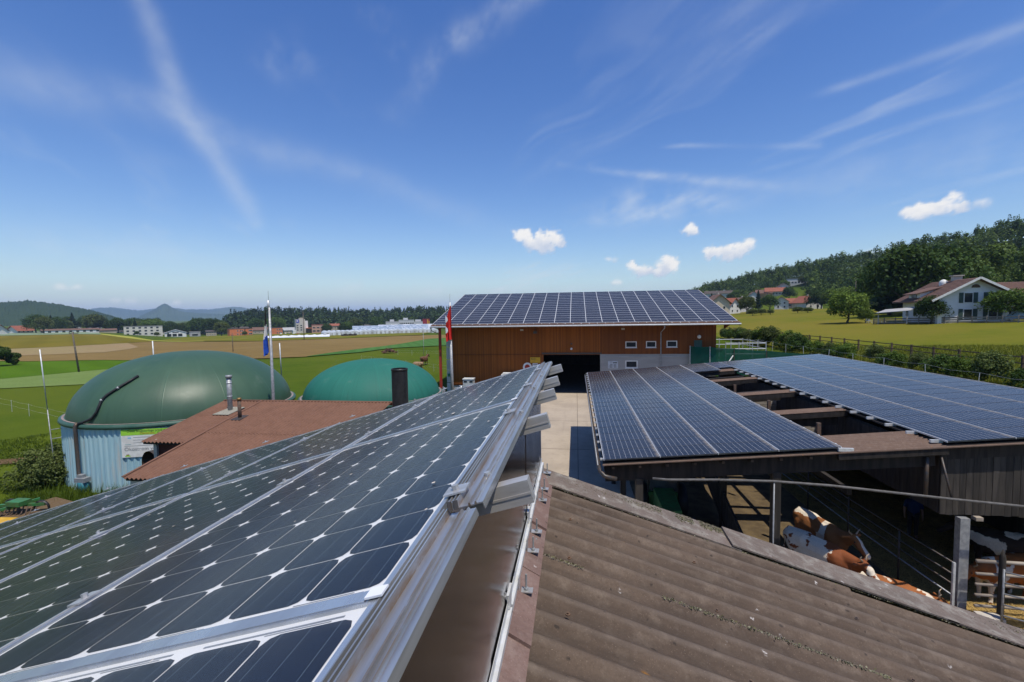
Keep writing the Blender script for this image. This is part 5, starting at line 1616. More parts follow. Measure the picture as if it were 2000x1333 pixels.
def build_closure():
    t = thing('ridge_closure', 'mirror-like sheet metal closure standing on the stable ridge under the array', 'metal sheet', (-.31, 1.5, RZ))
    xb = -.318; zt = 9 - .515; zb = RZ + .115
    for k, (y0, y1) in enumerate([(-1.2, .62), (.60, 1.58), (1.56, 2.86), (2.84, 4.06)]):
        m = MB(); x = xb + .003 * (k % 2)
        m.box(x - .003, y0, zb + .01 * (k % 2), x, y1, zt)
        m.build('sheet', PLATE, t)
    for y0, y1 in ((-1.2, 1.2), (1.22, 2.0), (2.02, 2.9), (2.92, 4.05)):
        m = MB(); m.box(xb + .006, y0, zb - .025, xb + .024, y1, zb + .006); m.box(xb + .006, y0, zb + .006, xb + .0085, y1, zb + .045); m.build('foot_angle', ALU_WHITE, t)
    for yy in (.9, 1.35, 2.23, 2.62, 2.86, 3.36, 3.58, 3.95):
        m = MB()
        m.box(xb + .012, yy - .022, zb - .055, xb + .095, yy + .022, zb - .050)
        m.box(xb + .025, yy - .022, zb - .05, xb + .030, yy + .022, zb + .02)
        m.build('bracket', ALU, t)
        m = MB(); m.tube([(xb + .062, yy, zb - .09), (xb + .062, yy, zb + .03)], .0055, 6); m.tube([(xb + .062, yy, zb - .048), (xb + .062, yy, zb - .038)], .011, 6); m.tube([(xb + .055, yy - .06, zb - .10), (xb + .055, yy - .06, zb - .07)], [.018, .014], 8); m.build('bolt', GALV, t)
    for yy in (1.95, 2.38, 2.72, 3.05, 3.5, 3.9):
        m = MB(); m.box(xb, yy - .010, zb + .085, xb + .006, yy + .010, zb + .091); m.box(xb, yy - .003, zb + .073, xb + .006, yy + .003, zb + .103); m.build('wing_screw', ALU, t)
    for yy, zz in ((2.0, zb + .02), (2.86, zb + .02)):
        m = MB(); m.prism([(xb + .005, yy - .05, zz + .07), (xb + .005, yy + .05, zz + .07), (xb + .005, yy + .02, zz - .01), (xb + .005, yy - .02, zz - .01)], (.012, 0, 0)); m.build('tape', ALU_WHITE, t)
    # back face of the raised structure (keeps the underside dark)
    MB().box(-.36, -1.2, RZ, -.345, 4.0, zt).build('backing_board', TIMBER_DARK, t)
build_closure()
# ------------------------------------------------------------------ digesters, shed, poles
def build_digester(name, label, cx, cy, r, wall_h, dome_h, dome_mat_, wall_mat, detail):
    t = thing(name, label, 'gas tank', (cx, cy, 0))
    n = 130
    # ribbed cladding
    prof = []
    m = MB()
    ring = []
    for k in range(n * 4):
        a = 2 * math.pi * k / (n * 4)
        q = k % 4
        rr = r + (.05 if q in (0, 1) else 0.0)
        ring.append((rr * math.cos(a), rr * math.sin(a)))
    N = len(ring)
    pts = [(x, y, z) for z in (-.3, wall_h) for x, y in ring]
    m._add(pts, [(k, (k + 1) % N, N + (k + 1) % N, N + k) for k in range(N)])
    o = m.build('cladding', wall_mat, t, local=True)
    m = MB(); m.lathe([(r - .05, wall_h - .02), (r + .13, wall_h - .02), (r + .17, wall_h + .06), (r + .14, wall_h + .18), (r - .02, wall_h + .22), (r - .3, wall_h + .16)], n=96)
    m.build('rim', RIM_GREEN, t, True, local=True)
    m = MB(); m.lathe([(r + .02, wall_h + .225), (r - .03, wall_h + .235), (r - .09, wall_h + .225)], n=96)
    m.build('rim_strip', P('pale_rim_strip', (.30, .24, .22), .6), t, True, local=True)
    pr = []
    for k in range(25):
        e = math.pi / 2 * k / 24
        pr.append(((r - .14) * math.cos(e) ** .92, wall_h + .10 + dome_h * math.sin(e) ** 1.05))
    pr[-1] = (.001, pr[-1][1])
    m = MB(); m.lathe(pr, n=120)
    m.build('dome', dome_mat_, t, True, local=True)
    return t
BT = (-24.7, 26.5, 6.0, 3.35)
def build_big_digester():
    cx, cy, r, h = BT
    t = build_digester('biogas_digester', 'blue clad biogas digester under a large dark green gas dome', cx, cy, r, h, 3.45, DOME_DARK, CLAD, True)
    # gas pipe over the dome and down the wall
    def on(ang, q):      # point on the dome, q 0 rim .. 1 top
        e = math.pi / 2 * q
        rr = (r - .14) * math.cos(e) ** .92 + .08
        return (cx + rr * math.cos(ang), cy + rr * math.sin(ang), h + .14 + 3.45 * math.sin(e) ** 1.05)
    A0 = math.radians(-96)
    P0 = [on(A0 + .30, .50), on(A0 + .25, .44), on(A0 + .18, .37), on(A0 + .11, .30), on(A0 + .085, .25), on(A0 + .09, .20), on(A0 + .085, .14), on(A0 + .055, .085), on(A0 + .02, .06)]
    m = MB(); m.tube(P0 + [(cx + (r + .05) * math.cos(A0 - .03), cy + (r + .05) * math.sin(A0 - .03), h + .30), (cx + (r + .22) * math.cos(A0 - .06), cy + (r + .22) * math.sin(A0 - .06), h + .24)], .065, 10); m.build('gas_hose', BLACK_PIPE, t, True)
    for k in (2, 4):
        q = P0[k]; d = (Vector(P0[k + 1]) - Vector(P0[k])).normalized() * .05
        m = MB(); m.tube([Vector(q) - d, Vector(q) + d], .075, 10); m.build('hose_clip', GALV, t, True)
    bx, by = cx + (r + .23) * math.cos(A0 - .06), cy + (r + .23) * math.sin(A0 - .06)
    m = MB(); m.tube([(bx + .03, by + .08, h + .30), (bx, by - .02, h + .18), (bx, by - .02, h - .3), (bx + .02, by - .02, 1.0), (bx + .12, by - .04, .85)], .09, 10); m.build('down_pipe', DARK_STEEL, t, True)
    m = MB(); m.box(bx + .02, by - .28, .62, bx + .62, by + .06, .84); m.box(bx + .12, by - .22, .84, bx + .42, by + .0, 1.0); m.build('valve_box', GALV, t)
    m = MB(); m.tube([(bx + .36, by - .1, .62), (bx + .36, by - .1, .05)], [.24, .20], 12); m.build('condensate_pot', P('teal_pot', (.03, .17, .22), .5), t, True)
    MB().tube([(bx + .05, by - .1, .62), (bx + .05, by - .1, .2)], .05, 8).build('drain', DARK_STEEL, t, True)
    # lightning mast with standoffs
    a = math.radians(-127); mx_, my_ = cx + (r + .45) * math.cos(a), cy + (r + .45) * math.sin(a)
    t2 = thing('lightning_mast', 'thin lightning mast standing at the left of the blue digester', 'mast', (-27.95, 21.0, 0))
    m = MB(); m.tube([(-28.05, 21.05, 0), (-28.22, 21.0, 4.2)], .024, 8); m.build('lower_tube', GALV, t2, True)
    m = MB(); m.tube([(-28.22, 21.0, 4.2), (-28.35, 20.95, 7.45)], [.022, .03], 8); m.build('upper_rod', GALV_PALE, t2, True)
    for z in (1.2, 2.6, 3.1):
        MB().tube([(-28.12, 21.03, z), (-27.6, 22.0, z)], .02, 6).build('standoff', GALV, t2, True)
    # notice banner fixed to the cladding
    b = thing('banner', 'white banner with lime green heading fixed to the blue digester', 'banner', (-22.9, 20.75, 1.8))
    ang = math.radians(-72.5)
    ux = Vector((-math.sin(ang), math.cos(ang), 0)); nx = Vector((math.cos(ang), math.sin(ang), 0))
    O = Vector((-23.30, 20.56, 1.84))
    rz = math.atan2(ux.y, ux.x)
    def pl(u0, z0, u1, z1, d0, d1):
        m = MB(); p0, p1 = O + ux * u0, O + ux * u1
        m.hexa([(*(p0 + nx * d0).xy, O.z + z0), (*(p1 + nx * d0).xy, O.z + z0), (*(p1 - nx * d1 * 0 + nx * d1).xy, O.z + z0), (*(p0 + nx * d1).xy, O.z + z0),
                (*(p0 + nx * d0).xy, O.z + z1), (*(p1 + nx * d0).xy, O.z + z1), (*(p1 + nx * d1).xy, O.z + z1), (*(p0 + nx * d1).xy, O.z + z1)])
        return m
    pl(0, 0, 2.7, 1.44, -.012, .0).build('sheet', WHITE_PAINT, b)
    pl(0, 1.15, 2.7, 1.455, .001, .004).build('heading_band', SIGN_GREEN, b)
    def tx(s_, u, z, size, mat, sx=1.0):
        q = O + ux * u + nx * .006
        text('lettering', s_, (q.x, q.y, O.z + z), size, mat, b, rz, sx=sx, thick=.001)
    tx('Diese Biogasanlage produziert', .28, 1.365, .165, INK)
    tx('Ökostrom', .88, 1.235, .16, INK_RED); tx('für', 1.70, 1.235, .16, INK)
    tx('Ökostrom vom', .12, .42, .245, INK_GREY, 1.08)
    for k, (u, z, L, mt) in enumerate([(.55, 1.02, .9, INK_GREY), (.55, .88, .8, INK_GREY), (.55, .74, .7, INK_GREY), (.16, .66, .28, P('teal_print', (.10, .34, .34), .7)), (.14, .58, 1.3, INK_GREY), (1.0, .18, .9, INK_GREY)]):
        pl(u, z, u + L, z + .022, .001, .003).build('rule', mt, b)
    pl(.30, .985, .46, 1.045, .001, .003).build('logo', P('sky_blue_print', (.20, .50, .75), .6), b)
    pl(.14, .40 - .36, .38, .10, .001, .003).build('logo', SIGN_GREEN, b)
    pl(.19, .10, .33, .155, .0012, .003).build('logo', P('brown_print', (.28, .12, .06), .7), b)
    return t
build_big_digester()
def build_small_digester():
    t = build_digester('gas_storage_tank', 'smaller gas storage tank under a teal green dome beside the barn', -14.4, 31.2, 4.8, 3.25, 2.55, DOME_TEAL, P('grey_tank_wall', (.36, .37, .36), .8), False)
    for k in range(7):
        a = math.radians(-35 + k * 20)
        x, y = -14.4 + 5.0 * math.cos(a), 31.2 + 5.0 * math.sin(a)
        m = MB(); m.tube([(x, y, 3.1), (x, y, 3.6)], .06, 6); m.box(x - .12, y - .12, 3.2, x + .12, y + .12, 3.35); m.build('rim_bolt', GALV, t)
    t2 = thing('pump_fittings', 'cluster of galvanised valves and pipes at the teal tank', 'pipework', (-9.6, 33.2, 0))
    for k, (x, y, z) in enumerate([(-9.5, 33.0, 3.2), (-9.2, 34.2, 3.1), (-9.0, 35.5, 3.0), (-9.3, 36.5, 3.15)]):
        m = MB(); m.tube([(x, y, 0), (x, y, z)], .07, 8); m.tube([(x - .5, y, z - .2), (x + .3, y + .2, z - .15)], .06, 8); m.lathe([(.16, 0), (.2, .02), (.16, .04)], (x, y, z), 12); m.build('valve', GALV_PALE, t2, True)
    m = MB(); m.tube([(-9.6, 32.6, 2.9), (-9.1, 34, 2.8), (-8.8, 37, 2.8)], .06, 8); m.build('pipe', GALV_PALE, t2, True)
build_small_digester()

def build_shed():
    t = thing('shed', 'low shed with red-brown corrugated roof in front of the gas tanks', 'shed', (-14.5, 19, 0))
    RY, Z0, SL = 23.0, 4.40, .176
    def corr(x0, x1, y0, y1, name, seed=0):
        wl = .19; n = int((x1 - x0) / wl * 8); m = MB(); nd = 4
        rows = []
        for i in range(nd + 1):
            y = y0 + (y1 - y0) * i / nd
            zz = Z0 - abs(RY - y) * SL
            rows.append([(x0 + (x1 - x0) * k / n, y, zz + .034 * math.sin(2 * math.pi * (x0 + 30 + k * (x1 - x0) / n) / wl)) for k in range(n + 1)])
        m._add([p for r in rows for p in r], [(i * (n + 1) + k, i * (n + 1) + k + 1, (i + 1) * (n + 1) + k + 1, (i + 1) * (n + 1) + k) for i in range(nd) for k in range(n)])
        lo = [(x, y, z - .015) for x, y, z in rows[0]]
        m._add(rows[0] + lo, [(k, k + 1, n + 2 + k, n + 1 + k) for k in range(n)])
        return m.build(name, FIBRE_SHED, t, 60)
    # individual sheet strips, about a metre wide
    x = -19.35
    while x < -17.1:
        corr(x, min(x + .80, -17.05), 17.95, RY, 'roof_sheet'); x += .78
    x = -17.05
    while x < -9.7:
        e = min(x + .93, -9.55)
        corr(x, e, 15.0, 19.1, 'roof_sheet'); corr(x, e, 18.95, RY, 'roof_sheet').location.z += .02; x += .93
    m = MB(); m.prism([(-19.3, RY, Z0 - .02), (-19.3, RY + 3.2, Z0 - .75), (-19.3, RY + 3.2, Z0 - .80), (-19.3, RY, Z0 - .07)], (9.7, 0, 0)); m.build('rear_slope', FIBRE_SHED, t)
    MB().tube([(-19.36, RY, Z0 + .02), (-9.5, RY, Z0 + .02)], .06, 8).build('ridge_cap', FIBRE_SHED, t, True)
    MB().bar((-17.05, 15.0, Z0 - 8 * SL + .05), (-17.05, RY, Z0 + .05), .10, .03).build('flashing', FIBRE_SHED, t)
    # walls
    dk = P('dark_red_boards', (.085, .022, .016), .8)
    MB().box(-18.9, 18.3, 0, -17.1, 18.4, Z0 - 4.7 * SL - .08).build('front_wall', dk, t)
    MB().box(-18.95, 18.4, 0, -18.85, RY + 3, Z0 - .9).build('side_wall', dk, t)
    MB().box(-17.0, 15.25, 0, -16.9, 18.3, Z0 - 7.9 * SL).build('side_wall', CONC_PALE, t)
    MB().box(-16.9, 15.25, 0, -9.7, 15.35, Z0 - 7.8 * SL - .08).build('front_wall', CONC_PALE, t)
    MB().box(-9.8, 15.35, 0, -9.7, RY + 3, Z0 - 1.0).build('side_wall', dk, t)
    MB().box(-18.98, 18.2, 0, -18.82, 18.30, Z0 - 4.8 * SL).build('corner_post', CONC_PALE, t)
    for x0, x1, y in ((-19.3, -17.1, 18.02), (-17.0, -9.6, 15.08)):
        MB().box(x0, y, Z0 - (RY - y) * SL - .14, x1, y + .06, Z0 - (RY - y) * SL - .05).build('eaves_board', TIMBER_DARK, t)
    MB().box(-16.95, 15.1, .3, -16.6, 15.16, 2.4).build('sacking', P('torn_sacking', (.40, .36, .28), .9), t)
    # flues
    f = thing('flue', 'tall galvanised flue with lead collar on the shed roof', 'chimney', (-17.85, 21.6, 4.1))
    zb = Z0 - 1.4 * SL
    MB().tube([(-17.85, 21.6, zb - .1), (-17.85, 21.6, 5.98)], .115, 14).build('pipe', GALV, f, True)
    MB().tube([(-17.85, 21.6, 5.88), (-17.85, 21.6, 6.02)], .15, 14).build('cap', GALV, f, True)
    for z in (4.9, 5.6):
        MB().tube([(-17.85, 21.6, z), (-17.85, 21.6, z + .05)], .125, 14).build('band', GALV_PALE, f, True)
    m = MB(); m.prism([(-18.35, 20.95, zb - .115 + .05), (-17.45, 20.95, zb - .115 + .05), (-17.3, 22.0, zb + .07 + .05), (-18.1, 22.0, zb + .07 + .05)], (0, 0, .012)); m.build('collar', LICHEN, f)
    f = thing('flue', 'short rusty flue on the shed roof in front of galvanised one', 'chimney', (-16.6, 20.7, 4.0))
    zb = Z0 - 2.3 * SL
    MB().tube([(-16.6, 20.7, zb - .1), (-16.6, 20.7, zb + .92)], .085, 12).build('pipe', RUST_STEEL, f, True)
    MB().tube([(-16.6, 20.7, zb + .90), (-16.6, 20.7, zb + 1.02)], .105, 12).build('cap', P('brass_cap', (.28, .17, .06), .5, .6), f, True)
    m = MB(); m.prism([(-16.9, 20.35, zb - .06 + .04), (-16.35, 20.35, zb - .06 + .04), (-16.3, 20.95, zb + .05 + .04), (-16.75, 20.95, zb + .05 + .04)], (0, 0, .012)); m.build('collar', DARK_STEEL, f)
    # grey fan housing between banner and shed
    f = thing('fan_housing', 'rounded dark grey fan housing beside the shed eaves', 'fan housing', (-20.3, 19.4, 0))
    m = MB(); m.lathe([(.62, -.35), (.62, .35)], n=28); o = m.build('drum', DARK_STEEL, f, True, local=True); o.rotation_euler = (R(90), 0, R(-15)); o.location = (0.25, .0, 2.1)
    m = MB(); m.lathe([(0, -.36), (.62, -.36)], n=28); o = m.build('face', DARK_STEEL, f, local=True); o.rotation_euler = (R(90), 0, R(-15)); o.location = (.25, .0, 2.1)
    MB().box(-20.35, 19.0, 0, -19.2, 19.8, 1.62).build('plinth', DARK_STEEL, f)
    m = MB(); m.tube([(-8.55, 21.5, 0), (-8.55, 21.5, 6.40)], .385, 28, cap=False); m.tube([(-8.55, 21.5, 6.40), (-8.55, 21.5, 5.6)], .35, 28, cap=False)
    c = thing('exhaust_stack', 'wide black exhaust stack in front of the teal dome', 'chimney', (-8.55, 21.5, 0))
    m.build('stack', BLACK_PIPE, c, True)
    m = MB(); m.lathe([(.35, 6.40), (.40, 6.40), (.40, 6.30), (.386, 6.30)], (-8.55, 21.5, 0), 28); m.build('rim', BLACK, c, True)
build_shed()

def flag_mesh(segs, mats, parent, x0, y0, ztop, length, width, tone):
    """limp flag hanging in folds beside its pole"""
    for k, (q0, q1, mt, nm) in enumerate(segs):
        m = MB(); nu, nv = 14, 12
        pts = []
        for i in range(nv + 1):
            q = q0 + (q1 - q0) * i / nv
            ww = width * (.25 + .75 * math.sin(min(1, q * 1.25) * math.pi * .62))
            for j in range(nu + 1):
                s = j / nu
                pts.append((x0 - ww * s + .03 * math.sin(9 * s + 3 * q), y0 - .10 - .10 * math.sin(s * 11 + q * 4) * (.3 + q), ztop - length * q - .25 * s * s * (1 if q > .3 else .4)))
        m._add(pts, [(i * (nu + 1) + j, i * (nu + 1) + j + 1, (i + 1) * (nu + 1) + j + 1, (i + 1) * (nu + 1) + j) for i in range(nv) for j in range(nu)])
        m.build(nm, mt, parent, True, fix=False)
def build_flags():
    t = thing('flagpole', 'grey flagpole with limp blue and white flag behind the shed', 'flagpole', (-17.45, 24.5, 0))
    MB().tube([(-17.45, 24.5, 0), (-17.45, 24.5, 9.55)], [.115, .06], 12).build('pole', GALV, t, True)
    MB().tube([(-17.5, 24.5, 9.4), (-17.5, 24.5, 9.95)], .075, 10).build('truck', GALV_PALE, t, True)
    MB().tube([(-17.47, 24.5, 9.9), (-17.47, 24.5, 10.5)], .008, 5).build('finial', DARK_STEEL, t, True)
    flag_mesh([(.0, .34, P('black_flag_cloth', (.03, .03, .035), .8), 'flag_field'), (.34, .60, FLAG_WHITE, 'flag_field'), (.60, 1.0, FLAG_BLUE, 'flag_field')], None, t, -17.53, 24.42, 9.45, 2.50, .17, 0)
    t = thing('flagpole', 'grey flagpole with limp red flag with white cross before the barn', 'flagpole', (-11.55, 42, 0))
    MB().tube([(-11.55, 42, 0), (-11.60, 42, 6.5)], [.17, .12], 12).build('pole', GALV, t, True)
    MB().tube([(-11.60, 42, 6.5), (-11.60, 42, 10.1)], [.11, .06], 10).build('upper_pole', GALV_PALE, t, True)
    MB().tube([(-11.6, 42, 10.1), (-11.6, 42, 10.9)], .010, 5).build('finial', DARK_STEEL, t, True)
    flag_mesh([(.0, 1.0, FLAG_RED, 'flag_cloth')], None, t, -11.42, 41.75, 9.80, 3.15, .52, 0)
    for z in (8.55, 7.55):
        m = MB(); m.prism([(-11.93, 41.50, z + .34), (-11.74, 41.48, z + .14), (-11.70, 41.48, z - .08), (-11.76, 41.48, z - .22), (-11.93, 41.50, z - .34)], (0, .01, 0)); m.build('cross_arm', FLAG_WHITE, t)
build_flags()
def build_left_clutter():
    # paved slab with a green implement and a yellow trough at the picture's left edge
    s = thing('earth_ramp', 'reddish-brown sloping slab lying in the grass by the digester', 'slab', (-24.4, 17.4, 0))
    m = MB(); m.hexa([(-26.2, 16.4, 0), (-23.2, 16.2, 0), (-22.9, 18.4, 0), (-25.0, 18.9, 0), (-26.0, 16.6, .35), (-23.5, 16.4, .45), (-23.3, 18.1, .55), (-24.9, 18.6, .5)]); m.build('slab', TRACK, s)
    y = thing('yellow_trough', 'bright yellow metal trough at the edge of the grass', 'trough', (-24.6, 15.7, 0))
    m = MB(); m.hexa([(-26.0, 15.0, .1), (-23.75, 15.3, .1), (-23.75, 16.1, .1), (-26.0, 15.9, .1), (-26.1, 14.9, .62), (-23.65, 15.2, .62), (-23.65, 16.2, .62), (-26.1, 16.0, .62)]); m.build('body', YELLOW, y)
    m = MB(); m.box(-26.15, 14.86, .60, -23.6, 14.95, .68); m.build('rim', YELLOW, y)
    g = thing('farm_implement', 'green farm implement with tines behind the yellow trough', 'implement', (-24.5, 16.9, 0))
    rn = random.Random(4)
    MB().bar((-25.6, 16.9, .75), (-23.6, 17.2, .80), .12, .12).build('frame', GREEN_MACH, g)
    MB().bar((-25.2, 16.5, .70), (-24.4, 17.6, .85), .10, .10).build('drawbar', GREEN_MACH, g)
    MB().box(-25.0, 16.7, .82, -24.3, 17.2, 1.02).build('hopper', GREEN_MACH, g)
    for k in range(9):
        x = -25.5 + k * .22
        m = MB(); m.tube([(x, 16.95, .75), (x + .05, 16.8, .5), (x + rn.uniform(-.1, .1), 16.6, .28)], .025, 6); m.build('tine', RUST_STEEL, g)
    for x in (-25.4, -23.8):
        m = MB(); m.lathe([(.30, -.06), (.34, -.03), (.34, .03), (.30, .06)], n=18); o = m.build('wheel', BLACK, g, True); o.rotation_euler = (R(90), 0, .2); o.location = Vector((x, 17.2, .62)) - Vector((-24.5, 16.9, 0))
    # crates and bin near the barn wall
    c = thing('crate', 'stacked pale grey pallet box standing at the barn wall', 'crate', (-11.9, 50.4, 0))
    m = MB(); m.box(-12.5, 49.9, .82, -11.35, 50.8, 1.75); m.build('box', P('grey_plastic', (.52, .54, .55), .5), c)
    MB().box(-12.55, 49.85, 1.72, -11.3, 50.85, 1.82).build('rim', P('pale_plastic', (.64, .66, .67), .5), c)
    for x in (-12.4, -11.75):
        MB().box(x, 49.87, 1.42, x + .35, 49.898, 1.58).build('slot', BLACK, c)
    m = MB()
    for x in (-12.5, -12.0, -11.5):
        m.box(x, 49.95, .66, x + .15, 50.75, .80)
    m.build('skid', BLACK, c)
    c = thing('crate', 'lower pale grey pallet box under the stacked one at barn', 'crate', (-11.9, 50.4, 0))
    MB().box(-12.5, 49.9, .05, -11.35, 50.8, .64).build('box', MATS['grey_plastic'], c)
    for x in (-12.4, -11.75):
        MB().box(x, 49.87, .42, x + .35, 49.898, .55).build('slot', BLACK, c)
    c = thing('white_tank', 'white container standing by the barn wall behind the array', 'container', (-7.2, 50.8, 0))
    m = MB(); m.hexa([(-8.3, 50.2, 0), (-6.2, 50.2, 0), (-6.2, 51.4, 0), (-8.3, 51.4, 0), (-8.25, 50.25, 2.25), (-6.3, 50.25, 2.3), (-6.3, 51.3, 2.3), (-8.25, 51.3, 2.25)]); m.build('body', WHITE_PAINT, c)
    MB().box(-8.1, 50.3, 2.29, -6.5, 51.2, 2.4).build('lid', WHITE_PAINT, c)
build_left_clutter()
# ------------------------------------------------------------------ animals and the farmhand
def capsule(m, p, q, r1, r2, n=14, flat=1.0):
    """closed tapered limb with rounded ends; flat squeezes it sideways (y)"""
    p, q = Vector(p), Vector(q)
    d = q - p; L = max(d.length, 1e-4); d.normalize()
    a = Vector((0, 0, 1)) if abs(d.z) < .8 else Vector((1, 0, 0))
    a = (a - d * a.dot(d)).normalized(); b = d.cross(a)
    prof = []
    for k in range(5): e = -math.pi / 2 + math.pi / 2 * k / 4; prof.append((r1 * math.sin(e), r1 * math.cos(e)))
    for k in range(5): e = math.pi / 2 * k / 4; prof.append((L + r2 * math.sin(e), r2 * math.cos(e)))
    pts = []
    for s, r in prof:
        r = max(r, .002)
        for k in range(n):
            t = 2 * math.pi * k / n
            v = (a * math.cos(t) + b * math.sin(t)) * r
            v.y *= flat if abs(d.y) < .6 else 1.0
            pts.append(p + d * s + v)
    N = len(prof)
    fs = [(i * n + k, (i + 1) * n + k, (i + 1) * n + (k + 1) % n, i * n + (k + 1) % n) for i in range(N - 1) for k in range(n)]
    fs += [tuple(range(n)), tuple((N - 1) * n + k for k in reversed(range(n)))]
    m._add(pts, fs)
def cow_body(lying=False, graze=0.0, head_side=0.0):
    m = MB(); dz = -.62 if lying else 0.0
    def c(p, q, r1, r2, flat=1.0): capsule(m, (p[0], p[1], p[2] + dz), (q[0], q[1], q[2] + dz), r1, r2, 14, flat)
    c((-.62, 0, 1.02), (.42, 0, .98), .33, .35, .95)          # barrel
    c((-.30, 0, .86), (.28, 0, .84), .34, .33, 1.0)            # belly
    c((-.80, 0, 1.12), (-.40, 0, 1.10), .24, .29, 1.05)        # rump
    c((-.78, -.17, 1.18), (-.62, -.15, 1.18), .10, .12); c((-.78, .17, 1.18), (-.62, .15, 1.18), .10, .12)   # hip bones
    c((-.9, 0, 1.32), (.45, 0, 1.30), .05, .07)                # spine
    c((.40, 0, .98), (.62, 0, .95), .34, .26, .85)             # chest
    c((.45, -.16, 1.10), (.50, -.18, .85), .15, .14); c((.45, .16, 1.10), (.50, .18, .85), .15, .14)           # shoulders
    hz = 1.30 - graze; hx = 1.10 + .1 * graze
    c((.52, 0, 1.08), (hx - .12, head_side * .5, hz - .06), .24, .145, .8)   # neck
    c((.55, 0, .92), (hx - .15, head_side * .4, hz - .22), .14, .07, .5)     # dewlap
    c((hx - .06, head_side * .6, hz), (hx + .10, head_side * .9, hz - .10), .125, .115, .9)
    c((hx + .04, head_side * .8, hz - .08), (hx + .36, head_side * 1.6, hz - .34), .11, .078, .95)  # muzzle
    for s in (-1, 1):
        c((hx - .08, head_side * .6 + s * .10, hz + .03), (hx - .13, head_side * .6 + s * .27, hz + .02), .035, .05, .8)   # ears
        if lying:
            c((.50, s * .22, .85), (.62, s * .30, .70), .13, .09); c((.62, s * .30, .70), (.40, s * .30, .68), .08, .06)
            c((-.55, s * .26, .95), (-.30, s * .36, .74), .2, .13); c((-.30, s * .36, .74), (-.62, s * .36, .70), .09, .06)
        else:
            c((.50, s * .17, .86), (.52, s * .165, .46), .135, .075); c((.52, s * .165, .48), (.50, s * .16, .10), .07, .048); c((.50, s * .16, .12), (.53, s * .16, .05), .055, .062)
            c((-.62, s * .17, .98), (-.50, s * .19, .66), .215, .13, .8); c((-.50, s * .19, .70), (-.74, s * .18, .46), .12, .066); c((-.74, s * .18, .48), (-.67, s * .175, .12), .062, .048); c((-.67, s * .175, .12), (-.64, s * .175, .05), .055, .062)
    if not lying:
        c((-.42, 0, .66), (-.22, 0, .66), .17, .13, 1.0)        # udder
    c((-1.0, 0, 1.22), (-1.04, .02, .72), .032, .018); c((-1.04, .02, .72), (-1.03, .03, .50), .03, .045)      # tail
    return m
def make_cow(label, mat, loc, rotz, s=1.0, lying=False, graze=0.0, head_side=0.0, group='cattle in the shelter', name='cow'):
    t = thing(name, label, 'cow' if name == 'cow' else 'horse', loc, group, rotz)
    t.scale = (s, s, s)
    m = cow_body(lying, graze, head_side)
    o = m.build('body', mat, t, True, local=True)
    r = o.modifiers.new('skin_over', 'REMESH'); r.mode = 'VOXEL'; r.voxel_size = .024; r.use_smooth_shade = True
    sm = o.modifiers.new('relax', 'SMOOTH'); sm.iterations = 5; sm.factor = .5
    dz = -.62 if lying else 0
    if name == 'cow':
        hz, hx = 1.30 - graze + dz, 1.10 + .1 * graze
        for sd in (-1, 1):
            mm = MB(); mm.tube([(hx - .03, head_side * .6 + sd * .07, hz + .10), (hx - .05, head_side * .6 + sd * .15, hz + .18), (hx + .0, head_side * .6 + sd * .17, hz + .26)], [.024, .017, .005], 8)
            mm.build('horn', HORN, t, True, local=True)
            mm = MB(); mm.ball((hx + .09, head_side * .85 + sd * .105, hz - .06), .02, 8, 6); mm.build('eye', BLACK, t, True, local=True)
    return t
make_cow('brown cow with white back stripe standing beyond the white spotted cow', COW_BROWN, (8.50, 17.15, .05), R(-74), 1.17, head_side=.05)
make_cow('white cow with small dark red spots standing at the front of the pen', COW_WHITE, (7.72, 15.62, .05), R(-57), 1.17, graze=.12, head_side=-.04)
make_cow('red and white cow lying in the straw close to the roof edge', COW_PATCH, (9.15, 14.85, .10), R(-35), 1.12, lying=True, graze=.15)
make_cow('reddish cow with white saddle facing left behind the timber rails', COW_SADDLE, (12.75, 15.55, .05), R(196), 1.0, graze=.22, head_side=.05)
make_cow('dark cow with pale patch half hidden behind the saddled cow', COW_DARK, (14.1, 17.2, .05), R(150), 1.05)
make_cow('brown horse standing in the pasture near the teal dome', HORSE, (-26.9, 79.5, .0), R(75), 1.15, graze=-.25, group='horses in the pasture', name='horse')
make_cow('pale tan horse grazing nearer the teal dome', P('tan_horse_hide', (.34, .22, .12), .6), (-25.2, 71.0, .0), R(160), 1.1, graze=.7, group='horses in the pasture', name='horse')
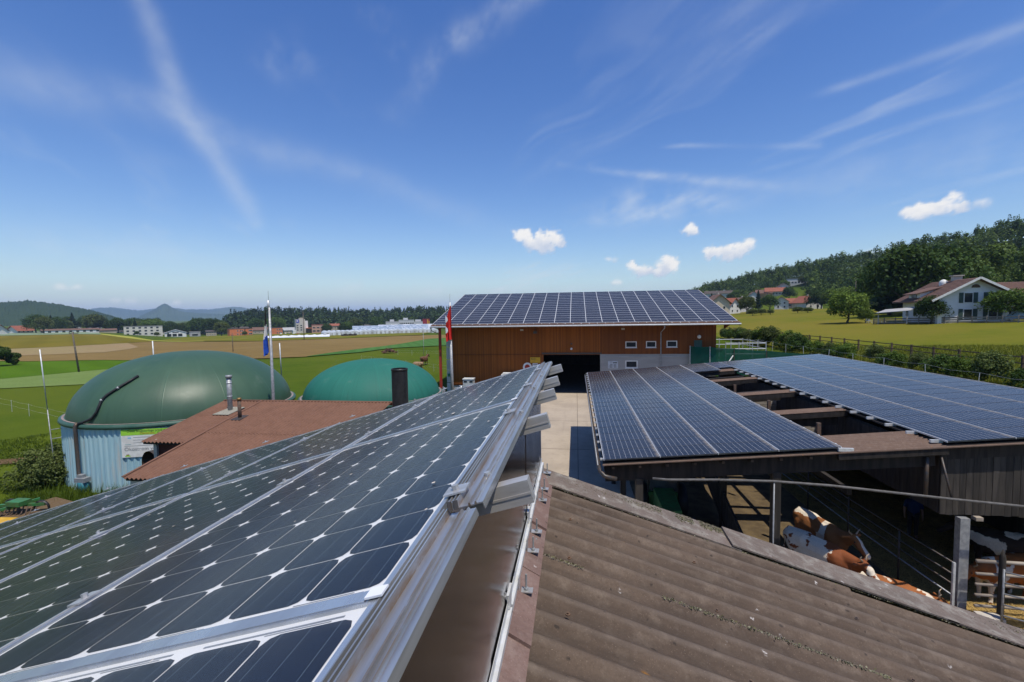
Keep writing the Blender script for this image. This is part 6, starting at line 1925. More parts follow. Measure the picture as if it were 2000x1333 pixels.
def build_person():
    t = thing('person', 'person in blue shirt standing in the dark of the shelter', 'person', (13.0, 19.6, .05), rotz=R(-115))
    m = MB()
    def c(p, q, r1, r2, f=1.0): capsule(m, p, q, r1, r2, 12, f)
    c((0, 0, 1.62), (.02, 0, 1.68), .095, .10)                       # head
    c((.07, 0, 1.60), (.06, 0, 1.57), .05, .055)                     # jaw
    c((.105, 0, 1.635), (.118, 0, 1.615), .014, .016)                # nose
    c((0, -.098, 1.65), (0, -.10, 1.62), .018, .018); c((0, .098, 1.65), (0, .10, 1.62), .018, .018)
    c((-.01, 0, 1.42), (0, 0, 1.58), .058, .055)                     # neck
    c((0, -.15, 1.38), (0, .15, 1.38), .085, .085)                   # shoulders
    c((0, 0, 1.32), (0, 0, 1.02), .155, .135, 1.2); c((0, -.06, .95), (0, .06, .95), .14, .14)
    for s in (-1, 1):
        c((0, s * .20, 1.37), (-.02, s * .26, 1.10), .058, .046); c((-.02, s * .26, 1.10), (.06, s * .27, .86), .043, .032)
        c((.06, s * .27, .86), (.085, s * .265, .78), .036, .036, .6)
        for k in range(4):
            c((.075 + .018 * k, s * .27, .78), (.085 + .015 * k, s * .255, .70 + .006 * abs(k - 1.5)), .0095, .0085)
        c((.06, s * .255, .83), (.115, s * .235, .77), .011, .009)
        c((0, s * .09, .92), (.02, s * .10, .50), .088, .062); c((.02, s * .10, .50), (-.01, s * .10, .09), .056, .04); c((-.02, s * .10, .05), (.15, s * .11, .04), .042, .036)
    o = m.build('body', PINK_SKIN, t, True, local=True)
    r = o.modifiers.new('skin_over', 'REMESH'); r.mode = 'VOXEL'; r.voxel_size = .011; r.use_smooth_shade = True
    sm = o.modifiers.new('relax', 'SMOOTH'); sm.iterations = 3
    m = MB(); c((0, 0, 1.34), (0, 0, .98), .172, .158, 1.2); c((0, -.15, 1.385), (0, .15, 1.385), .098, .098)
    for s in (-1, 1): c((0, s * .19, 1.38), (-.012, s * .245, 1.19), .074, .066)
    o = m.build('shirt', SHIRT_BLUE, t, True, local=True); r = o.modifiers.new('skin_over', 'REMESH'); r.mode = 'VOXEL'; r.voxel_size = .015; r.use_smooth_shade = True
    m = MB(); c((0, -.06, .96), (0, .06, .96), .15, .15)
    for s in (-1, 1): c((0, s * .09, .94), (.02, s * .10, .50), .102, .078); c((.02, s * .10, .50), (-.01, s * .10, .10), .074, .066)
    o = m.build('trousers', TROUSERS, t, True, local=True); r = o.modifiers.new('skin_over', 'REMESH'); r.mode = 'VOXEL'; r.voxel_size = .016; r.use_smooth_shade = True
    m = MB(); c((-.02, 0, 1.68), (-.005, 0, 1.705), .102, .098); o = m.build('hair', HAIR, t, True, local=True)
    for s in (-1, 1):
        MB().ball((.092, s * .036, 1.66), .012, 8, 6).build('eye', BLACK, t, True, local=True)
    MB().box(.095, -.025, 1.572, .108, .025, 1.578).build('mouth', RED_PAINT, t, local=True)
build_person()
def build_tractor():
    t = thing('tractor', 'dark green tractor parked in the shade under the shelter', 'tractor', (3.6, 19.5, .05))
    def wheel(x, y, r, w):
        m = MB(); m.lathe([(r * .55, -w / 2), (r * .95, -w / 2), (r, -w * .35), (r, w * .35), (r * .95, w / 2), (r * .55, w / 2)], n=28)
        o = m.build('wheel', BLACK, t, True, local=True); o.rotation_euler = (0, R(90), 0); o.location = (x, y, r)
        m = MB(); m.lathe([(0, -w * .3), (r * .56, -w * .3), (r * .56, w * .3), (0, w * .3)], n=20); q = m.build('rim', YELLOW, o, True, local=True)
    for x in (-.8, .8): wheel(x, .9, .75, .42); wheel(x * .95, -1.25, .48, .3)
    m = MB(); m.hexa([(-.38, -1.7, .75), (.38, -1.7, .75), (.42, .3, .75), (-.42, .3, .75), (-.34, -1.65, 1.35), (.34, -1.65, 1.35), (.40, .3, 1.5), (-.40, .3, 1.5)]); m.build('bonnet', GREEN_MACH, t, local=True)
    m = MB(); m.box(-.6, .3, .7, .6, 1.4, 1.3); m.build('chassis', GREEN_MACH, t, local=True)
    for x in (-.62, .62):
        for y in (.35, 1.5): MB().bar((x, y, 1.3), (x * .9, y, 2.5), .06, .06).build('cab_post', BLACK, t, local=True)
    m = MB(); m.box(-.68, .2, 2.5, .68, 1.6, 2.62); m.build('cab_roof', GREEN_MACH, t, local=True)
    MB().box(-.55, .36, 1.35, .55, .38, 2.45).build('windscreen', WIN_MID, t, local=True)
    for x in (-.24, .24): MB().box(x - .1, -1.72, 1.05, x + .1, -1.69, 1.22).build('headlight', WHITE_PAINT, t, local=True)
build_tractor()
# ------------------------------------------------------------------ houses
def house(name, label, x, y, w, d, h, rh, rot, wall_m, roof_m, over=.5, wins=(), gable_wins=(), flat=False, door=None, chim=None, z=None, group=None, cat='house', hip=0.0, balcony=False, solar=False):
    """w along local x (front faces local -y), ridge along local y when gable faces the front (gable front), rh roof rise"""
    t = thing(name, label, cat, (x, y, (T(x, y) if z is None else z) - .1), group, rot)
    m = MB()
    if flat:
        m.box(-w / 2, -d / 2, -2, w / 2, d / 2, h); m.build('wall', wall_m, t, local=True)
        MB().box(-w / 2 - .2, -d / 2 - .2, h, w / 2 + .2, d / 2 + .2, h + .35).build('roof', roof_m, t, local=True)
    else:
        # ridge along local x: eaves to the front
        if rh > 0:
            m.prism([(-w / 2, -d / 2, -2), (-w / 2, d / 2, -2), (-w / 2, d / 2, h), (-w / 2, 0, h + rh), (-w / 2, -d / 2, h)], (w, 0, 0))
            m.build('wall', wall_m, t, local=True)
            s = rh / (d / 2)
            rf = MB()
            for sg in (-1, 1):
                rf.prism([(-w / 2 - over, sg * .002, h + rh + .16), (-w / 2 - over, sg * (d / 2 + over), h - s * over + .16), (-w / 2 - over, sg * (d / 2 + over), h - s * over - .02), (-w / 2 - over, sg * .002, h + rh - .02)], (w + 2 * over, 0, 0))
            rf.build('roof', roof_m, t, local=True)
        else:       # gable to the front
            rh = -rh
            m.prism([(-w / 2, -d / 2, -2), (w / 2, -d / 2, -2), (w / 2, -d / 2, h), (0, -d / 2, h + rh), (-w / 2, -d / 2, h)], (0, d, 0))
            m.build('wall', wall_m, t, local=True)
            s = rh / (w / 2)
            rf = MB()
            for sg in (-1, 1):
                rf.prism([(sg * .002, -d / 2 - over, h + rh + .16), (sg * (w / 2 + over), -d / 2 - over, h - s * over + .16), (sg * (w / 2 + over), -d / 2 - over, h - s * over - .02), (sg * .002, -d / 2 - over, h + rh - .02)], (0, d + 2 * over, 0))
            rf.build('roof', roof_m, t, local=True)
    for (wx, wz, ww, wh) in wins:
        f = MB().box(wx - ww / 2, -d / 2 - .05, wz, wx + ww / 2, -d / 2 + .02, wz + wh).build('window', WHITE_PAINT, t, local=True)
        MB().box(wx - ww / 2 + .1, -d / 2 - .075, wz + .1, wx + ww / 2 - .1, -d / 2 - .052, wz + wh - .1).build('pane', WIN_DARK, f, local=True)
    for (sd, wy, wz, ww, wh) in gable_wins:
        xx = sd * w / 2
        f = MB().box(xx - .05, wy - ww / 2, wz, xx + .05, wy + ww / 2, wz + wh).build('window', WHITE_PAINT, t, local=True)
        MB().box(xx + sd * .052 - .012, wy - ww / 2 + .1, wz + .1, xx + sd * .052 + .012, wy + ww / 2 - .1, wz + wh - .1).build('pane', WIN_DARK, f, local=True)
    if door:
        MB().box(door[0] - .5, -d / 2 - .04, -.05, door[0] + .5, -d / 2 + .02, 2.1).build('door', FENCE_WOOD, t, local=True)
    if chim:
        MB().box(chim[0] - .3, chim[1] - .3, h, chim[0] + .3, chim[1] + .3, h + abs(rh) + 1.0).build('chimney', CONC_PALE, t, local=True)
    if balcony:
        MB().box(-w * .35, -d / 2 - 1.0, h * .5, w * .35, -d / 2 - .02, h * .5 + .15).build('balcony', FENCE_WOOD, t, local=True)
    return t
def face(x, y, extra=0.0):
    """rotation that turns a front towards the farm"""
    return math.atan2(-x, y) * 1.0 + R(extra)
def grid(n, rows, w, z0, dz, ww, wh):
    return [(-w / 2 + w * (k + .5) / n, z0 + r * dz, ww, wh) for r in range(rows) for k in range(n)]

def build_village_left():
    x, y = pol(-46.4, 590)
    house('apartment_block', 'long cream three-storey block with flat roof in the distant village', x, y, 30, 11, 9.2, 0, face(x, y), P('cream_white_render', (.66, .63, .54), .85), FLAT_ROOF, flat=True, wins=[(-12 + 4.6 * k, 1.0 + 3 * r, 2.2, 1.7) for k in range(6) for r in range(3)], cat='building')
    x, y = pol(-43.9, 560)
    t = house('glass_hall', 'low white gabled hall with glazed front beside the cream block', x, y, 17, 14, 4.2, -3.0, face(x, y), WHITE_PAINT, GREY_R, wins=[(-5, .6, 3.6, 2.8), (-.8, .6, 3.6, 2.8), (3.6, .6, 3.6, 2.8), (0, 4.2, 5, 1.2)], cat='building')
    x, y = pol(-42.3, 560)
    house('grey_shed', 'low grey flat-roofed shed beside the glazed hall', x, y, 9, 8, 4.6, 0, face(x, y), GREY_R, FLAT_ROOF, flat=True, cat='building', wins=[(0, .8, 5, 2)])
    x, y = pol(-40.9, 565)
    house('row_house', 'brown-roofed low row house left of the dark trees', x, y, 9, 8, 4.5, 1.2, face(x, y), TAN_R, TILE_DARK, wins=grid(4, 2, 8, .8, 2.2, 1.0, 1.2), cat='building')
    for k, (az, r, w, lab) in enumerate([(-38.7, 500, 12, 'orange flat-roofed house farthest from the tower in the village'), (-37.6, 512, 6, 'narrow orange house with dark roof in the village'), (-34.9, 520, 10, 'orange house with dark windows seen beside the left flagpole')]):
        x, y = pol(az, r)
        house('orange_house', lab, x, y, w, 9, 6.6, 0, face(x, y, 12), ORANGE_R, TILE_DARK, flat=True, wins=[(w * (q - .5) * .8, 1 + 3 * rr, 1.2, 1.4) for q in (.55, .8, .95) for rr in (0, 1)], group='orange village houses')
    # tower with blue sign, linked hall, salmon office
    x, y = pol(-32.35, 560)
    t = thing('silo_tower', 'tall white tower with blue sign rising above the village', 'tower', (x, y, T(x, y) - .2), rotz=face(x, y, 8))
    MB().box(-6.0, -5, -2, 3.4, 5, 15.4).build('wall', P('tower_render', (.58, .54, .47), .85), t, local=True)
    MB().box(3.41, -4, -2, 6.4, 5, 13.6).build('annex', WHITE_PAINT, t, local=True)
    MB().box(-2.0, -3, 15.4, 2.5, 3, 17.2).build('lift_house', P('lift_render', (.48, .44, .38), .85), t, local=True)
    MB().box(-5.6, -5.12, 11.6, -2.4, -5.02, 15.0).build('sign', SHADE_BLUE, t, local=True)
    MB().box(-5.1, -5.2, 13.0, -3.4, -5.13, 14.2).build('sign_mark', WHITE_PAINT, t, local=True)
    for zz in (3.2, 5.6, 8.0):
        for xx in (-4.4, -.6):
            MB().box(xx - .9, -5.1, zz, xx + .9, -5.01, zz + 1.2).build('window', WIN_MID, t, local=True)
    MB().box(-9.0, -5.5, -2, -6.01, 4, 3.6).build('low_annex', WHITE_PAINT, t, local=True)
    x, y = pol(-31.45, 556)
    t = house('link_hall', 'open brown-roofed hall joining tower and salmon office', x, y, 8, 9, 5.2, 0, face(x, y), TIMBER_DARK, ORANGE_R, flat=True, cat='building')
    x, y = pol(-30.6, 545)
    house('office_block', 'salmon two-storey office with dark window bands in the village', x, y, 12.5, 10, 8.6, 0, face(x, y), PINK_R, TILE_RED, flat=True, wins=[(-4 + 4 * k, 5.0, 3.0, 1.5) for k in range(3)] + [(-4 + 4 * k, 1.4, 3.2, 1.8) for k in range(2)], cat='building')
    x, y = pol(-28.9, 600)
    house('brown_house', 'brown village house with hipped red roof behind shrubs', x, y, 13, 10, 7.4, 2.4, face(x, y), TAN_R, TILE_RED, wins=grid(4, 2, 11, 1.2, 3, 1.6, 1.5), chim=(2, 1), cat='house')
    x, y = pol(-25.2, 650)
    house('white_house', 'small white house half hidden by trees above the greenhouses', x, y, 9, 8, 5.5, 2.6, face(x, y, 20), OFF_WHITE, TILE_DARK, wins=grid(3, 2, 8, .8, 2.6, 1.2, 1.2))
    # white factory row and red block on the right of the plain
    for k, (az, r, w, h, lab) in enumerate([(-22.3, 640, 18, 11, 'white stepped factory block above the greenhouse roofs'), (-20.7, 645, 20, 13, 'tallest white factory block beyond the greenhouses'), (-19.2, 650, 26, 10.5, 'long white factory block with blue window band')]):
        x, y = pol(az, r)
        t = house('factory', lab, x, y, w, 20, h, 0, face(x, y), P('factory_white', (.60, .61, .62), .6) if 'factory_white' not in MATS else MATS['factory_white'], GREY_R, flat=True, cat='factory', group='white factory blocks', wins=[(-w / 2 + w * (q + .5) / 7, h - 5, w / 9, 1.8) for q in range(7)])
        MB().box(-w * .2, -4, h + .35, w * .1, 4, h + 3).build('roof_house', MATS['factory_white'], t, local=True)
    x, y = pol(-18.35, 610)
    t = house('red_block', 'dark red cubic building with yellow stripe beyond the greenhouses', x, y, 9, 9, 13.5, 0, face(x, y), RED_BLOCK, RED_BLOCK, flat=True, cat='building')
    MB().box(1.2, -4.66, 6.5, 2.6, -4.53, 13.2).build('stripe', YELLOW, t, local=True); MB().box(3.2, -4.66, 4.5, 4.2, -4.53, 11).build('stripe', YELLOW, t, local=True)
    # farmstead at the far left, long shed
    x, y = pol(-54.6, 690)
    house('farmhouse', 'white chalet with broad red roof at the far left of the plain', x, y, 14, 12, 3.6, 4.2, face(x, y, 38), OFF_WHITE, TILE_RED, 1.6, wins=grid(4, 1, 16, 1.2, 2.8, 1.6, 1.5), gable_wins=[(1, -3, 1.5, 2, 1.6), (1, 3, 1.5, 2, 1.6)])
    x, y = pol(-56.0, 640)
    house('farmhouse', 'dark-gabled house cut by the left picture edge', x, y, 12, 10, 4.5, 4.5, face(x, y, -60), OFF_WHITE, TILE_BROWN, 1.2)
    x, y = pol(-51.5, 640)
    t = house('long_shed', 'long low shed with red roof and white front across the plain', x, y, 42, 9, 2.6, 1.3, face(x, y), WHITE_PAINT, TILE_BROWN, .5, wins=[(-20 + 5 * k, .4, 2.4, 1.8) for k in range(9)], cat='shed')
    x, y = pol(-49.0, 660)
    house('long_shed', 'short brown-roofed shed beside the long white-fronted one', x, y, 14, 9, 2.8, 1.6, face(x, y), TAN_R, TILE_BROWN, .5, cat='shed')
    labs = ['white pointed house above the far-left tree belt', 'pale flat block beyond the far-left trees', 'white bungalow in the trees left of the cream block', 'white block above the hedge left of cream block', 'grey-roofed white house behind the cream block',
            'small white gable above the glazed hall', 'white house behind the orange houses', 'pale house in trees between cream block and wood', 'white roofed house by the dark wood edge', 'white cottage near the wood edge', 'pale brown house behind orange ones', 'dark-roofed house right of left flagpole']
    for k, (az, r, w, h) in enumerate([(-51.1, 820, 9, 9), (-49.9, 830, 14, 7), (-48.6, 780, 16, 6), (-48.2, 700, 12, 4), (-46.0, 720, 9, 8), (-44.9, 730, 8, 8), (-37.9, 590, 8, 8), (-43.0, 740, 9, 7), (-40.2, 690, 9, 8), (-38.9, 680, 8, 8), (-36.4, 600, 16, 7), (-33.6, 620, 16, 6)]):
        x, y = pol(az, r)
        house('village_house', labs[k], x, y, w, 9, h - 2.5, 3.0 if k not in (1, 2, 3) else 1.2, face(x, y, [0, 10, -15, 25][k % 4]), OFF_WHITE if k < 10 else TAN_R, [TILE_DARK, TILE_BROWN, GREY_R][k % 3], wins=grid(3, 1, w * .8, 1.4, 2.6, 1.2, 1.3), group='white village houses')
build_village_left()

def build_greenhouses():
    # rows of polytunnels and glasshouses at the far edge of the ploughed field
    k = 0
    rows = [(-31.6, -17.3, 330, 5.0), (-30.5, -17.0, 352, 5.0), (-29.5, -17.0, 376, 5.2), (-28.0, -17.0, 402, 5.4)]
    def tunnel(x0, y0, x1, y1, w, h, label, mat, group):
        t = thing('polytunnel', label, 'polytunnel', ((x0 + x1) / 2, (y0 + y1) / 2, 0), group)
        d = Vector((x1 - x0, y1 - y0, 0)).normalized(); s = Vector((-d.y, d.x, 0))
        n = 10; m = MB(); A, B = [], []
        for q in range(n + 1):
            a = math.pi * q / n
            o = s * (w / 2 * math.cos(a)); z = h * math.sin(a) ** .8
            A.append((x0 + o.x, y0 + o.y, T(x0, y0) + z)); B.append((x1 + o.x, y1 + o.y, T(x1, y1) + z))
        m._add(A + B, [(q, q + 1, n + 2 + q, n + 1 + q) for q in range(n)])
        o = m.build('film', mat, t, True)
        m = MB(); m._add(A, [tuple(range(n + 1))]); m._add(B, [tuple(range(n + 1))]); m.build('end_wall', mat, t)
        # door arch and hoops
        c = Vector((x0, y0, T(x0, y0)))
        e = MB(); e.hexa([c - s * .9 - d * .06, c + s * .9 - d * .06, c + s * .9 - d * .02, c - s * .9 - d * .02, c - s * .7 - d * .06 + Vector((0, 0, 2.1)), c + s * .7 - d * .06 + Vector((0, 0, 2.1)), c + s * .7 - d * .02 + Vector((0, 0, 2.1)), c - s * .7 - d * .02 + Vector((0, 0, 2.1))])
        e.build('door', GREY_R, t)
    # tunnels with their gable ends towards the farm
    n = 26
    for q in range(n):
        az = -29.6 + 12.3 * q / (n - 1)
        r = 352 + 18 * ss(0, n, q) + (q % 2) * 1.5
        x, y = pol(az, float(r)); x1, y1 = pol(az - .35, float(r) + 72)
        tunnel(x, y, x1, y1, 5.6, 3.3, 'white polytunnel beyond the ploughed field, ' + ORD[q] + ' from the left', POLYTUNNEL, 'polytunnels beyond the ploughed field')
    t = thing('crop_fleece', 'bright white sheeting in long strips left of the polytunnels', 'fleece', pol(-33, 320) + (0,))
    m = MB(); nu = 24; A, B = [], []
    for q in range(nu + 1):
        az = -35.8 + 6.4 * q / nu
        xa, ya = pol(az, 318 - 14 * q / nu); xb, yb = pol(az, 350)
        A.append((xa, ya, T(xa, ya) + .5)); B.append((xb, yb, T(xb, yb) + 1.1 + .25 * math.sin(q * 2.2)))
    m._add(A + B, [(q, q + 1, nu + 2 + q, nu + 1 + q) for q in range(nu)]); m.build('sheet', MEMBRANE_WHITE, t)
    # long glasshouse ranges
    for k, (a0, a1, r, h, lab) in enumerate([(-26.9, -18.2, 452, 6.2, 'long dark-roofed glasshouse range behind the polytunnels'), (-24.0, -17.4, 492, 6.8, 'pale glasshouse range farthest back beyond the polytunnels')]):
        t = thing('glasshouse', lab, 'greenhouse', pol((a0 + a1) / 2, r) + (0,), 'glasshouse ranges')
        nb = 9
        for q in range(nb):
            x0, y0 = pol(a0 + (a1 - a0) * q / nb, r); x1, y1 = pol(a0 + (a1 - a0) * (q + 1) / nb, r)
            xb0, yb0 = pol(a0 + (a1 - a0) * q / nb, r + 34); xb1, yb1 = pol(a0 + (a1 - a0) * (q + 1) / nb, r + 34)
            z = T(x0, y0)
            m = MB()
            mx0, my0 = (x0 + xb0) / 2, (y0 + yb0) / 2; mx1, my1 = (x1 + xb1) / 2, (y1 + yb1) / 2
            m._add([(x0, y0, z), (x1, y1, z), (x1, y1, z + 3), (x0, y0, z + 3)], [(0, 1, 2, 3)])
            m._add([(x0, y0, z + 3), (x1, y1, z + 3), (mx1, my1, z + h), (mx0, my0, z + h)], [(0, 1, 2, 3)])
            m._add([(mx0, my0, z + h), (mx1, my1, z + h), (xb1, yb1, z + 3), (xb0, yb0, z + 3)], [(0, 1, 2, 3)])
            m.build('bay', GREENHOUSE if k == 0 or q % 2 else POLYTUNNEL, t)
    t = thing('pallet_stack', 'row of dark crates at the edge of the polytunnels', 'crates', pol(-27.2, 322) + (0,))
    for q in range(6):
        x, y = pol(-28.0 + .28 * q, 320); MB().box(x - .8, y - .6, T(x, y), x + .8, y + .6, T(x, y) + 1.3 + .3 * (q % 2)).build('crate', DARK_STEEL, t)
build_greenhouses()

def build_village_right():
    spec = [('cream gabled house nearest the meadow in the hillside village', 15.95, 232, 8.5, 9, 6.2, -3.6, 18, CREAM, TILE_BROWN, 'wins'),
            ('white house with bright red roof behind the cream gabled house', 17.0, 262, 9, 9, 4.6, -3.4, 55, OFF_WHITE, TILE_RED, ''),
            ('dark-roofed white house left of the red-roofed village house', 15.9, 285, 10, 9, 4.6, -3.8, -18, OFF_WHITE, TILE_DARK, ''),
            ('brown-roofed white house right of the red-roofed village house', 18.4, 285, 9, 10, 4.8, -3.2, 20, OFF_WHITE, TILE_BROWN, ''),
            ('lilac-walled house between two village roofs', 17.7, 300, 8, 8, 4.5, -3.0, 10, P('lilac_render', (.36, .36, .46), .8), TILE_DARK, ''),
            ('grey-roofed house above the red-roofed village house', 16.5, 325, 9, 9, 4.6, -3.0, 30, GREY_R, TILE_DARK, ''),
            ('long white block with dark roof above the hillside village', 16.7, 590, 40, 11, 5.0, 3.0, 0, OFF_WHITE, TILE_DARK, ''),
            ('reddish low house at the left end of hillside village', 14.7, 300, 9, 8, 4.0, 2.4, 0, PINK_R, TILE_RED, ''),
            ('small white chalet with dark roof standing alone in the meadow trees', 22.3, 330, 7.5, 7, 5.0, -2.8, 0, OFF_WHITE, TILE_BROWN, 'wins'),
            ('white gabled house with red roof at the right end of village', 24.6, 330, 10, 13, 4.2, -3.6, 35, OFF_WHITE, TILE_RED, ''),
            ('dark red roofed barn above the right-hand village houses', 23.6, 400, 16, 9, 4.0, 3.0, 0, PINK_R, TILE_RED, ''),
            ('white chalet high on the slope among trees', 19.6, 500, 10, 9, 5.5, -3.5, 10, OFF_WHITE, TILE_BROWN, ''),
            ('ochre house high on the slope among trees', 20.7, 505, 14, 9, 5.0, 3.0, -10, P('ochre_render', (.52, .32, .13), .85), TILE_BROWN, ''),
            ('house with bright red roof high on the slope', 21.7, 505, 16, 9, 4.4, 3.2, 0, CREAM, TILE_RED, ''),
            ('white house with blue-grey roof highest but one on slope', 22.4, 520, 10, 9, 5.0, -2.8, 10, OFF_WHITE, TILE_DARK, ''),
            ('modern white flat-roofed house highest on the wooded slope', 23.7, 545, 18, 9, 5.5, 0, 0, OFF_WHITE, FLAT_ROOF, 'flat'),
            ('grey shed roof between the village houses and the long block', 17.6, 400, 12, 9, 3.0, 2.0, 0, GREY_R, FLAT_ROOF, '')]
    for k, (lab, az, r, w, d, h, rh, rt, wm, rm, fl) in enumerate(spec):
        x, y = pol(az, r)
        house('hillside_house', lab, x, y, w, d, h, rh, face(x, y, rt), wm, rm, .9, wins=[(-w * .22, 1.0, 1.1, 1.3), (w * .22, 1.0, 1.1, 1.3), (-w * .22, 3.4, 1.1, 1.2), (w * .22, 3.4, 1.1, 1.2)] if w < 16 else grid(6, 1, w * .9, 1.2, 3, 2.0, 1.6), flat=fl == 'flat', chim=(1, 1) if k % 3 == 0 and fl != 'flat' else None, group='houses of the hillside village')
build_village_right()

def build_farmhouse():
    # the white farmhouse at the right edge: gable towards the farm, dormer on the near slope, barn wing to the right
    t = thing('farmhouse', 'white farmhouse with brown tiled roof and barn wing by the wooded hill', 'farmhouse', (66.7, 92.8, 6.4), rotz=R(-12))
    W, D, H, RH = 9.8, 13.0, 4.2, 2.9
    m = MB(); m.prism([(-W / 2, -D / 2, -2), (W / 2, -D / 2, -2), (W / 2, -D / 2, H), (0, -D / 2, H + RH), (-W / 2, -D / 2, H)], (0, D, 0)); m.build('wall', P('farmhouse_white', (.80, .80, .79), .85, c2=(.74, .74, .74), sc=.6), t, local=True)
    s = RH / (W / 2); ov = 1.3
    for sg in (-1, 1):
        m = MB(); m.prism([(sg * .002, -D / 2 - ov, H + RH + .2), (sg * (W / 2 + ov), -D / 2 - ov, H - s * ov + .2), (sg * (W / 2 + ov), -D / 2 - ov, H - s * ov), (sg * .002, -D / 2 - ov, H + RH)], (0, D + 2 * ov, 0))
        rf = m.build('roof', TILE_BROWN, t, local=True)
        # tile courses standing proud of the slope
        m = MB()
        for k in range(15):
            q0 = (W / 2 + ov) * k / 15; q1 = (W / 2 + ov) * (k + 1) / 15
            m.prism([(sg * q0, -D / 2 - ov - .01, H + RH + .21 - s * q0), (sg * q1, -D / 2 - ov - .01, H + RH + .28 - s * q1), (sg * q1, -D / 2 - ov - .01, H + RH + .205 - s * q1)], (0, D + 2 * ov + .02, 0))
        m.build('tile_course', TILE_BROWN, rf, local=True)
        MB().bar((0, -D / 2 - ov - .03, H + RH + .16), (sg * (W / 2 + ov), -D / 2 - ov - .03, H - s * ov + .16), .06, .34).build('barge_board', WHITE_PAINT, t, local=True)
    m = MB(); m.prism([(-W / 2 + 1.2, -D / 2 - .05, H + .2), (W / 2 - 1.2, -D / 2 - .05, H + .2), (0, -D / 2 - .05, H + RH - 1.0)], (0, .03, 0))
    o = MB(); o.lathe([(0, 0), (.55, 0), (.55, .08), (0, .08)], n=16, a0=0, a1=math.pi); q = o.build('gable_window', FENCE_WOOD, t, local=True); q.rotation_euler = (R(90), 0, 0); q.location = (0, -D / 2 - .02, H + 1.5)
    for (wx, wz) in ((-.9, H - 1.0), (2.3, H - 1.0), (-.9, .5), (2.3, .5)):
        f = MB().box(wx - .62, -D / 2 - .06, wz, wx + .62, -D / 2 + .02, wz + 1.7).build('window', WHITE_PAINT, t, local=True)
        MB().box(wx - .5, -D / 2 - .085, wz + .1, wx + .5, -D / 2 - .062, wz + 1.6).build('pane', WIN_DARK, f, local=True)
        for sg in (-1, 1): MB().box(wx + sg * .95 - .28, -D / 2 - .07, wz, wx + sg * .95 + .28, -D / 2 - .012, wz + 1.7).build('shutter', P('green_shutter', (.05, .09, .07), .6) if 'green_shutter' not in MATS else MATS['green_shutter'], f, local=True)
    for wy in (-4.2, -1.8, 1.5, 4.5):
        f = MB().box(-W / 2 - .06, wy - .55, .9, -W / 2 + .02, wy + .55, 2.6).build('window', WHITE_PAINT, t, local=True)
        MB().box(-W / 2 - .085, wy - .45, 1.0, -W / 2 - .062, wy + .45, 2.5).build('pane', WIN_MID, f, local=True)
    # dormer
    m = MB(); m.hexa([(-W / 2 - .2, -.8, H - .6), (-2.0, -.8, H - .6), (-2.0, 3.6, H - .6), (-W / 2 - .2, 3.6, H - .6), (-W / 2 - .2, -.8, H + .9), (-2.0, -.8, H + 1.7), (-2.0, 3.6, H + 1.7), (-W / 2 - .2, 3.6, H + .9)]); dm = m.build('dormer', MATS['farmhouse_white'], t, local=True)
    m = MB(); m.prism([(-W / 2 - 1.0, -1.3, H + .85), (-1.2, -1.3, H + 2.25), (-1.2, -1.3, H + 2.1), (-W / 2 - 1.0, -1.3, H + .7)], (0, 5.4, 0)); m.build('dormer_roof', TILE_BROWN, dm, local=True)
    MB().box(-W / 2 - .26, .4, H - .4, -W / 2 - .21, 2.4, H + .7).build('dormer_window', WIN_DARK, dm, local=True)
    # barn wing
    m = MB(); m.prism([(W / 2 + .02, -D / 2 + 4.0, H + RH - .4), (W / 2 + .02 - 4.5, -D / 2 + 4.0, H + RH - .4), (W / 2 + 22, -D / 2 + 4.0, H + RH - .4)], (0, .01, 0))
    w = MB(); w.box(W / 2 + .02, -D / 2 + 4.5, -2, W / 2 + 22, D / 2 + 2, H - .2); w.build('barn_wing', TIMBER_DARK, t, local=True)
    m = MB(); y0, yr, y1 = -D / 2 + 1.2, 3.0, D / 2 + 5.0; zr = H + RH - .3
    for ya, yb in ((y0, yr), (y1, yr)):
        m.prism([(1.0, ya, H - .4), (1.0, yb, zr), (1.0, yb, zr - .2), (1.0, ya, H - .6)], (W / 2 + 22, 0, 0))
    wr = m.build('wing_roof', TILE_BROWN, t, local=True)
    m = MB()
    for k in range(16):
        a, b2 = k / 16, (k + 1) / 16
        m.prism([(1.0, yr + (y0 - yr) * a, zr + (H - .4 - zr) * a + .012), (1.0, yr + (y0 - yr) * b2, zr + (H - .4 - zr) * b2 + .09), (1.0, yr + (y0 - yr) * b2, zr + (H - .4 - zr) * b2 + .004)], (W / 2 + 22, 0, 0))
    m.build('tile_course', TILE_BROWN, wr, local=True)
    # chimneys: round white cowl and box
    m = MB(); m.lathe([(.6, 0), (.62, .5), (.5, .9), (.2, 1.1), (.04, 1.14)], n=20); q = m.build('chimney', WHITE_PAINT, t, True, local=True); q.location = (-1.0, 1.2, H + RH - .7)
    MB().box(-.3, -.6, H + RH - .3, .9, .4, H + RH + .9).build('chimney', CONC_PALE, t, local=True)
    MB().box(-.5, -.8, H + RH + .9, 1.1, .6, H + RH + 1.05).build('chimney_cap', CONC_PALE, t, local=True)
    # garden furniture and fence
    f = thing('garden_fence', 'low grey board fence along the farmhouse garden', 'fence', (60, 84, 6.1))
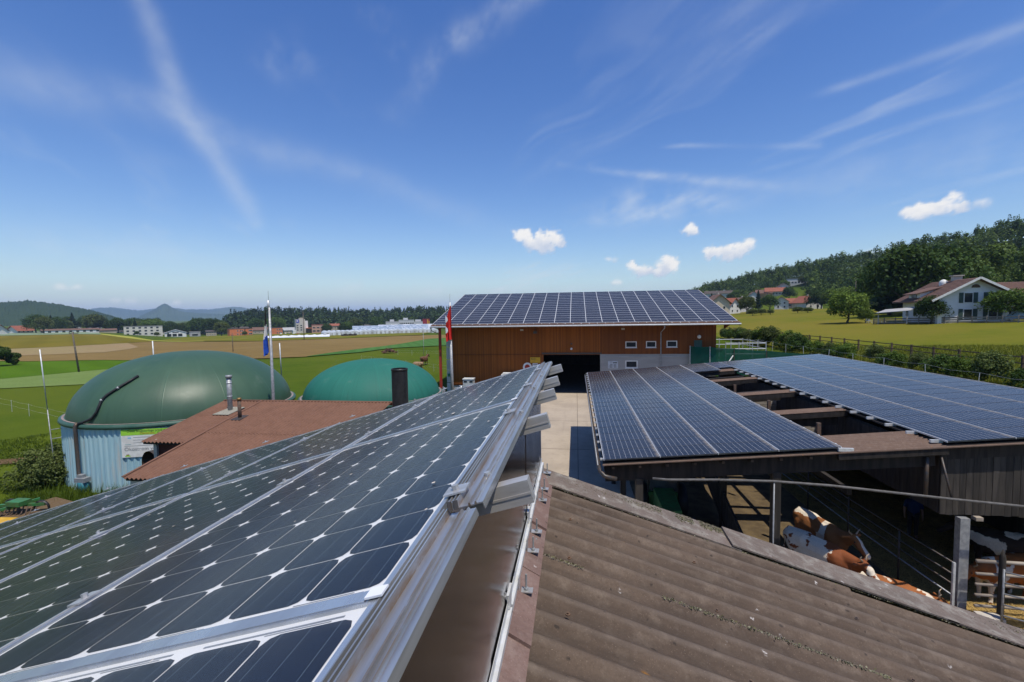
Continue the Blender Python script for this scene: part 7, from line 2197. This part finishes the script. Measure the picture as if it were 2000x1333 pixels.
    def line(p0, p1, n, lab):
        for k in range(n):
            q = k / n; x0, y0 = p0[0] + (p1[0] - p0[0]) * q, p0[1] + (p1[1] - p0[1]) * q; q = (k + .94) / n; x1, y1 = p0[0] + (p1[0] - p0[0]) * q, p0[1] + (p1[1] - p0[1]) * q
            for zz in (.25, .6, .95):
                MB().bar((x0, y0, T(x0, y0) + zz), (x1, y1, T(x1, y1) + zz), .04, .22).build('board', P('fence_grey', (.22, .20, .18), .85, rnd=.25) if 'fence_grey' not in MATS else MATS['fence_grey'], f)
            MB().box(x0 - .06, y0 - .06, T(x0, y0) - .1, x0 + .06, y0 + .06, T(x0, y0) + 1.2).build('post', MATS['fence_grey'], f)
    line((56.0, 96.5), (67.5, 76.0), 13, '')
    p = thing('porch_roof', 'grey lean-to porch roof at the farmhouse side', 'porch', (59.2, 97, 6.2))
    z0 = T(59.2, 97)
    m = MB(); m.hexa([(55.5, 95.0, z0 + 1.9), (58.6, 91.0, z0 + 2.3), (61.0, 93.0, z0 + 2.9), (58.4, 97.2, z0 + 2.5), (55.5, 95.0, z0 + 2.0), (58.6, 91.0, z0 + 2.4), (61.0, 93.0, z0 + 3.0), (58.4, 97.2, z0 + 2.6)]); m.build('roof', GREY_R, p)
    for (a, b) in ((55.9, 95.0), (58.5, 91.5)): MB().box(a - .06, b - .06, z0 - .2, a + .06, b + .06, z0 + 2.1).build('post', GREY_R, p)
    c = thing('covered_trailer', 'trailer under pale blue tarpaulin at the garden fence', 'trailer', (68.5, 79, 6.2))
    m = MB(); nn = 10; pts = []
    for i in range(nn + 1):
        for j in range(nn + 1):
            u, v = i / nn, j / nn
            pts.append((66.6 + 5.6 * u + 1.2 * v, 82.4 - 6.2 * u + 2.2 * v, T(67, 80) + .5 + 1.55 * (math.sin(math.pi * min(1, max(0, u))) ** .35) * (math.sin(math.pi * v) ** .4) + .08 * math.sin(7 * u + 5 * v)))
    m._add(pts, [(i * (nn + 1) + j, i * (nn + 1) + j + 1, (i + 1) * (nn + 1) + j + 1, (i + 1) * (nn + 1) + j) for i in range(nn) for j in range(nn)]); m.build('tarpaulin', TARP_BLUE, c, True)
    MB().bar((67.4, 81.6, T(67, 80) + .5), (72.0, 76.6, T(67, 80) + .5), 1.8, .25).build('bed', DARK_STEEL, c)
    for (a, b) in ((68.6, 79.4), (70.8, 77.0)):
        m = MB(); m.lathe([(.28, -.12), (.38, -.1), (.38, .1), (.28, .12)], n=16); o = m.build('wheel', BLACK, c, True); o.location = Vector((a, b, T(a, b) + .38)) - _w(c); o.rotation_euler = (R(90), 0, R(-47))
    for k, (a, b) in enumerate([(57.5, 100.5), (59.0, 99.0)]):
        q = thing('garden_chair', ['white garden chair near the porch', 'white garden table next to the chair by the porch'][k], ['chair', 'table'][k], (a, b, T(a, b)))
        MB().box(a - .4, b - .4, T(a, b) + .42, a + .4, b + .4, T(a, b) + .48).build('top', WHITE_PAINT, q)
        for sx in (-.33, .33):
            for sy in (-.33, .33): MB().box(a + sx - .03, b + sy - .03, T(a, b), a + sx + .03, b + sy + .03, T(a, b) + .42).build('leg', WHITE_PAINT, q)
        if k == 0: MB().box(a - .4, b + .36, T(a, b) + .48, a + .4, b + .4, T(a, b) + .95).build('backrest', WHITE_PAINT, q)
build_farmhouse()
# ------------------------------------------------------------------ trees, hedges, fences, poles, grass
def build_trees():
    # round tree standing alone in the right-hand meadow and trees round the farmhouse
    tree('pale', 55.7, 104.6, 6.3, 'round light green tree standing alone in the hillside meadow', 1.25, rot=.6)
    tree('round', 60.0, 88.0, 4.4, 'loose dark tree in front of the farmhouse gable', 1.05, rot=2.0)
    tree('oak', 67.2, 82.6, 4.9, 'dense green tree right of the farmhouse gable windows', 1.15, rot=4.0)
    tree('pale', 57.2, 101.2, 2.8, 'small pale sapling at the end of the garden fence', 1.0, name='sapling')
    big = [(31.3, 150, 15, 'spruce', 1.3), (32.6, 142, 15, 'round', 1.0), (33.7, 150, 16, 'spruce', 1.35), (30.6, 165, 13, 'round', 1.0), (34.8, 158, 15, 'round', 1.1)]
    labs = ['tall dark spruce left of the farmhouse', 'dark round tree hugging the farmhouse side', 'second tall spruce right behind the farmhouse eaves', 'dark round tree left of the spruces', 'dark round tree behind the farmhouse roof']
    for (az, r, h, k, w), lab in zip(big, labs):
        x, y = pol(az, r); tree(k, x, y, h, lab, w, 'big trees beside the farmhouse')
    # trees among the hillside village
    g = random.Random(8)
    spots = []
    for k in range(84):
        az = g.uniform(14.0, 29.5); r = g.uniform(250, 540) if az < 25 else g.uniform(270, 400)
        spots.append((az, r))
    spots += [(19.0, 240), (19.8, 250), (20.6, 255), (17.3, 238), (21.2, 300), (23.3, 318), (24.2, 312), (26.6, 300), (27.4, 310), (28.2, 300), (26.0, 320), (28.9, 290)]
    spots.sort()
    ks = ['oak', 'round', 'olive', 'pale', 'spruce', 'round']
    hv = [(a.get('group'), a.location.copy()) for a in COL.objects if a.get('group') == 'houses of the hillside village']
    n = 0
    for az, r in spots:
        x, y = pol(az, r)
        if any((p - Vector((x, y, p.z))).length < 13 for _, p in hv): continue
        # keep the line of sight to the houses mostly open
        if any(abs(math.degrees(math.atan2(p.x, p.y)) - az) < .42 and r < math.hypot(p.x, p.y) for _, p in hv): r2 = None
        else: r2 = r
        if r2 is None: continue
        tree(ks[n % 6], x, y, g.uniform(6.5, 11) if ks[n % 6] != 'spruce' else 13, 'tree among the hillside village houses, ' + ORD[n] + ' from the left', g.uniform(.95, 1.25), 'trees of the hillside village'); n += 1
    for k, (az, r, h, w) in enumerate([(19.6, 205, 2.6, 1.8), (20.4, 208, 2.4, 2.0), (21.3, 206, 2.0, 1.5), (23.8, 207, 2.3, 1.9), (24.7, 204, 2.0, 2.0)]):
        x, y = pol(az, r); tree('olive', x, y, h, 'low shrub on the far meadow edge, ' + ORD[k] + ' from the left', w, 'shrubs on the far meadow edge', 'meadow_shrub')
    # tree belt of the village on the plain
    sp = []
    for k in range(70):
        az = g.uniform(-54.5, -33.0); r = g.uniform(640, 790); sp.append((az, r, g.uniform(12, 19)))
    sp += [(-53.2, 600, 15), (-51.6, 560, 15), (-51.0, 590, 17), (-50.4, 600, 13), (-48.9, 640, 16), (-48.2, 650, 15), (-47.6, 640, 14), (-41.4, 520, 12), (-40.7, 515, 13), (-40.0, 520, 13), (-42.2, 540, 13), (-36.6, 505, 10), (-36.9, 495, 8), (-36.0, 510, 9), (-35.6, 500, 8), (-34.0, 515, 8), (-33.4, 520, 9), (-29.7, 540, 9), (-28.0, 540, 9), (-27.4, 545, 11), (-26.6, 560, 14), (-25.9, 540, 9), (-24.2, 620, 16), (-23.4, 600, 15), (-22.6, 600, 17), (-21.8, 590, 16), (-20.2, 640, 11), (-19.5, 640, 10), (-18.0, 560, 15), (-17.4, 540, 13), (-16.9, 560, 14), (-46.9, 545, 4), (-45.4, 548, 4), (-44.5, 545, 4), (-37.9, 470, 4)]
    sp.sort()
    hv = [(p.location.copy(), p['label']) for p in COL.objects if p.parent is None and p.get('category') in ('building', 'house', 'tower', 'factory', 'farmhouse', 'shed') and p.location.x < -30 and p.location.y > 200]
    n = 0
    for az, r, h in sp:
        x, y = pol(az, r)
        bad = False
        for p, _ in hv:
            pr_ = math.hypot(p.x, p.y); pa = math.degrees(math.atan2(p.x, p.y))
            if pr_ < 680 and abs(pa - az) < (1.6 if 'long' in _ or 'block' in _ else .75) and r < pr_ + 10 and h > 5: bad = True
        if bad or n >= len(ORD): continue
        k = ['round', 'oak', 'olive', 'round', 'spruce', 'round'][n % 6]
        tree(k, x, y, h * (1.15 if k == 'spruce' else 1), 'tree in the village belt on the plain, ' + ORD[n] + ' from the left', g.uniform(1.0, 1.35), 'tree belt of the plain village'); n += 1
    # dark bush cut by the left picture edge
    x, y = pol(-56.0, 138)
    e = thing('field_bush', 'dark rounded bush at the left edge of green crop', 'shrub', (x, y, T(x, y) - .2)); link('crown', shrub_mesh('field_bush', 5, 2.9, 3.9, .13, 420, LEAF_DARK), e, True); MB().tube([(0, 0, -.3), (0, 0, 1.6)], .15, 6).build('trunk', BARK, e, local=True)
    # shrub by the digester
    e = thing('tank_shrub', 'grey-green shrub growing beside the blue digester', 'shrub', (-28.8, 21.0, -.55)); link('crown', shrub_mesh('tank_shrub', 6, 1.15, 2.6, .05, 320, LEAF_OLIVE), e, True); MB().tube([(0, 0, -.1), (.1, 0, 1.2)], .06, 6).build('stem', BARK, e, local=True)
    # hedge of young shrubs along the bank behind the shelter
    protos = [shrub_mesh('hedge_shrub_a', 61, 1.0, 1.9, .06, 110, LEAF_MID), shrub_mesh('hedge_shrub_b', 62, 1.1, 1.6, .06, 110, LEAF_DARK), shrub_mesh('hedge_shrub_c', 63, .9, 2.2, .06, 110, LEAF_OLIVE)]
    yy = 27.0; n = 0
    while yy < 84:
        s = g.uniform(.60, 1.0) * (1.3 if yy > 56 else 1.0)
        x = 25.0 + g.uniform(-.5, .5)
        if not (44 < yy < 46.5 or 53 < yy < 55):
            e = thing('hedge_shrub', 'young hedge shrub behind the shelter, ' + ORD[n] + ' from the near end', 'shrub', (x, yy, T(x, yy) - .05), 'hedge along the bank', g.uniform(0, 6))
            e.scale = (s * 1.1, s * 1.1, s); link('crown', protos[n % 3], e, True); n += 1
        yy += g.uniform(1.2, 2.6)
build_trees()
def build_fences():
    # timber rail fence between hedge and meadow
    f = thing('meadow_fence', 'long brown timber rail fence along the hillside meadow', 'fence', (29.5, 50, 4.4))
    y = 30.0; k = 0
    while y < 100:
        x = 29.6; x2, y2 = 29.6, y + 2.6
        MB().box(x - .06, y - .06, T(x, y) - .1, x + .06, y + .06, T(x, y) + 1.25).build('post', FENCE_WOOD, f)
        for z in (1.12, .70):
            MB().bar((x - .05, y, T(x, y) + z), (x - .05, y2, T(x2, y2) + z), .035, .075).build('rail', FENCE_WOOD, f)
        y = y2
    # white electric-fence stakes with tape in front of the hedge
    f = thing('stake_fence', 'white stake and tape pasture fence in front of the hedge', 'fence', (22.8, 45, 4))
    prev = None; y = 26.0; g = random.Random(2)
    while y < 66:
        x = 22.9 + g.uniform(-.2, .2); lean = g.uniform(-.12, .12)
        top = (x + lean, y, T(x, y) + 1.15)
        MB().tube([(x, y, T(x, y) - .1), top], .015, 6).build('stake', WHITE_PAINT, f)
        if prev:
            mid = tuple((a + b) / 2 - (.12 if i == 2 else 0) for i, (a, b) in enumerate(zip(prev, top)))
            MB().tube([prev, mid, top], .004, 4).build('tape', GALV_PALE, f)
        prev = top; y += g.uniform(3.6, 4.6)
    # galvanised pen behind the barn
    f = thing('metal_pen', 'pale galvanised rail pen on the bank beside the barn', 'pen', (18.5, 57, 3))
    P4 = [(17.2, 64.0), (21.6, 64.0), (21.6, 56.5), (17.2, 56.5)]
    for a, b in ((0, 1), (1, 2), (2, 3)):
        n = 3
        for k in range(n):
            x0, y0 = P4[a][0] + (P4[b][0] - P4[a][0]) * k / n, P4[a][1] + (P4[b][1] - P4[a][1]) * k / n
            x1, y1 = P4[a][0] + (P4[b][0] - P4[a][0]) * (k + 1) / n, P4[a][1] + (P4[b][1] - P4[a][1]) * (k + 1) / n
            MB().tube([(x0, y0, 1.0), (x0, y0, 5.3)], .055, 8).build('post', GALV_PALE, f)
            for z in (3.9, 4.5, 5.15):
                MB().tube([(x0, y0, z), (x1, y1, z)], .05, 8).build('rail', GALV_PALE, f)
    MB().tube([(P4[3][0], P4[3][1], 1.0), (P4[3][0], P4[3][1], 5.3)], .055, 8).build('post', GALV_PALE, f)
    # green wind-break net
    f = thing('net_fence', 'green wind-break net fence between barn and shelter', 'fence', (14, 50, 0))
    Q = [(11.95, 51.0), (13.85, 50.6), (16.05, 50.0), (18.6, 48.5), (21.4, 45.8)]
    tops = [5.25, 5.2, 5.05, 4.95, 4.85]; bots = [2.2, 2.2, 2.2, 2.6, 4.0]
    for k in range(4):
        (x0, y0), (x1, y1) = Q[k], Q[k + 1]
        m = MB(); nn = 8
        A, B = [], []
        for q in range(nn + 1):
            u = q / nn; sag = .05 * math.sin(math.pi * u)
            A.append((x0 + (x1 - x0) * u, y0 + (y1 - y0) * u + .04 * math.sin(q * 1.9), bots[k] + (bots[k + 1] - bots[k]) * u)); B.append((A[-1][0], A[-1][1] + .03, tops[k] + (tops[k + 1] - tops[k]) * u - sag))
        m._add(A + B, [(q, q + 1, nn + 2 + q, nn + 1 + q) for q in range(nn)]); m.build('net', NET, f, True, fix=False)
    for k, (x, y) in enumerate(Q):
        MB().tube([(x, y - .04, 0), (x, y - .04, tops[k] + .05)], .04, 8).build('post', GALV_PALE if k < 2 else DARK_STEEL, f)
    MB().bar((15.9, 49.8, 4.35), (14.9, 48.9, 3.3), .07, .07).build('brace', WHITE_PAINT, f)
    # pasture tape fences on the left
    for k, (p0, p1, n, lab) in enumerate([((-40, 100), (-14, 92), 7, 'white tape fence across the pasture beyond the teal dome'), ((-42, 86), (-16, 66), 8, 'white tape fence slanting towards the barn corner'), ((-31, 58), (-24, 49), 4, 'short white tape fence between the two domes'), ((-60, 40), (-34, 30), 6, 'thin white tape fence in the meadow left of the digester')]):
        f = thing('pasture_fence', lab, 'fence', (p0[0], p0[1], 0))
        prev = None
        for q in range(n + 1):
            x, y = p0[0] + (p1[0] - p0[0]) * q / n, p0[1] + (p1[1] - p0[1]) * q / n
            MB().tube([(x, y, T(x, y) - .1), (x, y, T(x, y) + 1.15)], .02, 6).build('stake', GALV_PALE, f)
            if prev:
                for z in (1.1, .6): MB().tube([(prev[0], prev[1], T(*prev) + z), ((prev[0] + x) / 2, (prev[1] + y) / 2, T(x, y) + z - .05), (x, y, T(x, y) + z)], .005, 4).build('tape', GALV_PALE, f)
            prev = (x, y)
    t = thing('brush_pile', 'reddish brown brush pile in the pasture', 'brush pile', (-44.0, 104.5, 0)); g2 = random.Random(5)
    m = MB()
    for k in range(60):
        a = g2.uniform(0, 6.28); r = g2.uniform(0, 1.7); x, y = -44 + r * math.cos(a), 104.5 + r * math.sin(a) * .7
        d = Vector((g2.uniform(-1, 1), g2.uniform(-1, 1), g2.uniform(-.2, .6))).normalized() * g2.uniform(.4, .9)
        z = .1 + .8 * max(0, 1 - r / 1.9)
        m.tube([(x - d.x, y - d.y, max(.03, z - d.z)), (x + d.x, y + d.y, z + d.z * .6)], g2.uniform(.04, .12), 5)
    tag(m.build('branches', P('dead_branches', (.16, .085, .055), .9, rnd=.2), t), kind='stuff')
build_fences()
def build_poles():
    def pole(name, label, x, y, h, cross, mat, r=.14, lean=(0, 0)):
        t = thing(name, label, 'pole', (x, y, T(x, y)), 'power line poles')
        MB().tube([(x, y, T(x, y) - .3), (x + lean[0], y + lean[1], T(x, y) + h)], [r, r * .7], 8).build('shaft', mat, t, True)
        for z, w in cross:
            rz = face(x, y); dx, dy = math.cos(rz) * w / 2, math.sin(rz) * w / 2
            MB().bar((x + lean[0] - dx, y - dy, T(x, y) + z), (x + lean[0] + dx, y + dy, T(x, y) + z), .10, .12).build('crossarm', mat, t)
            for q in (-1, 0, 1):
                MB().tube([(x + lean[0] + dx * q * .9, y + dy * q * .9, T(x, y) + z), (x + lean[0] + dx * q * .9, y + dy * q * .9, T(x, y) + z + .3)], .05, 6).build('insulator', DARK_STEEL, t)
        return t
    x, y = pol(-51.15, 109); pole('utility_pole', 'leaning dark utility pole with crossarm in the green crop', x, y, 6.9, [(6.7, 1.2)], POLE_WOOD, .15, (-.55, -.2))
    x, y = pol(-39.05, 150); pole('utility_pole', 'slim utility pole in the ploughed field behind the big dome', x, y, 5.4, [(4.6, .5)], POLE_WOOD, .10)
    x, y = pol(-32.1, 262); pole('utility_pole', 'tall pole with crossarm at the edge of the white sheeting', x, y, 14.6, [(11.4, 4.6)], POLE_WOOD, .2)
    x, y = pol(-18.75, 84); pole('utility_pole', 'thin pole standing in the pasture by the horses', x, y, 7.0, [], GALV, .05)
    x, y = pol(28.65, 190); pole('utility_pole', 'tall utility pole in front of the wooded hill', x, y, 11.5, [(5.5, 1.5)], POLE_WOOD, .16)
    x, y = pol(29.4, 190); pole('utility_pole', 'shorter pole with transformer and wide crossarm before the hill', x, y, 9.0, [(8.8, 3.4), (8.0, 2.2)], POLE_WOOD, .18)
    for k, (px, py, h, lab) in enumerate([(-32.2, 31.4, 7.3, 'thin pale rod rising behind the big dome left of its top'), (-25.2, 36.6, 6.75, 'thin pale rod standing between the two domes')]):
        t = thing('lightning_rod', lab, 'rod', (px, py, 0), 'lightning rods'); MB().tube([(px, py, 0), (px, py, h * .55)], .035, 6).build('base_tube', GALV, t, True); MB().tube([(px, py, h * .55), (px - .05, py, h)], .045, 6).build('rod', GALV_PALE, t, True)
    for k in range(5):
        x, y = pol(-34.4 + .42 * k, 500)
        t = thing('parked_car', 'small parked car before the white tower, ' + ORD[k] + ' from the left', 'car', (x, y, T(x, y)), 'cars parked by the tower', face(x, y, 90))
        m = MB(); m.hexa([(-2.1, -.85, .35), (2.1, -.85, .35), (2.1, .85, .35), (-2.1, .85, .35), (-2.1, -.8, .95), (2.0, -.8, .85), (2.0, .8, .85), (-2.1, .8, .95)]); m.build('body', [WHITE_PAINT, GALV, DARK_STEEL, WHITE_PAINT, RED_PAINT][k], t, local=True)
        m = MB(); m.hexa([(-1.7, -.75, .93), (1.0, -.75, .88), (1.0, .75, .88), (-1.7, .75, .93), (-1.3, -.62, 1.45), (.3, -.62, 1.45), (.3, .62, 1.45), (-1.3, .62, 1.45)]); m.build('cabin', WIN_MID, t, local=True)
        for a in (-1.3, 1.3):
            for b in (-.8, .8):
                m = MB(); m.lathe([(0, -.1), (.32, -.1), (.32, .1), (0, .1)], n=12); o = m.build('wheel', BLACK, t, local=True); o.rotation_euler = (R(90), 0, 0); o.location = (a, b, .32)
build_poles()
def blades(name, pts, hmin, hmax, mat, per, label, seed, wid=.02):
    g = np.random.default_rng(seed)
    n = len(pts)
    C = np.repeat(pts, per, 0)
    C[:, :2] += g.normal(size=(n * per, 2)) * .10
    a = g.random(n * per) * 2 * np.pi
    h = hmin + (hmax - hmin) * g.random(n * per) ** 1.4
    w = wid * (.6 + .8 * g.random(n * per))
    s = np.stack([np.cos(a) * w, np.sin(a) * w, 0 * a], 1)
    b = np.stack([np.cos(a + 1.57) * h * .45 * (g.random(n * per) - .2), np.sin(a + 1.57) * h * .45, h], 1)
    V = np.stack([C - s, C + s, C + b], 1).reshape(-1, 3)
    return tag(link(name, np_mesh(name, V, np.arange(n * per * 3).reshape(-1, 3), mat)), label, 'grass', kind='stuff')
def build_grass():
    g = np.random.default_rng(77)
    def scatter(n, a0, a1, r0, r1, ok):
        az = np.radians(a0 + (a1 - a0) * g.random(n)); r = r0 * (r1 / r0) ** g.random(n)
        x, y = r * np.sin(az), r * np.cos(az)
        k = ok(x, y)
        x, y = x[k], y[k]
        return np.stack([x, y, terr(x, y) - .03], 1)
    pl = scatter(90000, -62, -12, 16, 52, lambda x, y: (x < -9.6) & (np.hypot(x + 24.7, y - 26.5) > 6.2) & (np.hypot(x + 14.4, y - 31.2) > 4.9) & ~((x > -19.4) & (y < 26) & (y > 15)) & ~((x > -26.3) & (x < -22.8) & (y < 19)))
    # clumps: keep where a low-frequency field is high
    f = VNoise(9)(pl * np.array([1, 1, 0]), .33, 4) + .25 * VNoise(10)(pl * np.array([1, 1, 0]), 1.7, 2) + .16 * g.random(len(pl))
    blades('meadow_grass', pl[f > np.median(f) - .06], .05, .20, GRASS_BLADE, 4, 'short lush grass of the meadow round the gas tanks', 1, .02)
    ed = scatter(9000, -62, -40, 20, 34, lambda x, y: (np.hypot(x + 24.7, y - 26.5) > 6.1) & (np.hypot(x + 24.7, y - 26.5) < 8.5))
    blades('tank_edge_grass', ed, .25, .75, GRASS_BLADE, 4, 'long grass growing along the foot of the digester', 2, .018)
    pr_ = scatter(80000, 14, 46, 36, 66, lambda x, y: (x > 24.2) & (x < 118) & (y < 150))
    blades('hill_meadow_grass', pr_, .10, .34, GRASS_TALL, 2, 'tall seeding grass of the hillside meadow', 3, .028)
    bk = scatter(9000, 14, 46, 30, 75, lambda x, y: (x > 18) & (x < 24.5))
    blades('bank_grass', bk, .12, .4, GRASS_BLADE, 3, 'grass on the bank behind shelter and barn', 4, .02)
build_grass()
